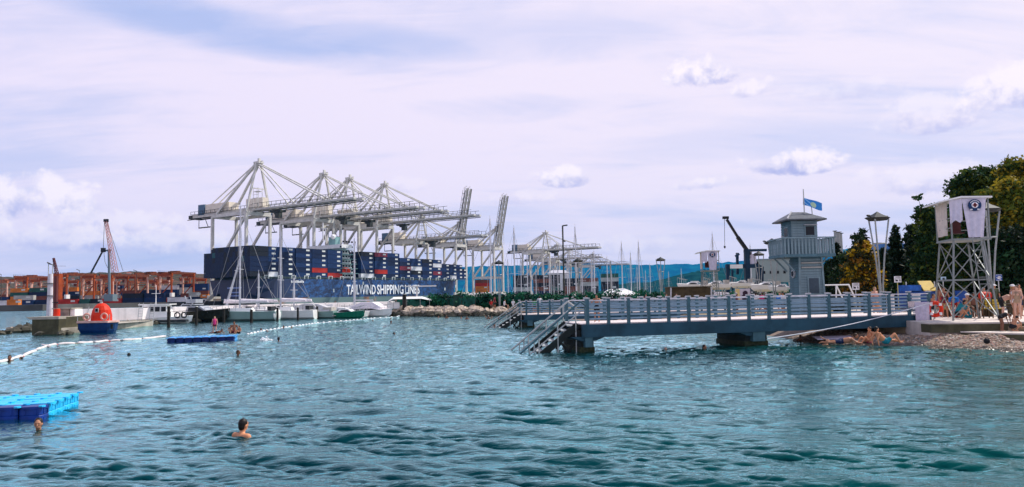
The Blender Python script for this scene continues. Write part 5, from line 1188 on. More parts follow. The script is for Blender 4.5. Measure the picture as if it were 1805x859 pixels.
q = B().tube((-w / 2 - .14, .0, 2.72), (-w / 2 - .05, .0, 2.72), .24, .24, 16).build('porthole_frame', pcap, t); B().tube((-w / 2 - .155, .0, 2.72), (-w / 2 - .13, .0, 2.72), .16, .16, 16).build('pane', glass, q)
# balcony
_before = {q.name for q in bpy.data.objects}
bw, bd = 2.72, 2.3; fx0, fx1, fy0, fy1 = -bw / 2 - .3 + .22, bw / 2 + .05, -bd / 2 - .2, bd / 2
B().box(((fx0 + fx1) / 2, (fy0 + fy1) / 2, ZB + .08), (fx1 - fx0, fy1 - fy0, .16)).build('balcony_floor', tbd, t)
for sx in (-1, 1):
    for sy in (-1, 1): B().bar((sx * w / 2, sy * d * .4, ZB - .75), (fx0 + .15 if sx < 0 else fx1 - .15, sy * d * .4, ZB), .08).build('bracket', tb, t)
bal = B().box((0, 0, .42), (.095, .03, .86)).mesh('baluster', tb); bal2 = B().box((0, 0, .42), (.03, .10, .86)).mesh('baluster', tb)
def addb(me, x, y):
    o = bpy.data.objects.new('baluster', me); COL.objects.link(o); o.parent = t; o.location = (x, y, ZB + .16)
nb_ = 15
for i in range(nb_):
    x = fx0 + .08 + (fx1 - fx0 - .16) * i / (nb_ - 1); addb(bal, x, fy0 + .03); addb(bal, x, fy1 - .03)
for i in range(1, 13):
    y = fy0 + (fy1 - fy0) * i / 13; addb(bal2, fx0 + .03, y); addb(bal2, fx1 - .03, y)
for (a_, b_) in (((fx0, fy0), (fx1, fy0)), ((fx0, fy1), (fx1, fy1)), ((fx0, fy0), (fx0, fy1)), ((fx1, fy0), (fx1, fy1))):
    B().bar((*a_, ZB + 1.06), (*b_, ZB + 1.06), .11, .07).build('balcony_rail', tb, t)
# cabin
cw, cdp = 1.42, 1.5; ZC = ZB + .16; ZT = ZC + 1.88
cab = B().box((-.02, .05, (ZC + ZT) / 2), (cw, cdp, ZT - ZC)).build('cabin_wall', tbd, t)
for i in range(13):
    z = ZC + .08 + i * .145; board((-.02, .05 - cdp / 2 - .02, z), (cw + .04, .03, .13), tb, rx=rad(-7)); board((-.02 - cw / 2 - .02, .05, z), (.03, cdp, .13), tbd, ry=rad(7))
for (c, dm) in (((.28, .05 - cdp / 2 - .05, ZC + 1.32), (.60, .06, .60)), ((-.02 - cw / 2 - .05, -.05, ZC + 1.3), (.06, .62, .6))):
    o = B().box(c, dm).build('window_frame', tb, t); dm2 = (dm[0] - .12 if dm[0] > .1 else .06, dm[1] - .12 if dm[1] > .1 else .06, dm[2] - .12); B().box((c[0] - (.012 if dm[0] < .1 else 0), c[1] - (.012 if dm[1] < .1 else 0), c[2]), dm2).build('pane', glass, o)
B().box((.28, .05 - cdp / 2 - .16, ZC + 1.64), (.72, .24, .03)).build('window_awning', pcap, t)
rw, rdp = 2.2, 2.3
B().add([(-rw / 2 - .05, -rdp / 2, ZT + .02), (rw / 2, -rdp / 2, ZT + .02), (rw / 2, rdp / 2, ZT + .02), (-rw / 2 - .05, rdp / 2, ZT + .02), (-rw / 2 - .05, -rdp / 2, ZT + .09), (rw / 2, -rdp / 2, ZT + .09), (rw / 2, rdp / 2, ZT + .09), (-rw / 2 - .05, rdp / 2, ZT + .09), (-.42, 0, ZT + .58), (.32, 0, ZT + .58)],
        [(3, 2, 1, 0), (0, 1, 5, 4), (1, 2, 6, 5), (2, 3, 7, 6), (3, 0, 4, 7), (4, 5, 9, 8), (5, 6, 9), (6, 7, 8, 9), (7, 4, 8)]).build('roof', slate, t)
for px_ in (-.5, -.1, .3, .7): pass
B().bar((-rw / 2, -rdp / 2, ZT + .12), (-.42, 0, ZT + .6), .06).build('ridge_trim', pcap, t)
fp = (.24, -.2, ZT + .45); B().tube(fp, (fp[0] + .0, fp[1], fp[2] + 1.42), .035, .03, 7).build('flag_pole', steel, t); B().tube((.74, -.1, ZT + .3), (.69, -.1, ZT + 1.0), .03, .03, 7).build('short_pole', steel, t)
for q in bpy.data.objects:
    if q.parent == t and q.name not in _before: q.location.x -= .24
# flag: its own thing on the pole
fb = P(1415.5, 348, TY - .2); m_ = bpy.data.materials.new('flag_cloth'); m_.use_nodes = True; tt = m_.node_tree; bs = tt.nodes['Principled BSDF']; uvn = tt.nodes.new('ShaderNodeTexCoord')
sp = tt.nodes.new('ShaderNodeSeparateXYZ'); tt.links.new(uvn.outputs['Object'], sp.inputs[0])
dx = M(tt, 'SUBTRACT', sp.outputs[0], .55); zc = M(tt, 'ADD', sp.outputs[2], M(tt, 'ADD', M(tt, 'MULTIPLY', sp.outputs[0], .36), .26)); r_ = M(tt, 'SQRT', M(tt, 'ADD', M(tt, 'MULTIPLY', dx, dx), M(tt, 'MULTIPLY', zc, zc)))
disc = M(tt, 'LESS_THAN', r_, .15); stripe = M(tt, 'MULTIPLY', M(tt, 'GREATER_THAN', M(tt, 'SINE', M(tt, 'MULTIPLY', M(tt, 'ADD', sp.outputs[0], sp.outputs[2]), 26)), .55), M(tt, 'LESS_THAN', sp.outputs[0], .42))
cc = MIX(tt, stripe, (.02, .22, .62), (.22, .50, .85)); cc = MIX(tt, disc, cc, (.45, .62, .42)); tt.links.new(cc, bs.inputs['Base Color']); bs.inputs['Roughness'].default_value = .8
b = B(fb); vs = []; nx, nz = 18, 8
for back in (0, 1):
    for j in range(nz + 1):
        for i in range(nx + 1):
            u = i / nx; v = j / nz; vs.append((fb.x + u * 1.08, fb.y + .07 * math.sin(u * 7 + v) - back * .006, fb.z - .36 * u - v * (.47 - .06 * u) + .05 * math.sin(u * 5 + 1.0) * v))
k_ = (nx + 1) * (nz + 1)
b.add(vs, [(j * (nx + 1) + i, j * (nx + 1) + i + 1, (j + 1) * (nx + 1) + i + 1, (j + 1) * (nx + 1) + i) for j in range(nz) for i in range(nx)] + [(k_ + (j + 1) * (nx + 1) + i, k_ + (j + 1) * (nx + 1) + i + 1, k_ + j * (nx + 1) + i + 1, k_ + j * (nx + 1) + i) for j in range(nz) for i in range(nx)])
tag(b.build('flag', m_, smooth=True), 'blue flag with a pale round emblem flying from the watch tower roof', 'flag')
def gull(p, label, s=1.0, g=None):
    t = thing('gull', label, 'bird', p, random.uniform(0, 6), g, s)
    b = B(); b.loft([[(x, r * math.cos(a) * .8, .13 + z + r * math.sin(a)) for a in np.linspace(0, 6.283, 8, endpoint=False)] for x, r, z in ((-.26, .01, .03), (-.15, .05, .0), (0, .085, -.005), (.10, .075, .02), (.16, .045, .07), (.2, .05, .11), (.25, .035, .12), (.29, .012, .11))]); b.build('body', mat('gull_grey', (.32, .32, .34), .7, var=.3, scale=12), t)
    b = B(); b.tube((.28, 0, .24), (.34, 0, .23), .012, .004, 5); b.build('beak', orange2, t)
    b = B(); b.tube((.02, .02, .07), (.02, .02, 0), .008, .008, 4); b.tube((.02, -.02, .07), (.02, -.02, 0), .008, .008, 4); b.build('feet', orange2, t)
gull(tuple(P(1437, 391.5, TY)), 'grey gull perched at the edge of the watch tower roof'); gull(tuple(P(1384, 423.5, TY - 1.25)), 'gull perched on the balcony rail corner of the watch tower', .8)

# ------------------------------------------------------------------ lifeguard stands
lgm = mat('lifeguard_frame_steel', (.22, .24, .235), .45, metal=.2, var=.15, scale=3, streak=.35); clothm = mat('white_cloth', (.60, .57, .68), .9, var=.08, scale=5, bump=.3, bscale=20); creamc = mat('cream_cloth', (.62, .52, .46), .9, var=.1, scale=4)
embl = mat('emblem_blue', (.012, .04, .12), .7); embr = mat('emblem_red', (.18, .01, .02), .7); embw = mat('emblem_white', (.75, .75, .78), .7)
def lifeguard_stand():
    t = thing('lifeguard_stand', 'x', 'lifeguard stand')
    bot = [(-1.05, 1.1, 0), (-1.35, -1.3, 0), (.32, -1.45, 0), (1.05, 1.35, 0)]; Z1 = 3.86; top = [(-.85, 1.0, Z1), (-.92, -1.05, Z1), (.25, -1.1, Z1), (.85, 1.0, Z1)]
    bot = [(-1.02, 1.3, 0), (-.98, -1.28, 0), (.98, -1.28, 0), (1.02, 1.3, 0)]; top = [(-.66, 1.0, Z1), (-.66, -1.0, Z1), (.64, -1.0, Z1), (.64, 1.0, Z1)]
    def L(i, z): return Vector(bot[i]).lerp(Vector(top[i]), z / Z1)
    for i in range(4): B().bar(L(i, 0), L(i, Z1), .07).build('leg', lgm, t)
    zm = 1.95
    for i in range(4):
        j = (i + 1) % 4; B().bar(L(i, zm), L(j, zm), .07).build('cross_rail', lgm, t)
        for (a, b_, c, d_) in ((.15, zm - .05, 0, 0), (zm + .05, Z1 - .05, 0, 0)):
            B().bar(L(i, a), L(j, b_), .038).build('brace', lgm, t); B().bar(L(j, a), L(i, b_), .038).build('brace', lgm, t)
    B().add([(-.78, -1.12, Z1), (.95, -1.12, Z1), (.95, 1.12, Z1), (-.78, 1.12, Z1), (-.78, -1.12, Z1 + .09), (.95, -1.12, Z1 + .09), (.95, 1.12, Z1 + .09), (-.78, 1.12, Z1 + .09)], [(3, 2, 1, 0), (4, 5, 6, 7), (0, 1, 5, 4), (1, 2, 6, 5), (2, 3, 7, 6), (3, 0, 4, 7)]).build('platform', lgm, t)
    for x, y in ((-.74, -1.06), (.90, -1.06), (-.74, 1.06), (.90, 1.06)): B().tube((x, y, Z1 + .08), (x, y, 5.93), .04, .04, 7).build('roof_post', lgm, t)
    for z in (Z1 + .62, Z1 + 1.1):
        B().tube((-.74, -1.06, z), (-.74, 1.06, z), .03, .03, 6).build('guard_rail', lgm, t); B().tube((.60, -1.06, z), (.9, -1.06, z), .03, .03, 6).build('guard_rail', lgm, t); B().tube((.9, -1.06, z), (.9, 1.06, z), .03, .03, 6).build('guard_rail', lgm, t); B().tube((-.74, 1.06, z), (.9, 1.06, z), .03, .03, 6).build('guard_rail', lgm, t)
    B().add([(-1.3, -1.25, 5.72), (1.05, -1.25, 5.86), (1.05, 1.25, 5.86), (-1.3, 1.25, 5.72), (-1.3, -1.25, 5.78), (1.05, -1.25, 5.94), (1.05, 1.25, 5.94), (-1.3, 1.25, 5.78), (-.3, -1.25, 5.99), (-.3, -1.25, 5.91), (-.3, 1.25, 5.99), (-.3, 1.25, 5.91)],
            [(3, 11, 9, 0), (11, 2, 1, 9), (4, 8, 10, 7), (8, 5, 6, 10), (0, 9, 8, 4), (9, 1, 5, 8), (1, 2, 6, 5), (2, 11, 10, 6), (11, 3, 7, 10), (3, 0, 4, 7)]).build('roof', boatwhite, t)
    # ladder on the right front
    for x in (.0, .36): B().bar((x + .12, -1.12, Z1), (x + .30, -1.30, .9), .04).build('ladder_rail', lgm, t)
    for k_ in range(9): u = (k_ + .5) / 9; B().bar((.12 + .18 * u, -1.12 - .18 * u, Z1 - 2.95 * u), (.48 + .18 * u, -1.12 - .18 * u, Z1 - 2.95 * u), .03).build('rung', lgm, t)
    c = cloth('banner', (-.24, -1.14, 5.88), (.80, -1.16, 5.88), 1.9, clothm, None, None, .035, org=(0, 0, 0), parent=t, gather=.36)
    b = B(); b.tube((.28, -1.18, 5.53), (.28, -1.235, 5.53), .285, .285, 28); b.build('emblem_disc', embl, c)
    b = B(); b.tube((.28, -1.225, 5.53), (.28, -1.245, 5.53), .145, .145, 22); b.box((.12, -1.22, 5.32), (.10, .04, .05)); b.box((.42, -1.22, 5.32), (.10, .04, .05)); b.build('emblem_ring', embw, c)
    for a in range(7): pass
    b = B(); b.box((.28, -1.25, 5.53), (.075, .02, .21)); b.build('cross', embr, c); b = B(); b.box((.28, -1.251, 5.53), (.20, .018, .07)); b.build('cross', embr, c); b = B()
    for k_ in range(9): a = rad(35 + k_ * 13.7); b.box((.28 + .215 * math.cos(a), -1.23, 5.53 + .215 * math.sin(a)), (.028, .03, .05)); 
    b.build('emblem_lettering', embw, c)
    cloth('side_cloth', (-.35, -1.2, 5.90), (-.38, -1.16, 5.90), .1, clothm, None, None, .01, org=(0, 0, 0), parent=t) if False else None
    cloth('short_cloth', (-.80, -1.12, 5.82), (-.24, -1.14, 5.88), 1.15, clothm, None, None, .03, org=(0, 0, 0), parent=t, jag=.12)
    cloth('back_cloth', (-.78, .95, 5.78), (-.78, -.7, 5.80), 1.65, creamc, None, None, .05, org=(0, 0, 0), parent=t, gather=.35)
    ch = B(); ch.box((-.12, .1, Z1 + .42), (.5, .5, .05)); ch.box((-.12, .34, Z1 + .75), (.5, .05, .6)); ch.build('chair', mat('dark_red_chair', (.10, .03, .03), .6), t)
    return t
LG_ = Proto(lifeguard_stand)
LG_((22.33, 36.6, .97), rad(-13), 'near steel lifeguard stand hung with white cloths and a round blue emblem', 'lifeguard stands')
LG_((XA(1253, 76).x, 76, .78), rad(-10), 'far lifeguard stand with a white emblem cloth, in front of the wooded hill', 'lifeguard stands')

# ------------------------------------------------------------------ three-legged lamps
lampm = mat('lamp_pole_grey', (.30, .32, .32), .4, metal=.3, var=.15, scale=3)
lamps_dark = mat('lamp_shade_slate', (.018, .022, .024), .5, var=.2, scale=3)
def tripod_lamp():
    t = thing('street_lamp', 'x', 'street lamp'); H = 6.2
    for i in range(3):
        a = rad(90 + 120 * i); B().path([(.10 * math.cos(a), .10 * math.sin(a), 0), (.12 * math.cos(a), .12 * math.sin(a), 2.0), (.30 * math.cos(a), .30 * math.sin(a), 3.8), (.66 * math.cos(a), .66 * math.sin(a), H - .1)], .05, 7).build('leg', lampm, t)
    b = B(); b.torus((0, 0, 4.6), .38, .03, 'z', 18, 5); b.build('ring', lampm, t)
    n = 6
    R0 = [(.78 * math.cos(rad(60 * i + 30)), .78 * math.sin(rad(60 * i + 30)), H) for i in range(n)]
    b = B(); b.loft([[(x * .7, y * .7, H - .16) for x, y, z in R0], R0, [(x * .3, y * .3, H + .26) for x, y, z in R0], [(x * .03, y * .03, H + .40) for x, y, z in R0]]); b.build('lamp_shade', lamps_dark, t)
    for i in range(2):
        a = math.pi * i + .1; b = B(); b.ell((.84 * math.cos(a), .84 * math.sin(a), H + .12), (.17, .09, .07), 9, 6); b.tube((.6 * math.cos(a), .6 * math.sin(a), H + .02), (.8 * math.cos(a), .8 * math.sin(a), H + .1), .03, .03, 5); b.build('floodlight', lamps_dark, t)
    b = B(); b.tube((0, 0, 0), (0, 0, .35), .26, .2, 10); b.build('base', lampm, t)
    return t
LM = Proto(tripod_lamp)
for px, Y, lab in ((1556, 46, 'three-legged lamp standing between the golden conifer and the cypresses'), (1752, 42, 'three-legged lamp behind the near lifeguard stand'), (1167, 100, 'three-legged lamp left of the far lifeguard stand'),
                   (881, 100, 'three-legged lamp beside the raised-boom crane feet'), (1021, 98, 'three-legged lamp in front of the dark container stacks'), (1341, 90, 'three-legged lamp right of the travel lift'), (1366, 68, 'three-legged lamp half hidden by the watch tower balcony')):
    LM(tuple(XA(px, Y, .78)), rad(4 + (px % 7) * 9), lab, 'three-legged park lamps')

# ------------------------------------------------------------------ boatyard: travel lift, jib crane, boats ashore, building
bluem = mat('travel_lift_blue', (.006, .032, .07), .45, var=.25, scale=1, streak=.3)
Yt = 96
o_ = XA(1310, Yt, .78); t = thing('travel_lift', 'dark blue boat travel lift frame standing in the boatyard', 'boat hoist', tuple(o_))
def bars(nm, lst, m, w, Y=Yt):
    for (x0, y0, x1, y1, *r) in lst: b = B(o_); b.bar(P(x0, y0, Y + (r[1] if len(r) > 1 else 0)), P(x1, y1, Y + (r[1] if len(r) > 1 else 0)), r[0] if r else w); b.build(nm, m, t)
bars('post', [(1283, 466, 1283, 516, .42), (1291, 476, 1291, 512, .25, 5), (1299.5, 446, 1300, 484, .32, 5), (1316, 442, 1318, 516, .62), (1336, 470, 1336, 516, .45), (1344, 470, 1344, 510, .25, 5)], bluem, .6)
bars('cross_beam', [(1311, 442, 1351, 441, .32), (1279, 470, 1337, 469, .5), (1296, 452, 1303, 448, .25)], bluem, .5)
b = B(o_); b.box(tuple(P(1298, 470, Yt - .6)), (1.6, .2, .5)); b.build('sign_plate', boatwhite, t)
b = B(o_); b.path([P(1325, 444, Yt), P(1322, 468, Yt)], .06, 4); b.slab([P(1322, 450, Yt), P(1332, 446, Yt), P(1334, 464, Yt), P(1324, 466, Yt)], .05); b.build('sling', clothm, t)
o_ = XA(1342, 99, .78); t = thing('jib_crane', 'black telescopic crane jib slanting up to the left above the travel lift', 'crane', tuple(o_))
b = B(o_); b.bar(P(1340, 474, 99), P(1300, 418, 99), .44); b.build('jib', black, t); b = B(o_); b.bar(P(1301, 419, 99), P(1281, 387, 99), .30); b.build('jib_extension', black, t)
b = B(o_); b.box(tuple(P(1279, 384, 99)), (.8, .35, .35)); b.build('jib_head', black, t); b = B(o_); b.bar(P(1338, 468, 99), P(1340, 515, 99), .5); b.box(tuple(P(1340, 506, 99)), (2, 1.6, 1.2)); b.build('crane_base', bluem, t)
b = B(o_); b.tube(P(1277, 386, 99), P(1277.5, 434, 99), .03, .03, 4); b.tube(P(1277.5, 434, 99), P(1277.5, 438, 99), .15, .1, 6); b.build('hoist_rope', cranedark, t)
for i, (px, Y, L, rz, fly, lab) in enumerate(((1222, 88, 3.4, 186, False, 'white cabin boat with orange trim shored up behind the brown hut'), (1262, 90, 3.1, 184, False, 'white yacht with a dark window band stored beside the far lifeguard stand'), (1307, 92, 2.6, 178, False, 'white boat stored under the blue travel lift'), (1350, 84, 3.3, 190, False, 'white boat under covers stored left of the watch tower'), (1378, 80, 2.4, 170, False, 'small white boat ashore tight against the watch tower'))):
    t = motor_yacht(L * 1.1, boatwhite, boatwhite, fly=fly); tag(t, lab, 'motor boat', None); zz = P(px, (508, 506, 503, 509, 510)[i], Y).z - .1; t.location = pos(px, Y, max(.9, zz)); t.rotation_euler.z = rad(rz)
    for k_ in (-.3, .25): b = B(); b.bar((L * k_, -.4, -1.6), (L * k_, -.4, -.1), .12); b.bar((L * k_, .4, -1.6), (L * k_, .4, -.1), .12); b.build('stand', steel, t)
brown = mat('brown_timber', (.075, .055, .03), .85, var=.25, scale=2, streak=.3)
t = thing('timber_hut', 'long brown timber hut with pale corner posts below the boats ashore', 'hut', pos(1213, 72, .78)); w_ = 70 * 72 / 1300
zt = P(1213, 507, 72).z - .78
B().box((0, 0, zt / 2), (w_, 2.2, zt)).build('wall', brown, t)
for x in (-w_ / 2, w_ / 2): B().bar((x, -1.15, 0), (x + .1, -1.15, zt + .1), .12).build('corner_post', ptop, t)
for a, b_ in (((.35, .3), (.75, 1.3)), ((1.0, 1.25), (1.6, .2)), ((1.5, 1.4), (1.85, .4))): B().bar((a[0], -1.16, a[1]), (b_[0], -1.16, b_[1]), .07).build('leaning_pole', ptop, t)
B().box((0, 0, zt + .05), (w_ + .2, 2.5, .08)).build('roof', mat('hut_roof', (.12, .10, .07), .8), t)
t = thing('poster_board', 'poster board with a yellow stripe and a dark figure on pale lilac', 'poster', pos(1311, 62, .78)); w_ = 26 * 62 / 1300; z0, z1 = P(1311, 529, 62).z - .78, P(1311, 509, 62).z - .78
B().box((0, .03, (z0 + z1) / 2), (w_, .06, z1 - z0)).build('panel', mat('poster_lilac', (.55, .50, .58), .6), t); B().box((-w_ * .36, -.01, (z0 + z1) / 2), (w_ * .27, .03, z1 - z0 - .02)).build('yellow_stripe', mat('poster_yellow', (.72, .55, .25), .6), t)
b = B(); b.box((w_ * .16, -.012, z0 + .2), (w_ * .46, .02, .4)); b.tube((w_ * .16, 0, z0 + .58), (w_ * .16, -.022, z0 + .58), .2, .2, 12); b.box((w_ * .05, -.011, z0 + .42), (.16, .02, .5)); b.build('printed_figure', mat('poster_dark', (.04, .02, .04), .6), t)
for x in (-w_ / 2 + .05, w_ / 2 - .05): B().bar((x, .08, 0), (x, .08, z0 + .2), .06).build('post', steel, t)
t = thing('grey_shed', 'pale grey-green boatyard shed with a flat roof behind the watch tower', 'building', pos(1372, 130, .78)); w_ = 62 * 130 / 1300; zt = P(1372, 458, 130).z - .78
B().box((0, 4, zt / 2 + 1.6), (w_, 8, zt - 3.2)).build('wall', mat('shed_grey', (.26, .33, .34), .6, var=.08, scale=.3, streak=.3), t); B().box((0, 4.1, 1.0), (w_ - .2, 7.8, 2.0)).build('base_wall', mat('shed_dark', (.03, .04, .045), .6), t); B().box((0, 4, zt + .1), (w_ + .3, 8.3, .2)).build('roof', mat('shed_roof', (.20, .27, .32), .5), t)
for i in range(5): B().box((-w_ / 2 + .8 + i * 1.2, -.03, zt - 2.2), (.4, .06, .5)).build('window', glass, t)
t = thing('blue_roofed_building', 'low building with a bright blue roof glimpsed behind the lamp and cypresses', 'building', pos(1575, 120, .78)); zt = P(1575, 434, 120).z - .78
B().box((0, 0, zt / 2 - .7), (7, 7, zt - 1.4)).build('wall', mat('pale_wall', (.40, .45, .50), .7), t); B().box((0, 0, zt - .5), (7.6, 7.6, 1.4)).build('roof', mat('roof_blue', (.05, .17, .45), .5), t)
t = thing('marquee', 'white peaked marquee beyond the marina hedge', 'tent', pos(1092, 150, 2.2)); 
B().add([(-3.9, -2, 0), (3.9, -2, 0), (3.9, 2, 0), (-3.9, 2, 0), (-2.3, 0, 1.15), (1.0, 0, 1.35)], [(0, 1, 5, 4), (1, 2, 5), (2, 3, 4, 5), (3, 0, 4), (3, 2, 1, 0)]).build('canopy', boatwhite, t)
for i in range(6): B().bar((-3.8 + i * 1.5, -1.95, -1.4), (-3.8 + i * 1.5, -1.95, 0), .09).build('post', steel, t)
B().box((1, 0, -1.0), (13, .2, .7)).build('white_fence', boatwhite, t)
# tall plain poles and columns
for i, (px, yt, Y, r, lab) in enumerate(((1478, 408, 90, .16, 'plain grey pole, leftmost and thinnest of three behind the watch tower'), (1483.5, 410, 92, .26, 'thick grey column, middle one of three behind the watch tower'), (1487.5, 412, 95, .24, 'thick grey column beside the golden conifer, last of three'), (995, 398, 120, .14, 'dark pole with a bent head rising over the dark container stacks'), (1078, 462, 110, .1, 'short grey pole beside the marquee'), (1300, 520, 60, .06, 'thin low pole beside the poster board'))):
    q = XA(px, Y, .78); h = P(px, yt, Y).z; t = thing('tall_pole', lab, 'pole', tuple(q)); B().tube((0, 0, 0), (0, 0, h - .78), r, r * .9, 8).build('pole', lampm if px != 995 else cranedark, t)
    b = B(); b.box((0, 0, h - .74), (r * 2.4, r * 2.4, .08)) if px != 995 else (b.bar((0, 0, h - .8), (.8, 0, h - .7), .2), b.bar((0, 0, h - 3.2), (.4, 0, h - 3.4), .2)); b.build('head', cranedark, t)
# swing frame
t = thing('swing_frame', 'white tubular swing frame standing in front of dark conifers', 'swing', pos(1478, 52, .78)); o_ = Vector(pos(1478, 52, .78))
for (a, b_) in (((1450, 503), (1453, 528)), ((1474, 503), (1486, 528)), ((1474, 503), (1474, 528)), ((1496, 502), (1508, 528))): b = B(o_); b.tube(P(*a, 52), P(*b_, 52), .055, .055, 6); b.build('leg', boatwhite, t)
b = B(o_); b.tube(P(1449, 503, 52), P(1497, 502, 52), .055, .055, 6); b.build('top_bar', boatwhite, t)
# signs
def sign(px, Y, yt, yb, w, base, marks, label, postm=steel):
    z1, z0 = P(px, yt, Y).z - .78, P(px, yb, Y).z - .78; t = thing('park_sign', label, 'sign', pos(px, Y, .78)); W_ = w * Y / 1300
    B().tube((0, .05, 0), (0, .05, z0 + .1), .03, .03, 6).build('post', postm, t); B().box((0, 0, (z0 + z1) / 2), (W_, .04, z1 - z0)).build('board', base[0], t)
    b = B(); h = z1 - z0
    for (x, z, ww, hh) in marks: b.box((x * W_, -.022, z0 + z * h), (ww * W_, .012, hh * h))
    b.build('sign_markings', base[1], t); return t
wsg = (mat('sign_white', (.70, .70, .74), .5), mat('sign_black', (.02, .02, .03), .5)); bsg = (mat('sign_blue', (.03, .08, .28), .5), mat('sign_white', (.7, .7, .74), .5))
mk = [(0, .62, .86, .04), (-.18, .3, .34, .26), (-.3, .45, .12, .12), (.3, .3, .12, .3), (.22, .4, .14, .08), (0, .88, .7, .05), (0, .78, .8, .04)]
sign(1511, 50, 499, 511, 12, wsg, mk, 'white notice board with black pictograms in front of the golden conifer')
sign(1586, 47, 487, 498, 12, wsg, mk, 'white notice board with black pictograms standing by the cypresses', mat('yellow_post', (.4, .35, .12), .5))
sign(1667, 44, 488, 496, 9, (mat('sign_pale_blue', (.35, .50, .62), .5), wsg[1]), [(0, .5, .4, .5), (0, .5, .7, .1)], 'small pale blue sign behind the lifeguard stand legs')
sign(1765, 44, 484, 495, 11, bsg, [(0, .5, .9, .06), (-.1, .45, .3, .35), (.05, .65, .4, .15), (.15, .3, .12, .3), (0, .93, .92, .05), (0, .07, .92, .05)], 'blue and white pictogram sign on a post behind the standing bathers')
# kiosks, bins, drum, benches
t = thing('beach_booth', 'blue booth with a yellow awning among the dark trees', 'booth', pos(1618, 50, .78)); 
B().box((0, 0, 1.0), (2.1, 1.2, 1.15)).build('counter', mat('booth_blue', (.01, .05, .22), .5, var=.3, scale=3), t); B().box((-.5, -.05, 1.75), (1.0, 1.1, .45)).build('board', mat('booth_blue2', (.015, .09, .35), .5, var=.3, scale=4), t); B().add([(.1, -.75, 1.6), (1.0, -.75, 1.6), (1.0, 0, 2.25), (.1, 0, 2.25), (.1, -.7, 1.55), (1.0, -.7, 1.55), (1.0, .05, 2.2), (.1, .05, 2.2)], [(0, 1, 2, 3), (7, 6, 5, 4), (0, 4, 5, 1), (1, 5, 6, 2), (2, 6, 7, 3), (3, 7, 4, 0)]).build('awning', mat('awning_yellow', (.45, .30, .03), .6), t)
for x in (-.95, .95): B().bar((x, -.5, 0), (x, -.5, 2.2), .06).build('post', steel, t)
t = thing('blue_column', 'bright blue advertising column behind the lifeguard stand', 'column', pos(1696, 48, .78)); B().tube((0, 0, 0), (0, 0, 1.55), .33, .33, 14).build('column', mat('booth_blue', (.01, .05, .22), .5), t); B().tube((0, 0, 1.55), (0, 0, 1.62), .37, .37, 14).build('cap', black, t)
t = thing('red_drum', 'red drum lying on a wooden rack behind the lifeguard stand', 'drum', pos(1739, 37.6, .97)); z_ = P(1739, 521, 37.6).z - .97; b = B(); b.tube((-.24, 0, z_), (.24, 0, z_), .19, .19, 14); b.build('drum', red, t)
for x in (-.14, .05, .22): b = B(); b.torus((x, 0, z_), .19, .012, 'x', 16, 5); b.build('hoop', embr, t)
for a in ((-.2, -.15), (.2, -.15), (-.2, .15), (.2, .15)): B().bar((a[0] * 1.2, a[1], 0), (a[0], a[1], z_ - .15), .04).build('rack_leg', brown, t)
yel = mat('yellow_board', (.52, .38, .05), .6, var=.2, scale=3, streak=.3)
def bench(px, Y, w, lab, m=yel, back=True):
    t = thing('bench', lab, 'bench', pos(px, Y, .97)); W_ = w * Y / 1300
    for z in (.30, .45, .6, .75) if back else (): B().box((0, .16, z + .1), (W_, .04, .12)).build('plank', m, t)
    for y in (-.2, -.05, .1): B().box((0, y, .42), (W_, .12, .04)).build('plank', m, t)
    for x in (-W_ / 2 + .1, W_ / 2 - .1): B().box((x, -.02, .2), (.07, .4, .4)).build('leg', brown, t)
bench(1753, 39.5, 24, 'bright yellow slatted bench beside the red drum'); bench(1729, 39.8, 18, 'yellow slatted bench just left of the red drum'); bench(1668, 40.5, 14, 'small yellow bench behind the lifeguard stand leg', back=True)
bench(1788, 41.5, 20, 'dark slatted bench behind the standing bathers', brown)
for i, (px, py, c, lab) in enumerate(((1571, 520, (.6, .6, .62), 'white waste bin behind the railing posts of the near pier'), (1617, 522, (.55, .55, .6), 'pale waste bin near the end of the pier railing'))):
    t = thing('waste_bin', lab, 'bin', pos(px, 43, .78)); b = B(); b.tube((0, 0, 0), (0, 0, 1.4), .2, .22, 12); b.build('bin', mat('bin_pale' + str(i), c, .5), t); b = B(); b.tube((0, 0, 1.4), (0, 0, 1.46), .25, .25, 12); b.build('lid', mat('bin_pale' + str(i), c, .5), t)
t = B(); lr = P(1646, 545, 37); t = thing('life_ring', 'orange life ring hanging on the pier railing end post', 'life ring', tuple(lr)); B().torus((0, -.1, 0), .32, .095, 'y', 22, 9).build('ring', red, t)
for a in range(4): c_, s_ = math.cos(rad(45 + 90 * a)), math.sin(rad(45 + 90 * a)); B().box((.32 * c_, -.1, .32 * s_), (.13, .21, .13)).build('band', embw, t)

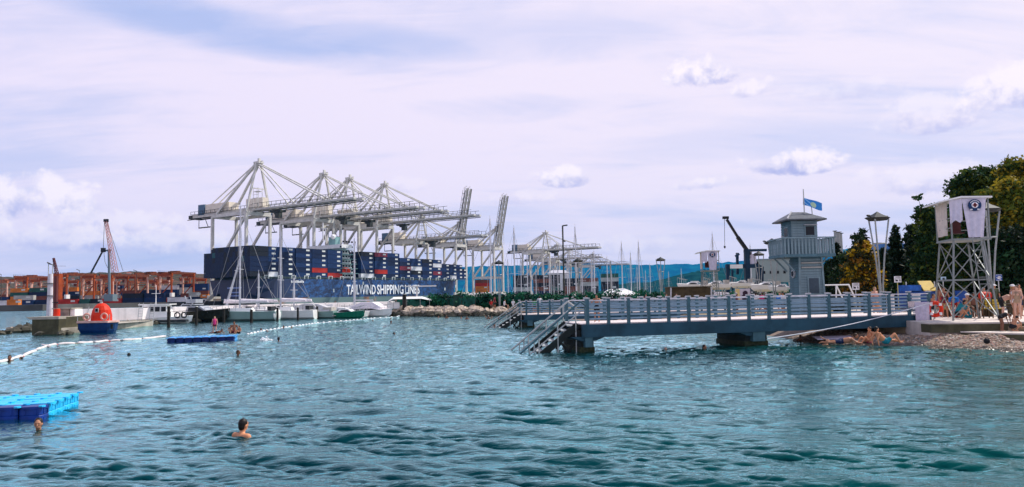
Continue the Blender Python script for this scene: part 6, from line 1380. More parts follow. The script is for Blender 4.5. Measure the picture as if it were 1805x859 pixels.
# ------------------------------------------------------------------ trees
def tree(name, label, cat, px, Y, crown, trunk_h, r, mats, n, size, seed, z0=.75, limbs=6, group=None, aspect=1.0, hollow=.5):
    """crown: list of (dx px, y px, dY, rx, rz) blobs given where they stand."""
    base = Vector(pos(px, Y, z0)); t = thing(name, label, cat, tuple(base), group=group); blobs = []
    for (x, y, dY, rx, rz_) in crown:
        c = P(x, y, Y + dY) - base; blobs.append(((c.x, c.y, c.z), (rx, rx * .85, rz_)))
    foliage('crown', blobs, n, size, mats, t, seed, aspect=aspect, hollow=hollow)
    b = B(); rs = random.Random(seed); top = Vector((0, 0, trunk_h)); k_ = 5; pts = [Vector((rs.uniform(-.1, .1) * i, rs.uniform(-.1, .1) * i, trunk_h * i / k_)) for i in range(k_ + 1)]
    for i in range(k_): b.tube(pts[i], pts[i + 1], r * (1 - .55 * i / k_), r * (1 - .55 * (i + 1) / k_), 8)
    b.build('trunk', barkm, t); b = B()
    for i in range(min(limbs, len(blobs) * 2)):
        c = Vector(blobs[i % len(blobs)][0]) + Vector((rs.uniform(-.5, .5), rs.uniform(-.5, .5), rs.uniform(-.3, .3))); p = pts[rs.randint(2, k_)]; m_ = p.lerp(c, .5) + Vector((0, 0, -.15 * (c - p).length * .3)); b.tube(p, m_, r * .35, r * .22, 6); b.tube(m_, c, r * .22, r * .07, 6)
    if limbs: b.build('limbs', barkm, t)
    return t
def cypress(px, Y, yt, w, label, seed, lean=0):
    base = Vector(pos(px, Y, .75)); h = P(px, yt, Y).z - .75; blobs = []; R_ = w * Y / 1300 / 2; t = thing('cypress_tree', label, 'tree', tuple(base), group='cypresses of the park'); k_ = 9
    for i in range(k_):
        u = i / (k_ - 1); f = (.55 + .9 * u if u < .4 else 1 - ((u - .4) / .62) ** 1.6 * .93); blobs.append(((lean * u, 0, h * (.06 + .90 * u)), (R_ * f, R_ * f, h * .075)))
    foliage('crown', blobs, 5200, .13, LC, t, seed, aspect=1.5, hollow=.35); b = B(); b.tube((0, 0, 0), (lean * .7, 0, h * .7), .12, .04, 7); b.build('trunk', barkm, t)
for i, a in enumerate(((1586, 62, 389, 19, 'slender dark cypress between the tripod lamp and the pines'), (1608, 66, 400, 15, 'dark cypress tight against the green pine mass'), (1615, 60, 384, 17, 'tallest dark cypress at the edge of the pines'), (1528, 66, 406, 11, 'thin cypress spire above the golden conifer'), (1535, 72, 425, 12, 'shorter cypress spire just right of the spire above the golden conifer'),
                       (1562, 70, 438, 17, 'dark cypress standing directly behind the tripod lamp'), (1480, 60, 432, 16, 'dark cypress in front of the plain grey poles'), (1465, 64, 452, 17, 'dark cypress close to the right side of the watch tower'), (1494, 64, 462, 18, 'low dark cypress left of the golden conifer'), (1455, 70, 470, 14, 'low cypress peeping out behind the watch tower'))): cypress(*a, seed=40 + i)
tree('golden_conifer', 'golden orange conifer standing left of the tripod lamp', 'tree', 1520, 54, [(1522, 436, 0, .45, .5), (1515, 452, 0, .6, .5), (1531, 456, .3, .6, .5), (1510, 472, 0, .75, .5), (1528, 476, 0, .9, .6), (1508, 492, 0, .8, .5), (1535, 496, 0, .8, .5), (1520, 508, 0, 1.1, .5)], 3.4, .13, LO, 9000, .14, 61, group=None, hollow=.4)
tree('dark_conifer', 'dark ragged conifer with a spindly top left of the golden conifer', 'tree', 1510, 58, [(1511, 425, 0, .3, .5), (1508, 440, 0, .5, .6), (1502, 462, 0, .8, .9), (1497, 490, 0, 1.2, 1.0)], 4.0, .12, [LP[0], LC[1]], 5000, .13, 62)
for i, (px, Y, cr, lab) in enumerate(((1470, 75, [(1455, 500, 0, 1.8, 1.2), (1475, 495, 0, 1.9, 1.5), (1495, 500, 0, 1.8, 1.3)], 'low dark bushy tree behind the swing frame'), (1560, 78, [(1545, 495, 0, 1.9, 1.6), (1565, 478, 0, 2.0, 1.8), (1585, 490, 0, 2.2, 1.7), (1605, 492, 0, 2.0, 1.7)], 'dark spreading tree behind the cypress row'), (1620, 58, [(1600, 515, 0, 1.4, .6), (1625, 512, 0, 1.3, .7), (1575, 517, 0, 1.1, .5), (1545, 517, 0, 1.0, .5)], 'low dark shrubs behind the notice boards'))):
    tree('broad_tree', lab, 'tree', px, Y, cr, 2.4 if i < 2 else .6, .15, [LP[0], LC[0], LG[0]], 7000, .17, 70 + i)
tree('pine_tree', 'mid-green pine left of the near lifeguard stand, with a thin bare leader', 'tree', 1640, 56, [(1620, 350, 0, .16, .5), (1622, 366, 0, .2, .45), (1626, 382, 0, .4, .5), (1642, 374, 0, .6, .4), (1637, 402, 0, .8, .7), (1658, 395, .5, 1.0, .9), (1636, 432, 0, .85, .9), (1656, 430, 0, 1.3, 1.1), (1644, 468, 0, 1.2, 1.0), (1664, 470, 0, 1.5, 1.2), (1627, 450, -.5, .5, .5), (1652, 500, 0, 1.6, 1)], 5.0, .2, [LP[0], LP[1], LG[1], LP[0]], 15000, .15, 81, limbs=12)
tree('pine_tree', 'broad dark stone pine whose crown tops the near lifeguard stand', 'tree', 1715, 62, [(1696, 330, 0, .95, .8), (1712, 320, 0, 1.3, .9), (1733, 314, 0, 1.4, .8), (1690, 345, 0, .6, .5), (1750, 322, 0, 1.3, .9), (1728, 338, 0, 1.9, .9), (1762, 345, 0, 1.6, 1.1), (1705, 385, 1, 1.8, 1.6), (1740, 385, 1, 2.0, 1.6), (1690, 420, 1, 1.8, 1.5), (1725, 430, 1, 2.4, 1.8), (1700, 470, 1, 2.2, 1.6), (1740, 480, 1, 2.4, 1.8)], 8.0, .32, [LP[0], LP[0], LG[0], LP[1], LP[1]], 34000, .17, 82, limbs=14)
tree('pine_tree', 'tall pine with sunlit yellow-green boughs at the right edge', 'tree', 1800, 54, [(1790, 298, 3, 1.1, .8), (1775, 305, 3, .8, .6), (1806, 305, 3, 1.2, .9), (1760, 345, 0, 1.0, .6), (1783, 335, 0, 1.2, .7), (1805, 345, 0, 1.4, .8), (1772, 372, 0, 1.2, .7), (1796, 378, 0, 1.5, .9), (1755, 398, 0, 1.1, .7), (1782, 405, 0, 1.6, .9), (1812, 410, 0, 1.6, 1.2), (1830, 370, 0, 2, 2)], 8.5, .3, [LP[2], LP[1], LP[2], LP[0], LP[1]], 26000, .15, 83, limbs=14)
tree('pine_tree', 'dark shaded pine mass under the sunlit boughs at the right edge', 'tree', 1790, 60, [(1765, 440, -8, 1.7, 1.4), (1795, 440, -8, 2.0, 1.5), (1800, 480, -8, 1.9, 1.5), (1775, 478, -8, 1.8, 1.3), (1795, 440, 0, 2.2, 1.7), (1770, 480, 0, 2.2, 1.4), (1805, 478, 0, 2.4, 1.6), (1750, 505, 0, 2.0, 1.0), (1790, 512, 0, 2.2, 1.0), (1830, 460, 0, 2.6, 2.2), (1850, 420, 0, 2.6, 2.2)], 6, .3, [LG[0], LC[1], LC[0]], 25000, .17, 84, limbs=10)  # shade under the boughs put into the dark leaf mix
tree('pine_tree', 'dark green tree filling the back of the park behind the lifeguard stand', 'tree', 1690, 76, [(1650, 500, 0, 2.4, 1.4), (1690, 505, 0, 2.6, 1.3), (1725, 505, 0, 2.6, 1.3), (1760, 500, 0, 2.6, 1.4), (1670, 470, 0, 2.6, 1.6), (1710, 465, 0, 2.6, 1.8), (1620, 495, 0, 2.0, 1.4)], 4, .25, [LC[0], LC[1], LG[0]], 16000, .2, 85, limbs=8)
# ------------------------------------------------------------------ rafts of floating cubes
def raft(nx, ny, front, side, top, frontm, sidem, loc, rz, label, unit=.5, hgt=.40, z0=-.12):
    t = thing('swimming_raft', label, 'raft', loc, rz)
    def cube(m):
        b = B(); e = unit / 2 - .012; c = .05
        oct_ = [(-e + c, -e), (e - c, -e), (e, -e + c), (e, e - c), (e - c, e), (-e + c, e), (-e, e - c), (-e, -e + c)]
        b.loft([[(x * .93, y * .93, z0) for x, y in oct_], [(x, y, z0 + .05) for x, y in oct_], [(x, y, z0 + hgt * .46) for x, y in oct_], [(x * .955, y * .955, z0 + hgt * .50) for x, y in oct_], [(x, y, z0 + hgt * .54) for x, y in oct_], [(x, y, z0 + hgt - .03) for x, y in oct_], [(x * .975, y * .975, z0 + hgt) for x, y in oct_]])
        for sx, sy in ((0, -1), (1, 0), (0, 1), (-1, 0)):      # moulded recess frames on each side
            cx, cy = sx * e, sy * e
            for q in (-.11, .11): b.box((cx + (q if sx == 0 else 0), cy + (q if sy == 0 else 0), z0 + hgt * .72), (.05 if sx == 0 else .03, .05 if sy == 0 else .03, .13))
            b.box((cx, cy, z0 + hgt * .86), (.26 if sx == 0 else .03, .26 if sy == 0 else .03, .035))
            b.box((cx, cy, z0 + hgt * .26), (.24 if sx == 0 else .03, .24 if sy == 0 else .03, .09))
        return b.mesh('float_cube', m)
    mt, mf = cube(top), cube(frontm)
    lug = B().tube((0, 0, 0), (0, 0, .035), .075, .07, 10).mesh('joint_pin', top)
    for i in range(nx):
        for j in range(ny):
            dark = (j == 0 and i < nx)
            o = bpy.data.objects.new('float_cube', mf if (j == 0) else mt); COL.objects.link(o); o.parent = t; o.location = (-(i + .5) * unit, (j + .5) * unit, random.uniform(-.01, .01)); o.rotation_euler = (random.uniform(-.015, .015), random.uniform(-.015, .015), 0)
    for i in range(nx + 1):
        for j in range(ny + 1):
            o = bpy.data.objects.new('joint_pin', lug); COL.objects.link(o); o.parent = t; o.location = (-i * unit, j * unit, z0 + hgt - .01)
    return t
rblue = mat('raft_cyan_plastic', (.02, .46, .80), .4, var=.15, scale=2.5, bump=.1); rnavy = mat('raft_shaded_front', (.006, .035, .22), .4, var=.3, scale=2.5); rdk = mat('raft_dark_shaded_front', (.004, .018, .11), .5, var=.3, scale=2.5); rsky = mat('raft_sky_blue_plastic', (.08, .36, .72), .4, var=.2)  # navy copies hold the shade of the raft fronts in their colour
c0 = Vector((-10.77, 17.0, 0)); frontdir = rad(13)
raft(6, 5, None, None, rblue, rnavy, rblue, (c0.x, c0.y, 0), frontdir, 'big cyan-topped raft of moulded float cubes with a front row darkened for shade')
c0 = G(413, 601, 0); e0 = G(293, 605, 0); fd = math.atan2(c0.y - e0.y, c0.x - e0.x); nL = int(round((c0 - e0).length / .5))
raft(nL, 5, None, None, rsky, rdk, rsky, (c0.x, c0.y, 0), fd, 'long low dark blue raft of float cubes with bathers on it')
# ------------------------------------------------------------------ floating boom and bead line
boomm = mat('boom_pale_fabric', (.66, .60, .60), .6, var=.12, scale=2, streak=.1)
bl_ = [(-60, 652), (-8, 640), (14, 636), (40, 629), (64, 618), (84, 610), (100, 608), (135, 606), (165, 604), (192, 602), (215, 601), (250, 598), (293, 594)]
pts = [G(x, y, 0) for x, y in bl_]; t = thing('floating_boom', 'pale sausage-like floating boom curving from the picture edge to the far raft', 'floating boom', tuple(pts[1]))
o_ = pts[1]
for i, (a, b_) in enumerate(zip(pts, pts[1:])):
    d = (b_ - a).normalized(); m0, m1 = a + d * .05, b_ - d * .05; n = 7; b = B(o_)
    rr = .085 if i != 9 else .07
    rings = []; sd_ = Vector((-d.y, d.x, 0))
    for k_ in range(n + 1):
        u = k_ / n; c = m0.lerp(m1, u) + Vector((0, 0, .03 + .02 * math.sin(i * 2 + u * 5))); r = rr * (1 if 0 < k_ < n else .6)
        rings.append([tuple(c + sd_ * (r * math.cos(t_)) + Vector((0, 0, r * math.sin(t_)))) for t_ in np.linspace(0, 6.283, 8, endpoint=False)])
    b.loft(rings); b.build('float_section', boomm, t, smooth=True)
    b = B(o_); b.tube(a - d * .13, a + d * .13, .06, .06, 6); b.build('coupling', black if i % 3 else red, t)
a = G(74, 608, 0); b = B(a); b.tube(a, G(88, 612, 0) + Vector((0, 0, .03)), .06, .06, 7); tag(b.build('loose_float', boomm), 'short loose pale float lying beside the bend of the boom', 'float')
line = [(437, 590), (470, 583), (510, 577), (560, 570), (610, 566), (660, 561.5), (700, 559), (716, 553)]
lp = [G(x, y, 0) for x, y in line]; t = thing('bead_line', 'line of small white floats running from the far raft to the breakwater', 'float line', tuple(lp[0])); o_ = lp[0]
b = B(o_); b.path([p + Vector((0, 0, .01)) for p in lp], .02, 4); b.build('rope', mat('white_rope', (.70, .72, .78), .7), t)
fl = B().ell((0, 0, .04), (.22, .09, .08), 8, 6).mesh('float', mat('white_float', (.82, .82, .82), .4))
for a, b_ in zip(lp, lp[1:]):
    n = int((b_ - a).length / 1.05); d = b_ - a
    for i in range(max(1, n)):
        o = bpy.data.objects.new('float', fl); COL.objects.link(o); o.parent = t; o.location = a.lerp(b_, i / max(1, n)) - o_; o.rotation_euler = (0, 0, math.atan2(d.y, d.x) + random.uniform(-.3, .3))

# ------------------------------------------------------------------ people: one continuous skin per body, grown from a posed skeleton
def skin(name, c): return mat(name, c, .5, var=.08, scale=8)
SK = [skin('skin_tan', (.42, .20, .12)), skin('skin_fair', (.58, .34, .25)), skin('skin_brown', (.22, .10, .06)), skin('skin_sunlit', (.62, .27, .14))]  # last tone carries warm sunlight in its colour
HR = [mat('hair_dark', (.012, .009, .008), .5, var=.4, scale=30, bump=.4), mat('hair_brown', (.05, .028, .015), .5, var=.4, scale=30, bump=.4), mat('hair_grey', (.35, .33, .32), .5, var=.3, scale=30, bump=.4), mat('hair_blond', (.30, .19, .08), .5, var=.3, scale=30)]
def capsule(b, p, q, r1, r2):
    p, q = Vector(p), Vector(q); b.tube(p, q, r1, r2, 10); b.ell(tuple(p), r1, 10, 7); b.ell(tuple(q), r2, 10, 7)
def remesh(b, name, material, voxel, smooth=6):
    me = b.mesh('tmp', material); o = bpy.data.objects.new('tmp', me); COL.objects.link(o)
    md = o.modifiers.new('r', 'REMESH'); md.mode = 'VOXEL'; md.voxel_size = voxel; md.use_smooth_shade = True
    ms = o.modifiers.new('s', 'SMOOTH'); ms.factor = .5; ms.iterations = smooth
    dg = bpy.context.evaluated_depsgraph_get(); m2 = bpy.data.meshes.new_from_object(o.evaluated_get(dg)); m2.name = name
    bpy.data.objects.remove(o); bpy.data.meshes.remove(me); m2.materials.clear(); m2.materials.append(material)
    m2.polygons.foreach_set('use_smooth', [True] * len(m2.polygons)); return m2
def hand(b, w, d, up, s):
    """Palm, four unequal curled fingers and a thumb from the side of the palm."""
    w = Vector(w); d = Vector(d).normalized(); up = Vector(up); sd_ = d.cross(up)
    sd_ = sd_.normalized() if sd_.length > .1 else Vector((0, 1, 0)); nn = sd_.cross(d)
    capsule(b, w, w + d * .05 * s, .026 * s, .032 * s)
    for i, (o_, l) in enumerate(((-.030, .062), (-.010, .072), (.011, .066), (.031, .050))):
        a = w + d * .075 * s + sd_ * o_ * s; k_ = a + d * l * .5 * s; e = k_ + (d * .8 - nn * .6) * l * .5 * s; capsule(b, a, k_, .0105 * s, .0095 * s); capsule(b, k_, e, .0095 * s, .008 * s)
    a = w + d * .025 * s - sd_ * .03 * s; k_ = a + (d * .6 - sd_ * .7) * .035 * s; capsule(b, a, k_, .013 * s, .011 * s); capsule(b, k_, k_ + (d * .9 - sd_ * .2) * .03 * s, .011 * s, .009 * s)
def person(pose, loc, facing, label, skin_i=0, hair_i=0, h=1.7, wear=(), voxel=.018, longhair=False, hat=None, woman=False, group=None, lean=None, nm='person'):
    """pose: joint positions for a 1.7 m body, x right, -y forward, z up. facing: rotation about z (0 looks at the viewer)."""
    s = h / 1.7; J = {k_: Vector(v) for k_, v in pose.items()}
    t = thing(nm, label, 'person', loc, facing, group, s); b = B(); fat = 1.0
    pel, ch, nk, hd = J['pelvis'], J['chest'], J['neck'], J['head']
    sh = [J['sl'], J['sr']]; hp = [J['hl'], J['hr']]
    capsule(b, pel, ch, .125, .135); capsule(b, hp[0], hp[1], .095, .095); capsule(b, sh[0], sh[1], .066, .066); capsule(b, ch, nk, .12, .055); capsule(b, nk, hd, .052, .055)
    if woman:
        ax_ = (sh[1] - sh[0]).normalized(); up = (nk - pel).normalized(); fw = up.cross(ax_) * -1
        fw = fw if fw.y < 0 else -fw
        for q in (-.07, .07): b.ell(tuple(ch + ax_ * q + fw * .09 - up * .02), .065, 9, 7)
    for sd_, S_, E, Wd in (('l', J['sl'], J['el'], J['wl']), ('r', J['sr'], J['er'], J['wr'])):
        capsule(b, S_, E, .052, .040); capsule(b, E, Wd, .040, .027); hand(b, Wd, Wd - E, (0, 0, 1) if abs((Wd - E).normalized().z) < .8 else (0, 1, 0), 1.0)
    for sd_ in 'lr':
        H_, Kn, An, To = J['h' + sd_], J['k' + sd_], J['a' + sd_], J['t' + sd_]
        capsule(b, H_, Kn, .090, .058); capsule(b, Kn, An, .058, .036); b.ell(tuple(Kn.lerp(An, .3)), (.056, .06, .09), 8, 6); capsule(b, An + (To - An) * -.15, To, .036, .026)
    # the head with a face: brow, nose, mouth, chin, ears
    R3 = Matrix.Rotation(pose.get('turn', (0,))[0] if 'turn' in pose else 0, 3, 'Z') if False else Matrix.Identity(3)
    b.ell(tuple(hd + Vector((0, 0, .02))), (.074, .092, .108), 14, 10); b.ell(tuple(hd + Vector((0, -.025, -.055))), (.052, .058, .055), 10, 8); capsule(b, hd + Vector((0, -.090, .012)), hd + Vector((0, -.112, -.022)), .010, .016)
    for q in (-.076, .076): b.ell(tuple(hd + Vector((q, .005, -.005))), (.012, .022, .034), 8, 6)
    capsule(b, hd + Vector((-.03, -.083, .038)), hd + Vector((.03, -.083, .038)), .012, .012); capsule(b, hd + Vector((-.018, -.084, -.055)), hd + Vector((.018, -.084, -.055)), .008, .008)
    me = remesh(b, 'body', SK[skin_i], voxel); o = bpy.data.objects.new('body', me); COL.objects.link(o); o.parent = t
    # eyes
    for q in (-.03, .03): B().ell(tuple(hd + Vector((q, -.086, .02))), (.012, .008, .007), 8, 6).build('eye', black, t)
    hb_ = B(); hb_.ell(tuple(hd + Vector((0, .016, .042))), (.084, .096, .098), 12, 9); hb_.ell(tuple(hd + Vector((0, .05, -.01))), (.072, .06, .09), 10, 8)
    if longhair: capsule(hb_, hd + Vector((0, .07, 0)), hd + Vector((0, .11, -.24)), .07, .035)
    hm = remesh(hb_, 'hair', HR[hair_i], .014, 3); o = bpy.data.objects.new('hair', hm); COL.objects.link(o); o.parent = t
    if hat is not None:
        b = B(); b.ell(tuple(hd + Vector((0, .01, .07))), (.098, .11, .075), 12, 8); b.tube(hd + Vector((0, -.02, .055)), hd + Vector((0, -.02, .07)), .15, .13, 16); b.build('hat', hat, t)
    for (kind, m) in wear:
        b = B()
        if kind in ('shorts', 'trunks', 'bottoms'):
            capsule(b, hp[0], hp[1], .108, .108); capsule(b, pel, pel.lerp(ch, .25 if kind != 'bottoms' else .02), .135 if kind != 'bottoms' else .12, .134 if kind != 'bottoms' else .12)
            f = {'shorts': .62, 'trunks': .38, 'bottoms': .06}[kind]
            for sd_ in 'lr': capsule(b, J['h' + sd_], J['h' + sd_].lerp(J['k' + sd_], f), .104, .088 if f > .3 else .104)
        elif kind == 'top': capsule(b, ch + Vector((-.09, -.01, 0)), ch + Vector((.09, -.01, 0)), .118, .118); 
        elif kind == 'suit': capsule(b, hp[0], hp[1], .108, .108); capsule(b, pel, ch, .138, .146); capsule(b, ch, nk.lerp(ch, .6), .14, .09)
        elif kind == 'shirt':
            capsule(b, pel, ch, .145, .15); capsule(b, sh[0], sh[1], .078, .078); capsule(b, ch, nk.lerp(ch, .35), .13, .07)
            for S_, E in ((J['sl'], J['el']), (J['sr'], J['er'])): capsule(b, S_, S_.lerp(E, .6), .066, .06)
        elif kind == 'vest': capsule(b, pel, ch, .15, .16); capsule(b, ch, nk.lerp(ch, .3), .14, .09); capsule(b, sh[0].lerp(sh[1], .15), sh[1].lerp(sh[0], .15), .08, .08)
        elif kind == 'goggles': b.tube(hd + Vector((-.05, -.088, .022)), hd + Vector((.05, -.088, .022)), .014, .014, 8)
        m2 = remesh(b, kind, m, voxel * 1.05, 4); o = bpy.data.objects.new({'top': 'bikini_top', 'bottoms': 'bikini_bottoms', 'suit': 'swimsuit', 'vest': 'swim_vest'}.get(kind, kind), m2); COL.objects.link(o); o.parent = t
    return t
def J(pelvis, chest, neck, head, sl, el, wl, sr, er, wr, hl, kl, al, tl, hr, kr, ar, tr):
    return dict(pelvis=pelvis, chest=chest, neck=neck, head=head, sl=sl, el=el, wl=wl, sr=sr, er=er, wr=wr, hl=hl, kl=kl, al=al, tl=tl, hr=hr, kr=kr, ar=ar, tr=tr)
STAND = J((0, 0, .96), (0, 0, 1.28), (0, 0, 1.46), (0, -.02, 1.57), (-.17, 0, 1.40), (-.24, .02, 1.13), (-.24, -.08, .90), (.17, 0, 1.40), (.25, .0, 1.13), (.22, -.12, .92),
          (-.09, 0, .90), (-.12, -.03, .49), (-.13, .02, .07), (-.14, -.16, .03), (.09, 0, .90), (.12, -.06, .49), (.13, -.02, .07), (.15, -.20, .03))
PHONE = dict(STAND, el=(-.25, -.06, 1.15), wl=(-.12, -.28, 1.22), er=(.25, -.06, 1.15), wr=(.10, -.30, 1.24), head=(0, -.05, 1.56))
BENDP = J((0, .12, .92), (0, -.18, 1.05), (0, -.34, 1.04), (0, -.45, 1.00), (-.17, -.28, 1.05), (-.20, -.34, .80), (-.16, -.36, .60), (.17, -.28, 1.05), (.2, -.34, .80), (.14, -.38, .58),
          (-.09, .12, .88), (-.12, .04, .48), (-.12, .08, .07), (-.13, -.1, .03), (.09, .12, .88), (.12, .02, .48), (.13, .06, .07), (.14, -.12, .03))
CROUCH = J((0, .10, .30), (0, -.10, .62), (0, -.20, .76), (0, -.30, .82), (-.17, -.16, .72), (-.26, -.32, .50), (-.14, -.42, .28), (.17, -.16, .72), (.26, -.32, .52), (.12, -.45, .32),
           (-.09, .08, .28), (-.18, -.30, .42), (-.14, -.05, .07), (-.15, -.22, .03), (.09, .08, .28), (.18, -.30, .44), (.14, -.05, .07), (.15, -.22, .03))
SIT = J((0, .0, .12), (0, .06, .44), (0, .03, .62), (0, .0, .73), (-.17, .05, .56), (-.27, .05, .32), (-.20, -.16, .22), (.17, .05, .56), (.27, .02, .32), (.20, -.2, .24),
        (-.09, -.04, .10), (-.15, -.38, .34), (-.13, -.62, .06), (-.13, -.76, .08), (.09, -.04, .10), (.15, -.36, .36), (.14, -.60, .06), (.14, -.74, .08))
SITC = J((0, .0, .52), (0, .04, .84), (0, .02, 1.02), (0, -.02, 1.13), (-.17, .03, .96), (-.25, .0, .70), (-.16, -.22, .60), (.17, .03, .96), (.25, .0, .70), (.16, -.24, .60),
         (-.09, -.04, .50), (-.13, -.44, .50), (-.13, -.46, .07), (-.13, -.62, .03), (.09, -.04, .50), (.13, -.44, .50), (.14, -.44, .07), (.14, -.60, .03))
SWIM = J((0, .20, -.75), (0, .06, -.38), (0, .0, -.17), (0, -.03, -.04), (-.17, .02, -.24), (-.34, -.06, -.48), (-.30, -.28, -.52), (.17, .02, -.24), (.34, -.06, -.48), (.30, -.28, -.52),
         (-.09, .2, -.80), (-.16, .1, -1.1), (-.16, .4, -1.4), (-.16, .3, -1.5), (.09, .2, -.80), (.16, .1, -1.1), (.16, .4, -1.4), (.16, .3, -1.5))
HIGH = {k_: (v[0], v[1], v[2] + .14) for k_, v in SWIM.items()}
LIE = J((0, .55, .14), (0, .20, .20), (0, .02, .28), (0, -.10, .38), (-.17, .08, .24), (-.26, -.12, .10), (-.12, -.28, .06), (.17, .08, .24), (.26, -.12, .10), (.12, -.28, .06),
        (-.09, .6, .12), (-.12, 1.0, .10), (-.12, 1.4, .10), (-.12, 1.5, .05), (.09, .6, .12), (.12, 1.0, .10), (.16, 1.3, .25), (.16, 1.42, .34))
RECL = J((0, .0, .12), (0, .26, .34), (0, .36, .50), (0, .36, .62), (-.17, .32, .44), (-.26, .48, .22), (-.24, .44, .04), (.17, .32, .44), (.26, .48, .22), (.24, .44, .04),
         (-.09, -.04, .10), (-.14, -.36, .42), (-.13, -.60, .06), (-.13, -.74, .06), (.09, -.04, .10), (.13, -.42, .14), (.14, -.84, .07), (.14, -.96, .12))
cm_ = lambda n, c: mat(n, c, .7, var=.15, scale=6)
C_black, C_navy, C_pink, C_red, C_blue, C_white, C_teal, C_mar = cm_('cloth_black', (.012, .012, .015)), cm_('cloth_navy', (.01, .02, .07)), cm_('cloth_pink', (.62, .05, .20)), cm_('cloth_red', (.45, .02, .02)), cm_('cloth_blue', (.02, .16, .55)), cm_('cloth_white', (.7, .68, .7)), cm_('cloth_teal', (.01, .20, .26)), cm_('cloth_maroon', (.14, .015, .03))
# swimmers near
p = G(427, 769, 0); t = person(HIGH, (p.x, p.y, .10), rad(152), 'swimmer with wet dark hair and sunlit bare shoulders in the near water', 3, 0, 1.7, [('top', C_navy)], .011, longhair=False, woman=True)
p = G(68, 757, 0); t = person(SWIM, (p.x, p.y, .15), rad(20), 'dark haired swimmer in the water at the front corner of the cyan raft', 0, 0, 1.65, [], .012)
swm = [(227, 627, 180, 0, 'lone dark haired swimmer in open water near the boom end'), (419, 627, 90, 1, 'swimmer with fair hair and low head midway between the rafts'), (694, 589, 120, 0, 'swimmer alone in the middle of the bay'), (17, 636, 30, 0, 'swimmer holding the boom nearest the picture edge'), (38, 634, -20, 0, 'second swimmer at the boom, beside the first one'),
       (460, 584, 60, 0, 'swimmer at the bead line nearest the far raft'), (470, 585, 100, 0, 'low swimmer right beside another at the start of the bead line'), (500, 579, 0, 0, 'swimmer below the stern of the sailboat at the bead line'), (514, 578, 0, 0, 'swimmer just right of the one under the sailboat stern'), (491, 602, 200, 0, 'dark haired swimmer right of the far raft beside a splash'),
       (657, 566, 30, 0, 'swimmer by the bead line below the pale canopy boat'), (689, 570, 60, 0, 'swimmer between the bead line and the workboat'), (689, 562, 10, 1, 'distant swimmer close below the sea-green workboat'), (871, 577, 20, 0, 'swimmer hanging at the foot of the far pier stairs'), (773, 561, 0, 0, 'wading bather in front of the breakwater, farthest along'), (787, 561, 0, 1, 'wading bather beside the farthest one at the breakwater'),
       (813, 562, 0, 0, 'bather low in the water before the middle of the breakwater'), (823, 563, 0, 0, 'dark head in the water right of the breakwater middle'), (856, 560, 0, 0, 'bather wading near the right end of the breakwater'), (861, 562, 0, 2, 'bather next to the one at the right end of the breakwater'), (867, 561, 0, 0, 'bather close to the far pier stairs at the shore'), (879, 564, 0, 0, 'low swimmer just left of the far pier stairs'),
       (1173, 617, 0, 2, 'swimmer with pale hair in the shade of the near pier'), (1241, 618, 40, 0, 'dark head swimming under the near pier close to its middle pile')]
sw0 = {}
for i, (px, py, fc, hr_, lab) in enumerate(swm):
    p = G(px, py, 0); key = (hr_, i % 2)
    up = .16 if 773 <= px <= 867 else .04
    if key not in sw0: sw0[key] = person(HIGH if i % 2 else SWIM, (p.x, p.y, up), rad(fc), lab, (0, 2)[i % 2], hr_, 1.65, [], .02, group=None)
    else: c = copy_tree(sw0[key]); c.location = (p.x, p.y, up); c.rotation_euler = (0, 0, rad(fc)); c['label'] = lab
# splash beside a swimmer, stuff
b = B(); rs = random.Random(4); p = G(467, 602, 0)
for i in range(60): b.ell((p.x + rs.gauss(0, .22), p.y + rs.gauss(0, .15), abs(rs.gauss(0, .12))), rs.uniform(.02, .06), 6, 4)
o = b.build('splash_foam', mat('foam_white', (.85, .87, .9), .5)); o['kind'] = 'stuff'
# on the far raft
rz_ = .28
def on(px, Yoff, pose, fc, lab, **kw):
    q = G(px, 597, 0); person(pose, (q.x, q.y + Yoff, rz_), rad(fc), lab, **kw)
on(368, 1.0, STAND, 20, 'child in a pink swim vest standing on the far raft', skin_i=1, hair_i=3, h=1.22, wear=[('vest', C_pink), ('trunks', C_maroon if False else C_mar)])
on(403, 1.0, SIT, 10, 'bather with a broad bare back sitting highest on the far raft', skin_i=2, h=1.7, wear=[('trunks', C_mar)])
on(395, 1.2, SIT, 40, 'crouched bather just left of the tallest sitter on the far raft', skin_i=0, h=1.2, wear=[('trunks', C_black)])
on(412, 1.0, SIT, -30, 'child sitting right of the tallest sitter on the far raft', skin_i=0, h=1.1, wear=[('trunks', C_black)])
on(381, .9, LIE, 70, 'bather lying low on the far raft beside the standing child', skin_i=2, h=1.2, wear=[('trunks', C_black)])
# on the near pier: a bather resting arms on the rail
q = XA(1054, 34.4); person(dict(STAND, el=(-.34, -.22, 1.12), wl=(-.12, -.42, 1.10), er=(.34, -.22, 1.12), wr=(.12, -.42, 1.10)), (q.x, q.y, 1.27), rad(-20), 'dark haired bather leaning on the rail at the head of the near pier', 0, 0, 1.28, [('trunks', C_black)], .018)
q = XA(943, 61); person(STAND, (q.x, q.y, 1.05), rad(180), 'person in a green top standing on the far pier head', 0, 0, 1.2, [('shirt', mat('cloth_green', (.03, .22, .06), .8)), ('trunks', C_black)], .02)
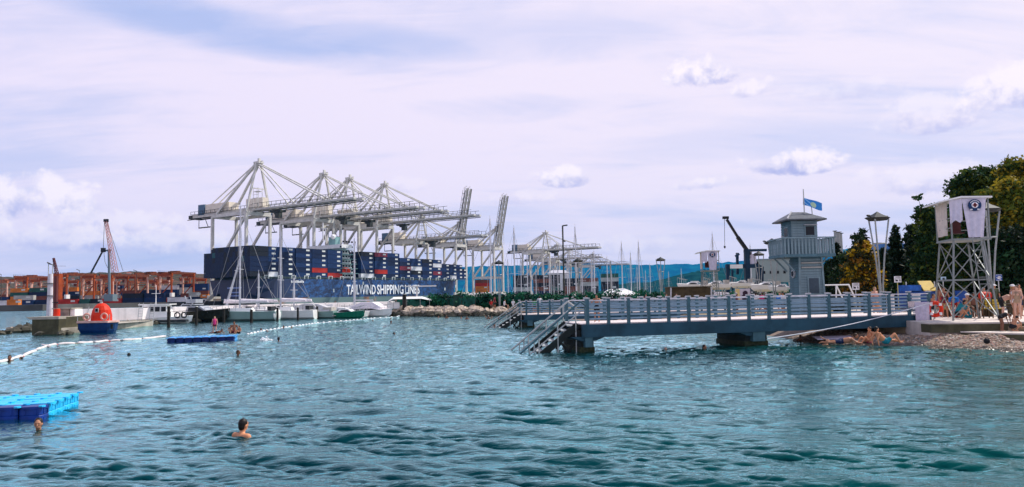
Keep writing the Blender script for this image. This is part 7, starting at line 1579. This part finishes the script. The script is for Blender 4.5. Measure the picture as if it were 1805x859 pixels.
# right shore
def at(px, Y, pose, fc, lab, z=.97, **kw):
    q = XA(px, Y); return person(pose, (q.x, q.y, z), rad(fc), lab, **kw)
at(1773, 36.4, dict(BENDP, er=(.3, -.3, .9)), 60, 'bare backed man in black shorts bending forward at the right edge', skin_i=1, hair_i=0, h=1.72, wear=[('shorts', C_black)])
at(1790, 36.0, STAND, 70, 'woman in a pale cap standing beside the man in black shorts', skin_i=0, hair_i=3, h=1.68, wear=[('top', C_white), ('bottoms', C_white)], woman=True, hat=C_white)
at(1798, 35.4, STAND, -60, 'slim bather holding a white bundle at the very edge of the picture', skin_i=1, hair_i=1, h=1.62, wear=[('suit', cm_('cloth_tan', (.35, .24, .16)))], woman=True)
at(1800, 38.5, STAND, 20, 'dark haired bather standing behind the couple at the right edge', skin_i=0, hair_i=0, h=1.7, wear=[('shorts', C_navy)])
at(1770, 32.9, BENDP, 82, 'two-handed bather bending over on the lower step slab', z=.58, skin_i=2, hair_i=0, h=1.2, wear=[('suit', C_black)])
at(1788, 32.6, CROUCH, 95, 'child crouching on the lower step slab by the bending bather', z=.58, skin_i=0, hair_i=0, h=1.25, wear=[('trunks', C_black)])
at(1738, 39.8, STAND, 10, 'bather in dark clothes standing behind the red drum', skin_i=0, hair_i=2, h=1.55, wear=[('shirt', C_black), ('shorts', C_black)])
at(1757, 40.2, STAND, -10, 'person with a white cap behind the yellow bench', skin_i=0, hair_i=2, h=1.72, wear=[('shirt', cm_('cloth_olive', (.06, .07, .04))), ('shorts', C_black)], hat=C_white)
at(1649, 40.5, SITC, 20, 'bather sitting behind the left leg of the near lifeguard stand', skin_i=0, hair_i=1, h=1.7, wear=[('trunks', C_black)])
at(1668, 38.8, STAND, -30, 'woman in maroon standing inside the legs of the lifeguard stand', skin_i=0, hair_i=1, h=1.6, wear=[('suit', C_mar)], woman=True)
at(1661, 40.8, STAND, 30, 'bather in red behind the woman in maroon', skin_i=2, hair_i=0, h=1.68, wear=[('trunks', C_red)])
at(1687, 38.0, dict(BENDP), -40, 'bather in a bright blue shirt bending under the lifeguard stand', skin_i=0, hair_i=0, h=1.65, wear=[('shirt', C_blue), ('shorts', C_red)])
at(1694, 37.4, CROUCH, 30, 'bather in a teal shirt squatting beside the blue shirted one', skin_i=0, hair_i=0, h=1.7, wear=[('shirt', C_teal), ('trunks', C_black)])
at(1709, 38.8, SITC, 10, 'bather in a white cap sitting under the middle of the lifeguard stand', skin_i=1, hair_i=2, h=1.7, wear=[('suit', cm_('cloth_sand', (.42, .33, .15)))], hat=C_white)
at(1720, 38.4, SITC, -20, 'heavy bare chested bather sitting to the left of the red drum', skin_i=2, hair_i=0, h=1.75, wear=[('shorts', brown)])
at(1612, 46, SITC, 0, 'person sitting in dark clothes in front of the blue booth', z=.78, skin_i=0, hair_i=0, h=1.7, wear=[('shirt', C_black), ('shorts', C_black)])
at(1547, 45, SITC, 20, 'person in an orange top sitting near the base of the tripod lamp', z=.78, skin_i=1, hair_i=3, h=1.75, wear=[('shirt', cm_('cloth_orange', (.55, .22, .05)))])
at(1545, 48, STAND, 20, 'bather with pale hair standing by the golden conifer', z=.78, skin_i=1, hair_i=3, h=1.9, wear=[('suit', cm_('cloth_rose', (.5, .25, .22)))], woman=True)
for i, (px, Y, ps, c, lab) in enumerate(((1176, 64, STAND, C_black, 'person walking past the left end of the brown hut'), (1193, 66, STAND, C_white, 'person in white before the brown hut'), (1300, 58, STAND, C_mar, 'dark figure beside the poster board'), (1334, 58, STAND, C_white, 'person in white right of the poster board'), (1346, 56, STAND, C_pink, 'person in pink between the poster board and the tower'), (1352, 56, STAND, C_black, 'person in black close to the one in pink'), (1383, 50, STAND, C_white, 'person in white clothes just left of the watch tower'), (1377, 52, STAND, C_blue, 'person in light blue next to the one in white by the tower'),
      (866, 98.5, SITC, C_red, 'seated bather on the gravel by the hedge, in red'), (872, 98, STAND, C_mar, 'standing bather at the foot of the hedge'), (890, 97, SITC, C_white, 'seated bather in white near the far pier stairs'), (905, 96, SITC, C_white, 'pale clothed bather sitting where the far pier meets the hedge'), (952, 74, STAND, C_white, 'person in white behind the far pier head'), (1035, 66, STAND, C_black, 'head and shoulders of a person beyond the far pier'), (1105, 66, STAND, C_white, 'person beyond the far pier below the marquee'), (1140, 67, STAND, C_mar, 'person in maroon beyond the far pier railing'))):
    at(px, Y, ps, (i * 47) % 360, lab, z=.78, skin_i=i % 3, hair_i=(0, 1, 2)[i % 3], h=1.68, wear=[('shirt', c), ('shorts', C_black)], voxel=.026)
# under the pier, at the water's edge
p = G(1560, 601, .25); person(RECL, (p.x, p.y, .12), rad(95), 'bather reclining on the pebbles with one arm raised under the near pier', 3, 0, 1.75, [('trunks', C_teal)], .016)
p = G(1505, 604, .1); person(LIE, (p.x, p.y, .02), rad(70), 'bather lying on the shore edge beside a lilac mat', 0, 1, 1.7, [('trunks', C_navy)], .016)
p = G(1534, 603, .1); person(SIT, (p.x, p.y, .0), rad(-80), 'bather sitting with bent knees at the waterline under the pier', 3, 1, 1.6, [('bottoms', C_pink)], .016, woman=True)
p = G(1455, 604, .1); person(SWIM, (p.x, p.y, .18), rad(20), 'dark head peeping from the shallows left of the lying bather', 0, 0, 1.4, [], .02)
p = G(1411, 598, .1); person(dict(SWIM), (p.x, p.y, .25), rad(0), 'small dark figure wading at the left tip of the beach', 2, 0, 1.3, [], .02)
# things lying about
q = G(1470, 600, .12); t = B(q); t.add([tuple(q + Vector(v)) for v in ((-.9, -.25, .05), (.9, -.25, .05), (.9, .3, .16), (-.9, .3, .16), (-.9, -.25, .09), (.9, -.25, .09), (.9, .3, .2), (-.9, .3, .2))], [(3, 2, 1, 0), (4, 5, 6, 7), (0, 1, 5, 4), (1, 2, 6, 5), (2, 3, 7, 6), (3, 0, 4, 7)])
tag(t.build('beach_mat', towelm), 'pale lilac beach mat spread at the waterline below the pier', 'beach mat')
b = B(); b.ell((0, 0, .22), (.13, .1, .12), 10, 8); b.torus((0, 0, .3), .08, .012, 'y', 10, 5); o = b.build('beach_bag', C_black); q = G(1740, 611, .1); o.location = q; tag(o, 'dark bag lying on the pebbles below the step slab', 'bag')
b = B(); b.box((0, 0, .25), (.5, .3, .5)); b.torus((0, 0, .5), .14, .015, 'y', 12, 5); o = b.build('cool_box', C_teal); o.location = XA(1702, 38.3, .97); tag(o, 'teal cool box on the promenade under the lifeguard stand', 'cool box')
b = B(); b.ell((0, 0, .2), (.3, .2, .2), 10, 8); b.torus((0, 0, .36), .12, .02, 'y', 10, 5); o = b.build('sports_bag', C_red); o.location = XA(1686, 38.9, .97); tag(o, 'red sports bag on the promenade behind the blue shirted bather', 'bag')
# ------------------------------------------------------------------ the air between here and the hills
hzm = bpy.data.materials.new('haze_air'); hzm.use_nodes = True; tt = hzm.node_tree; tt.nodes.clear()
pv = tt.nodes.new('ShaderNodeVolumePrincipled'); pv.inputs['Color'].default_value = (0.05, 0.45, 1.0, 1); pv.inputs['Density'].default_value = 0.00003; pv.inputs['Anisotropy'].default_value = 0.0
mo = tt.nodes.new('ShaderNodeOutputMaterial'); tt.links.new(pv.outputs[0], mo.inputs['Volume'])
o = B().box((0, 5500, 349), (26000, 13000, 706)).build('haze', hzm); o['kind'] = 'stuff'
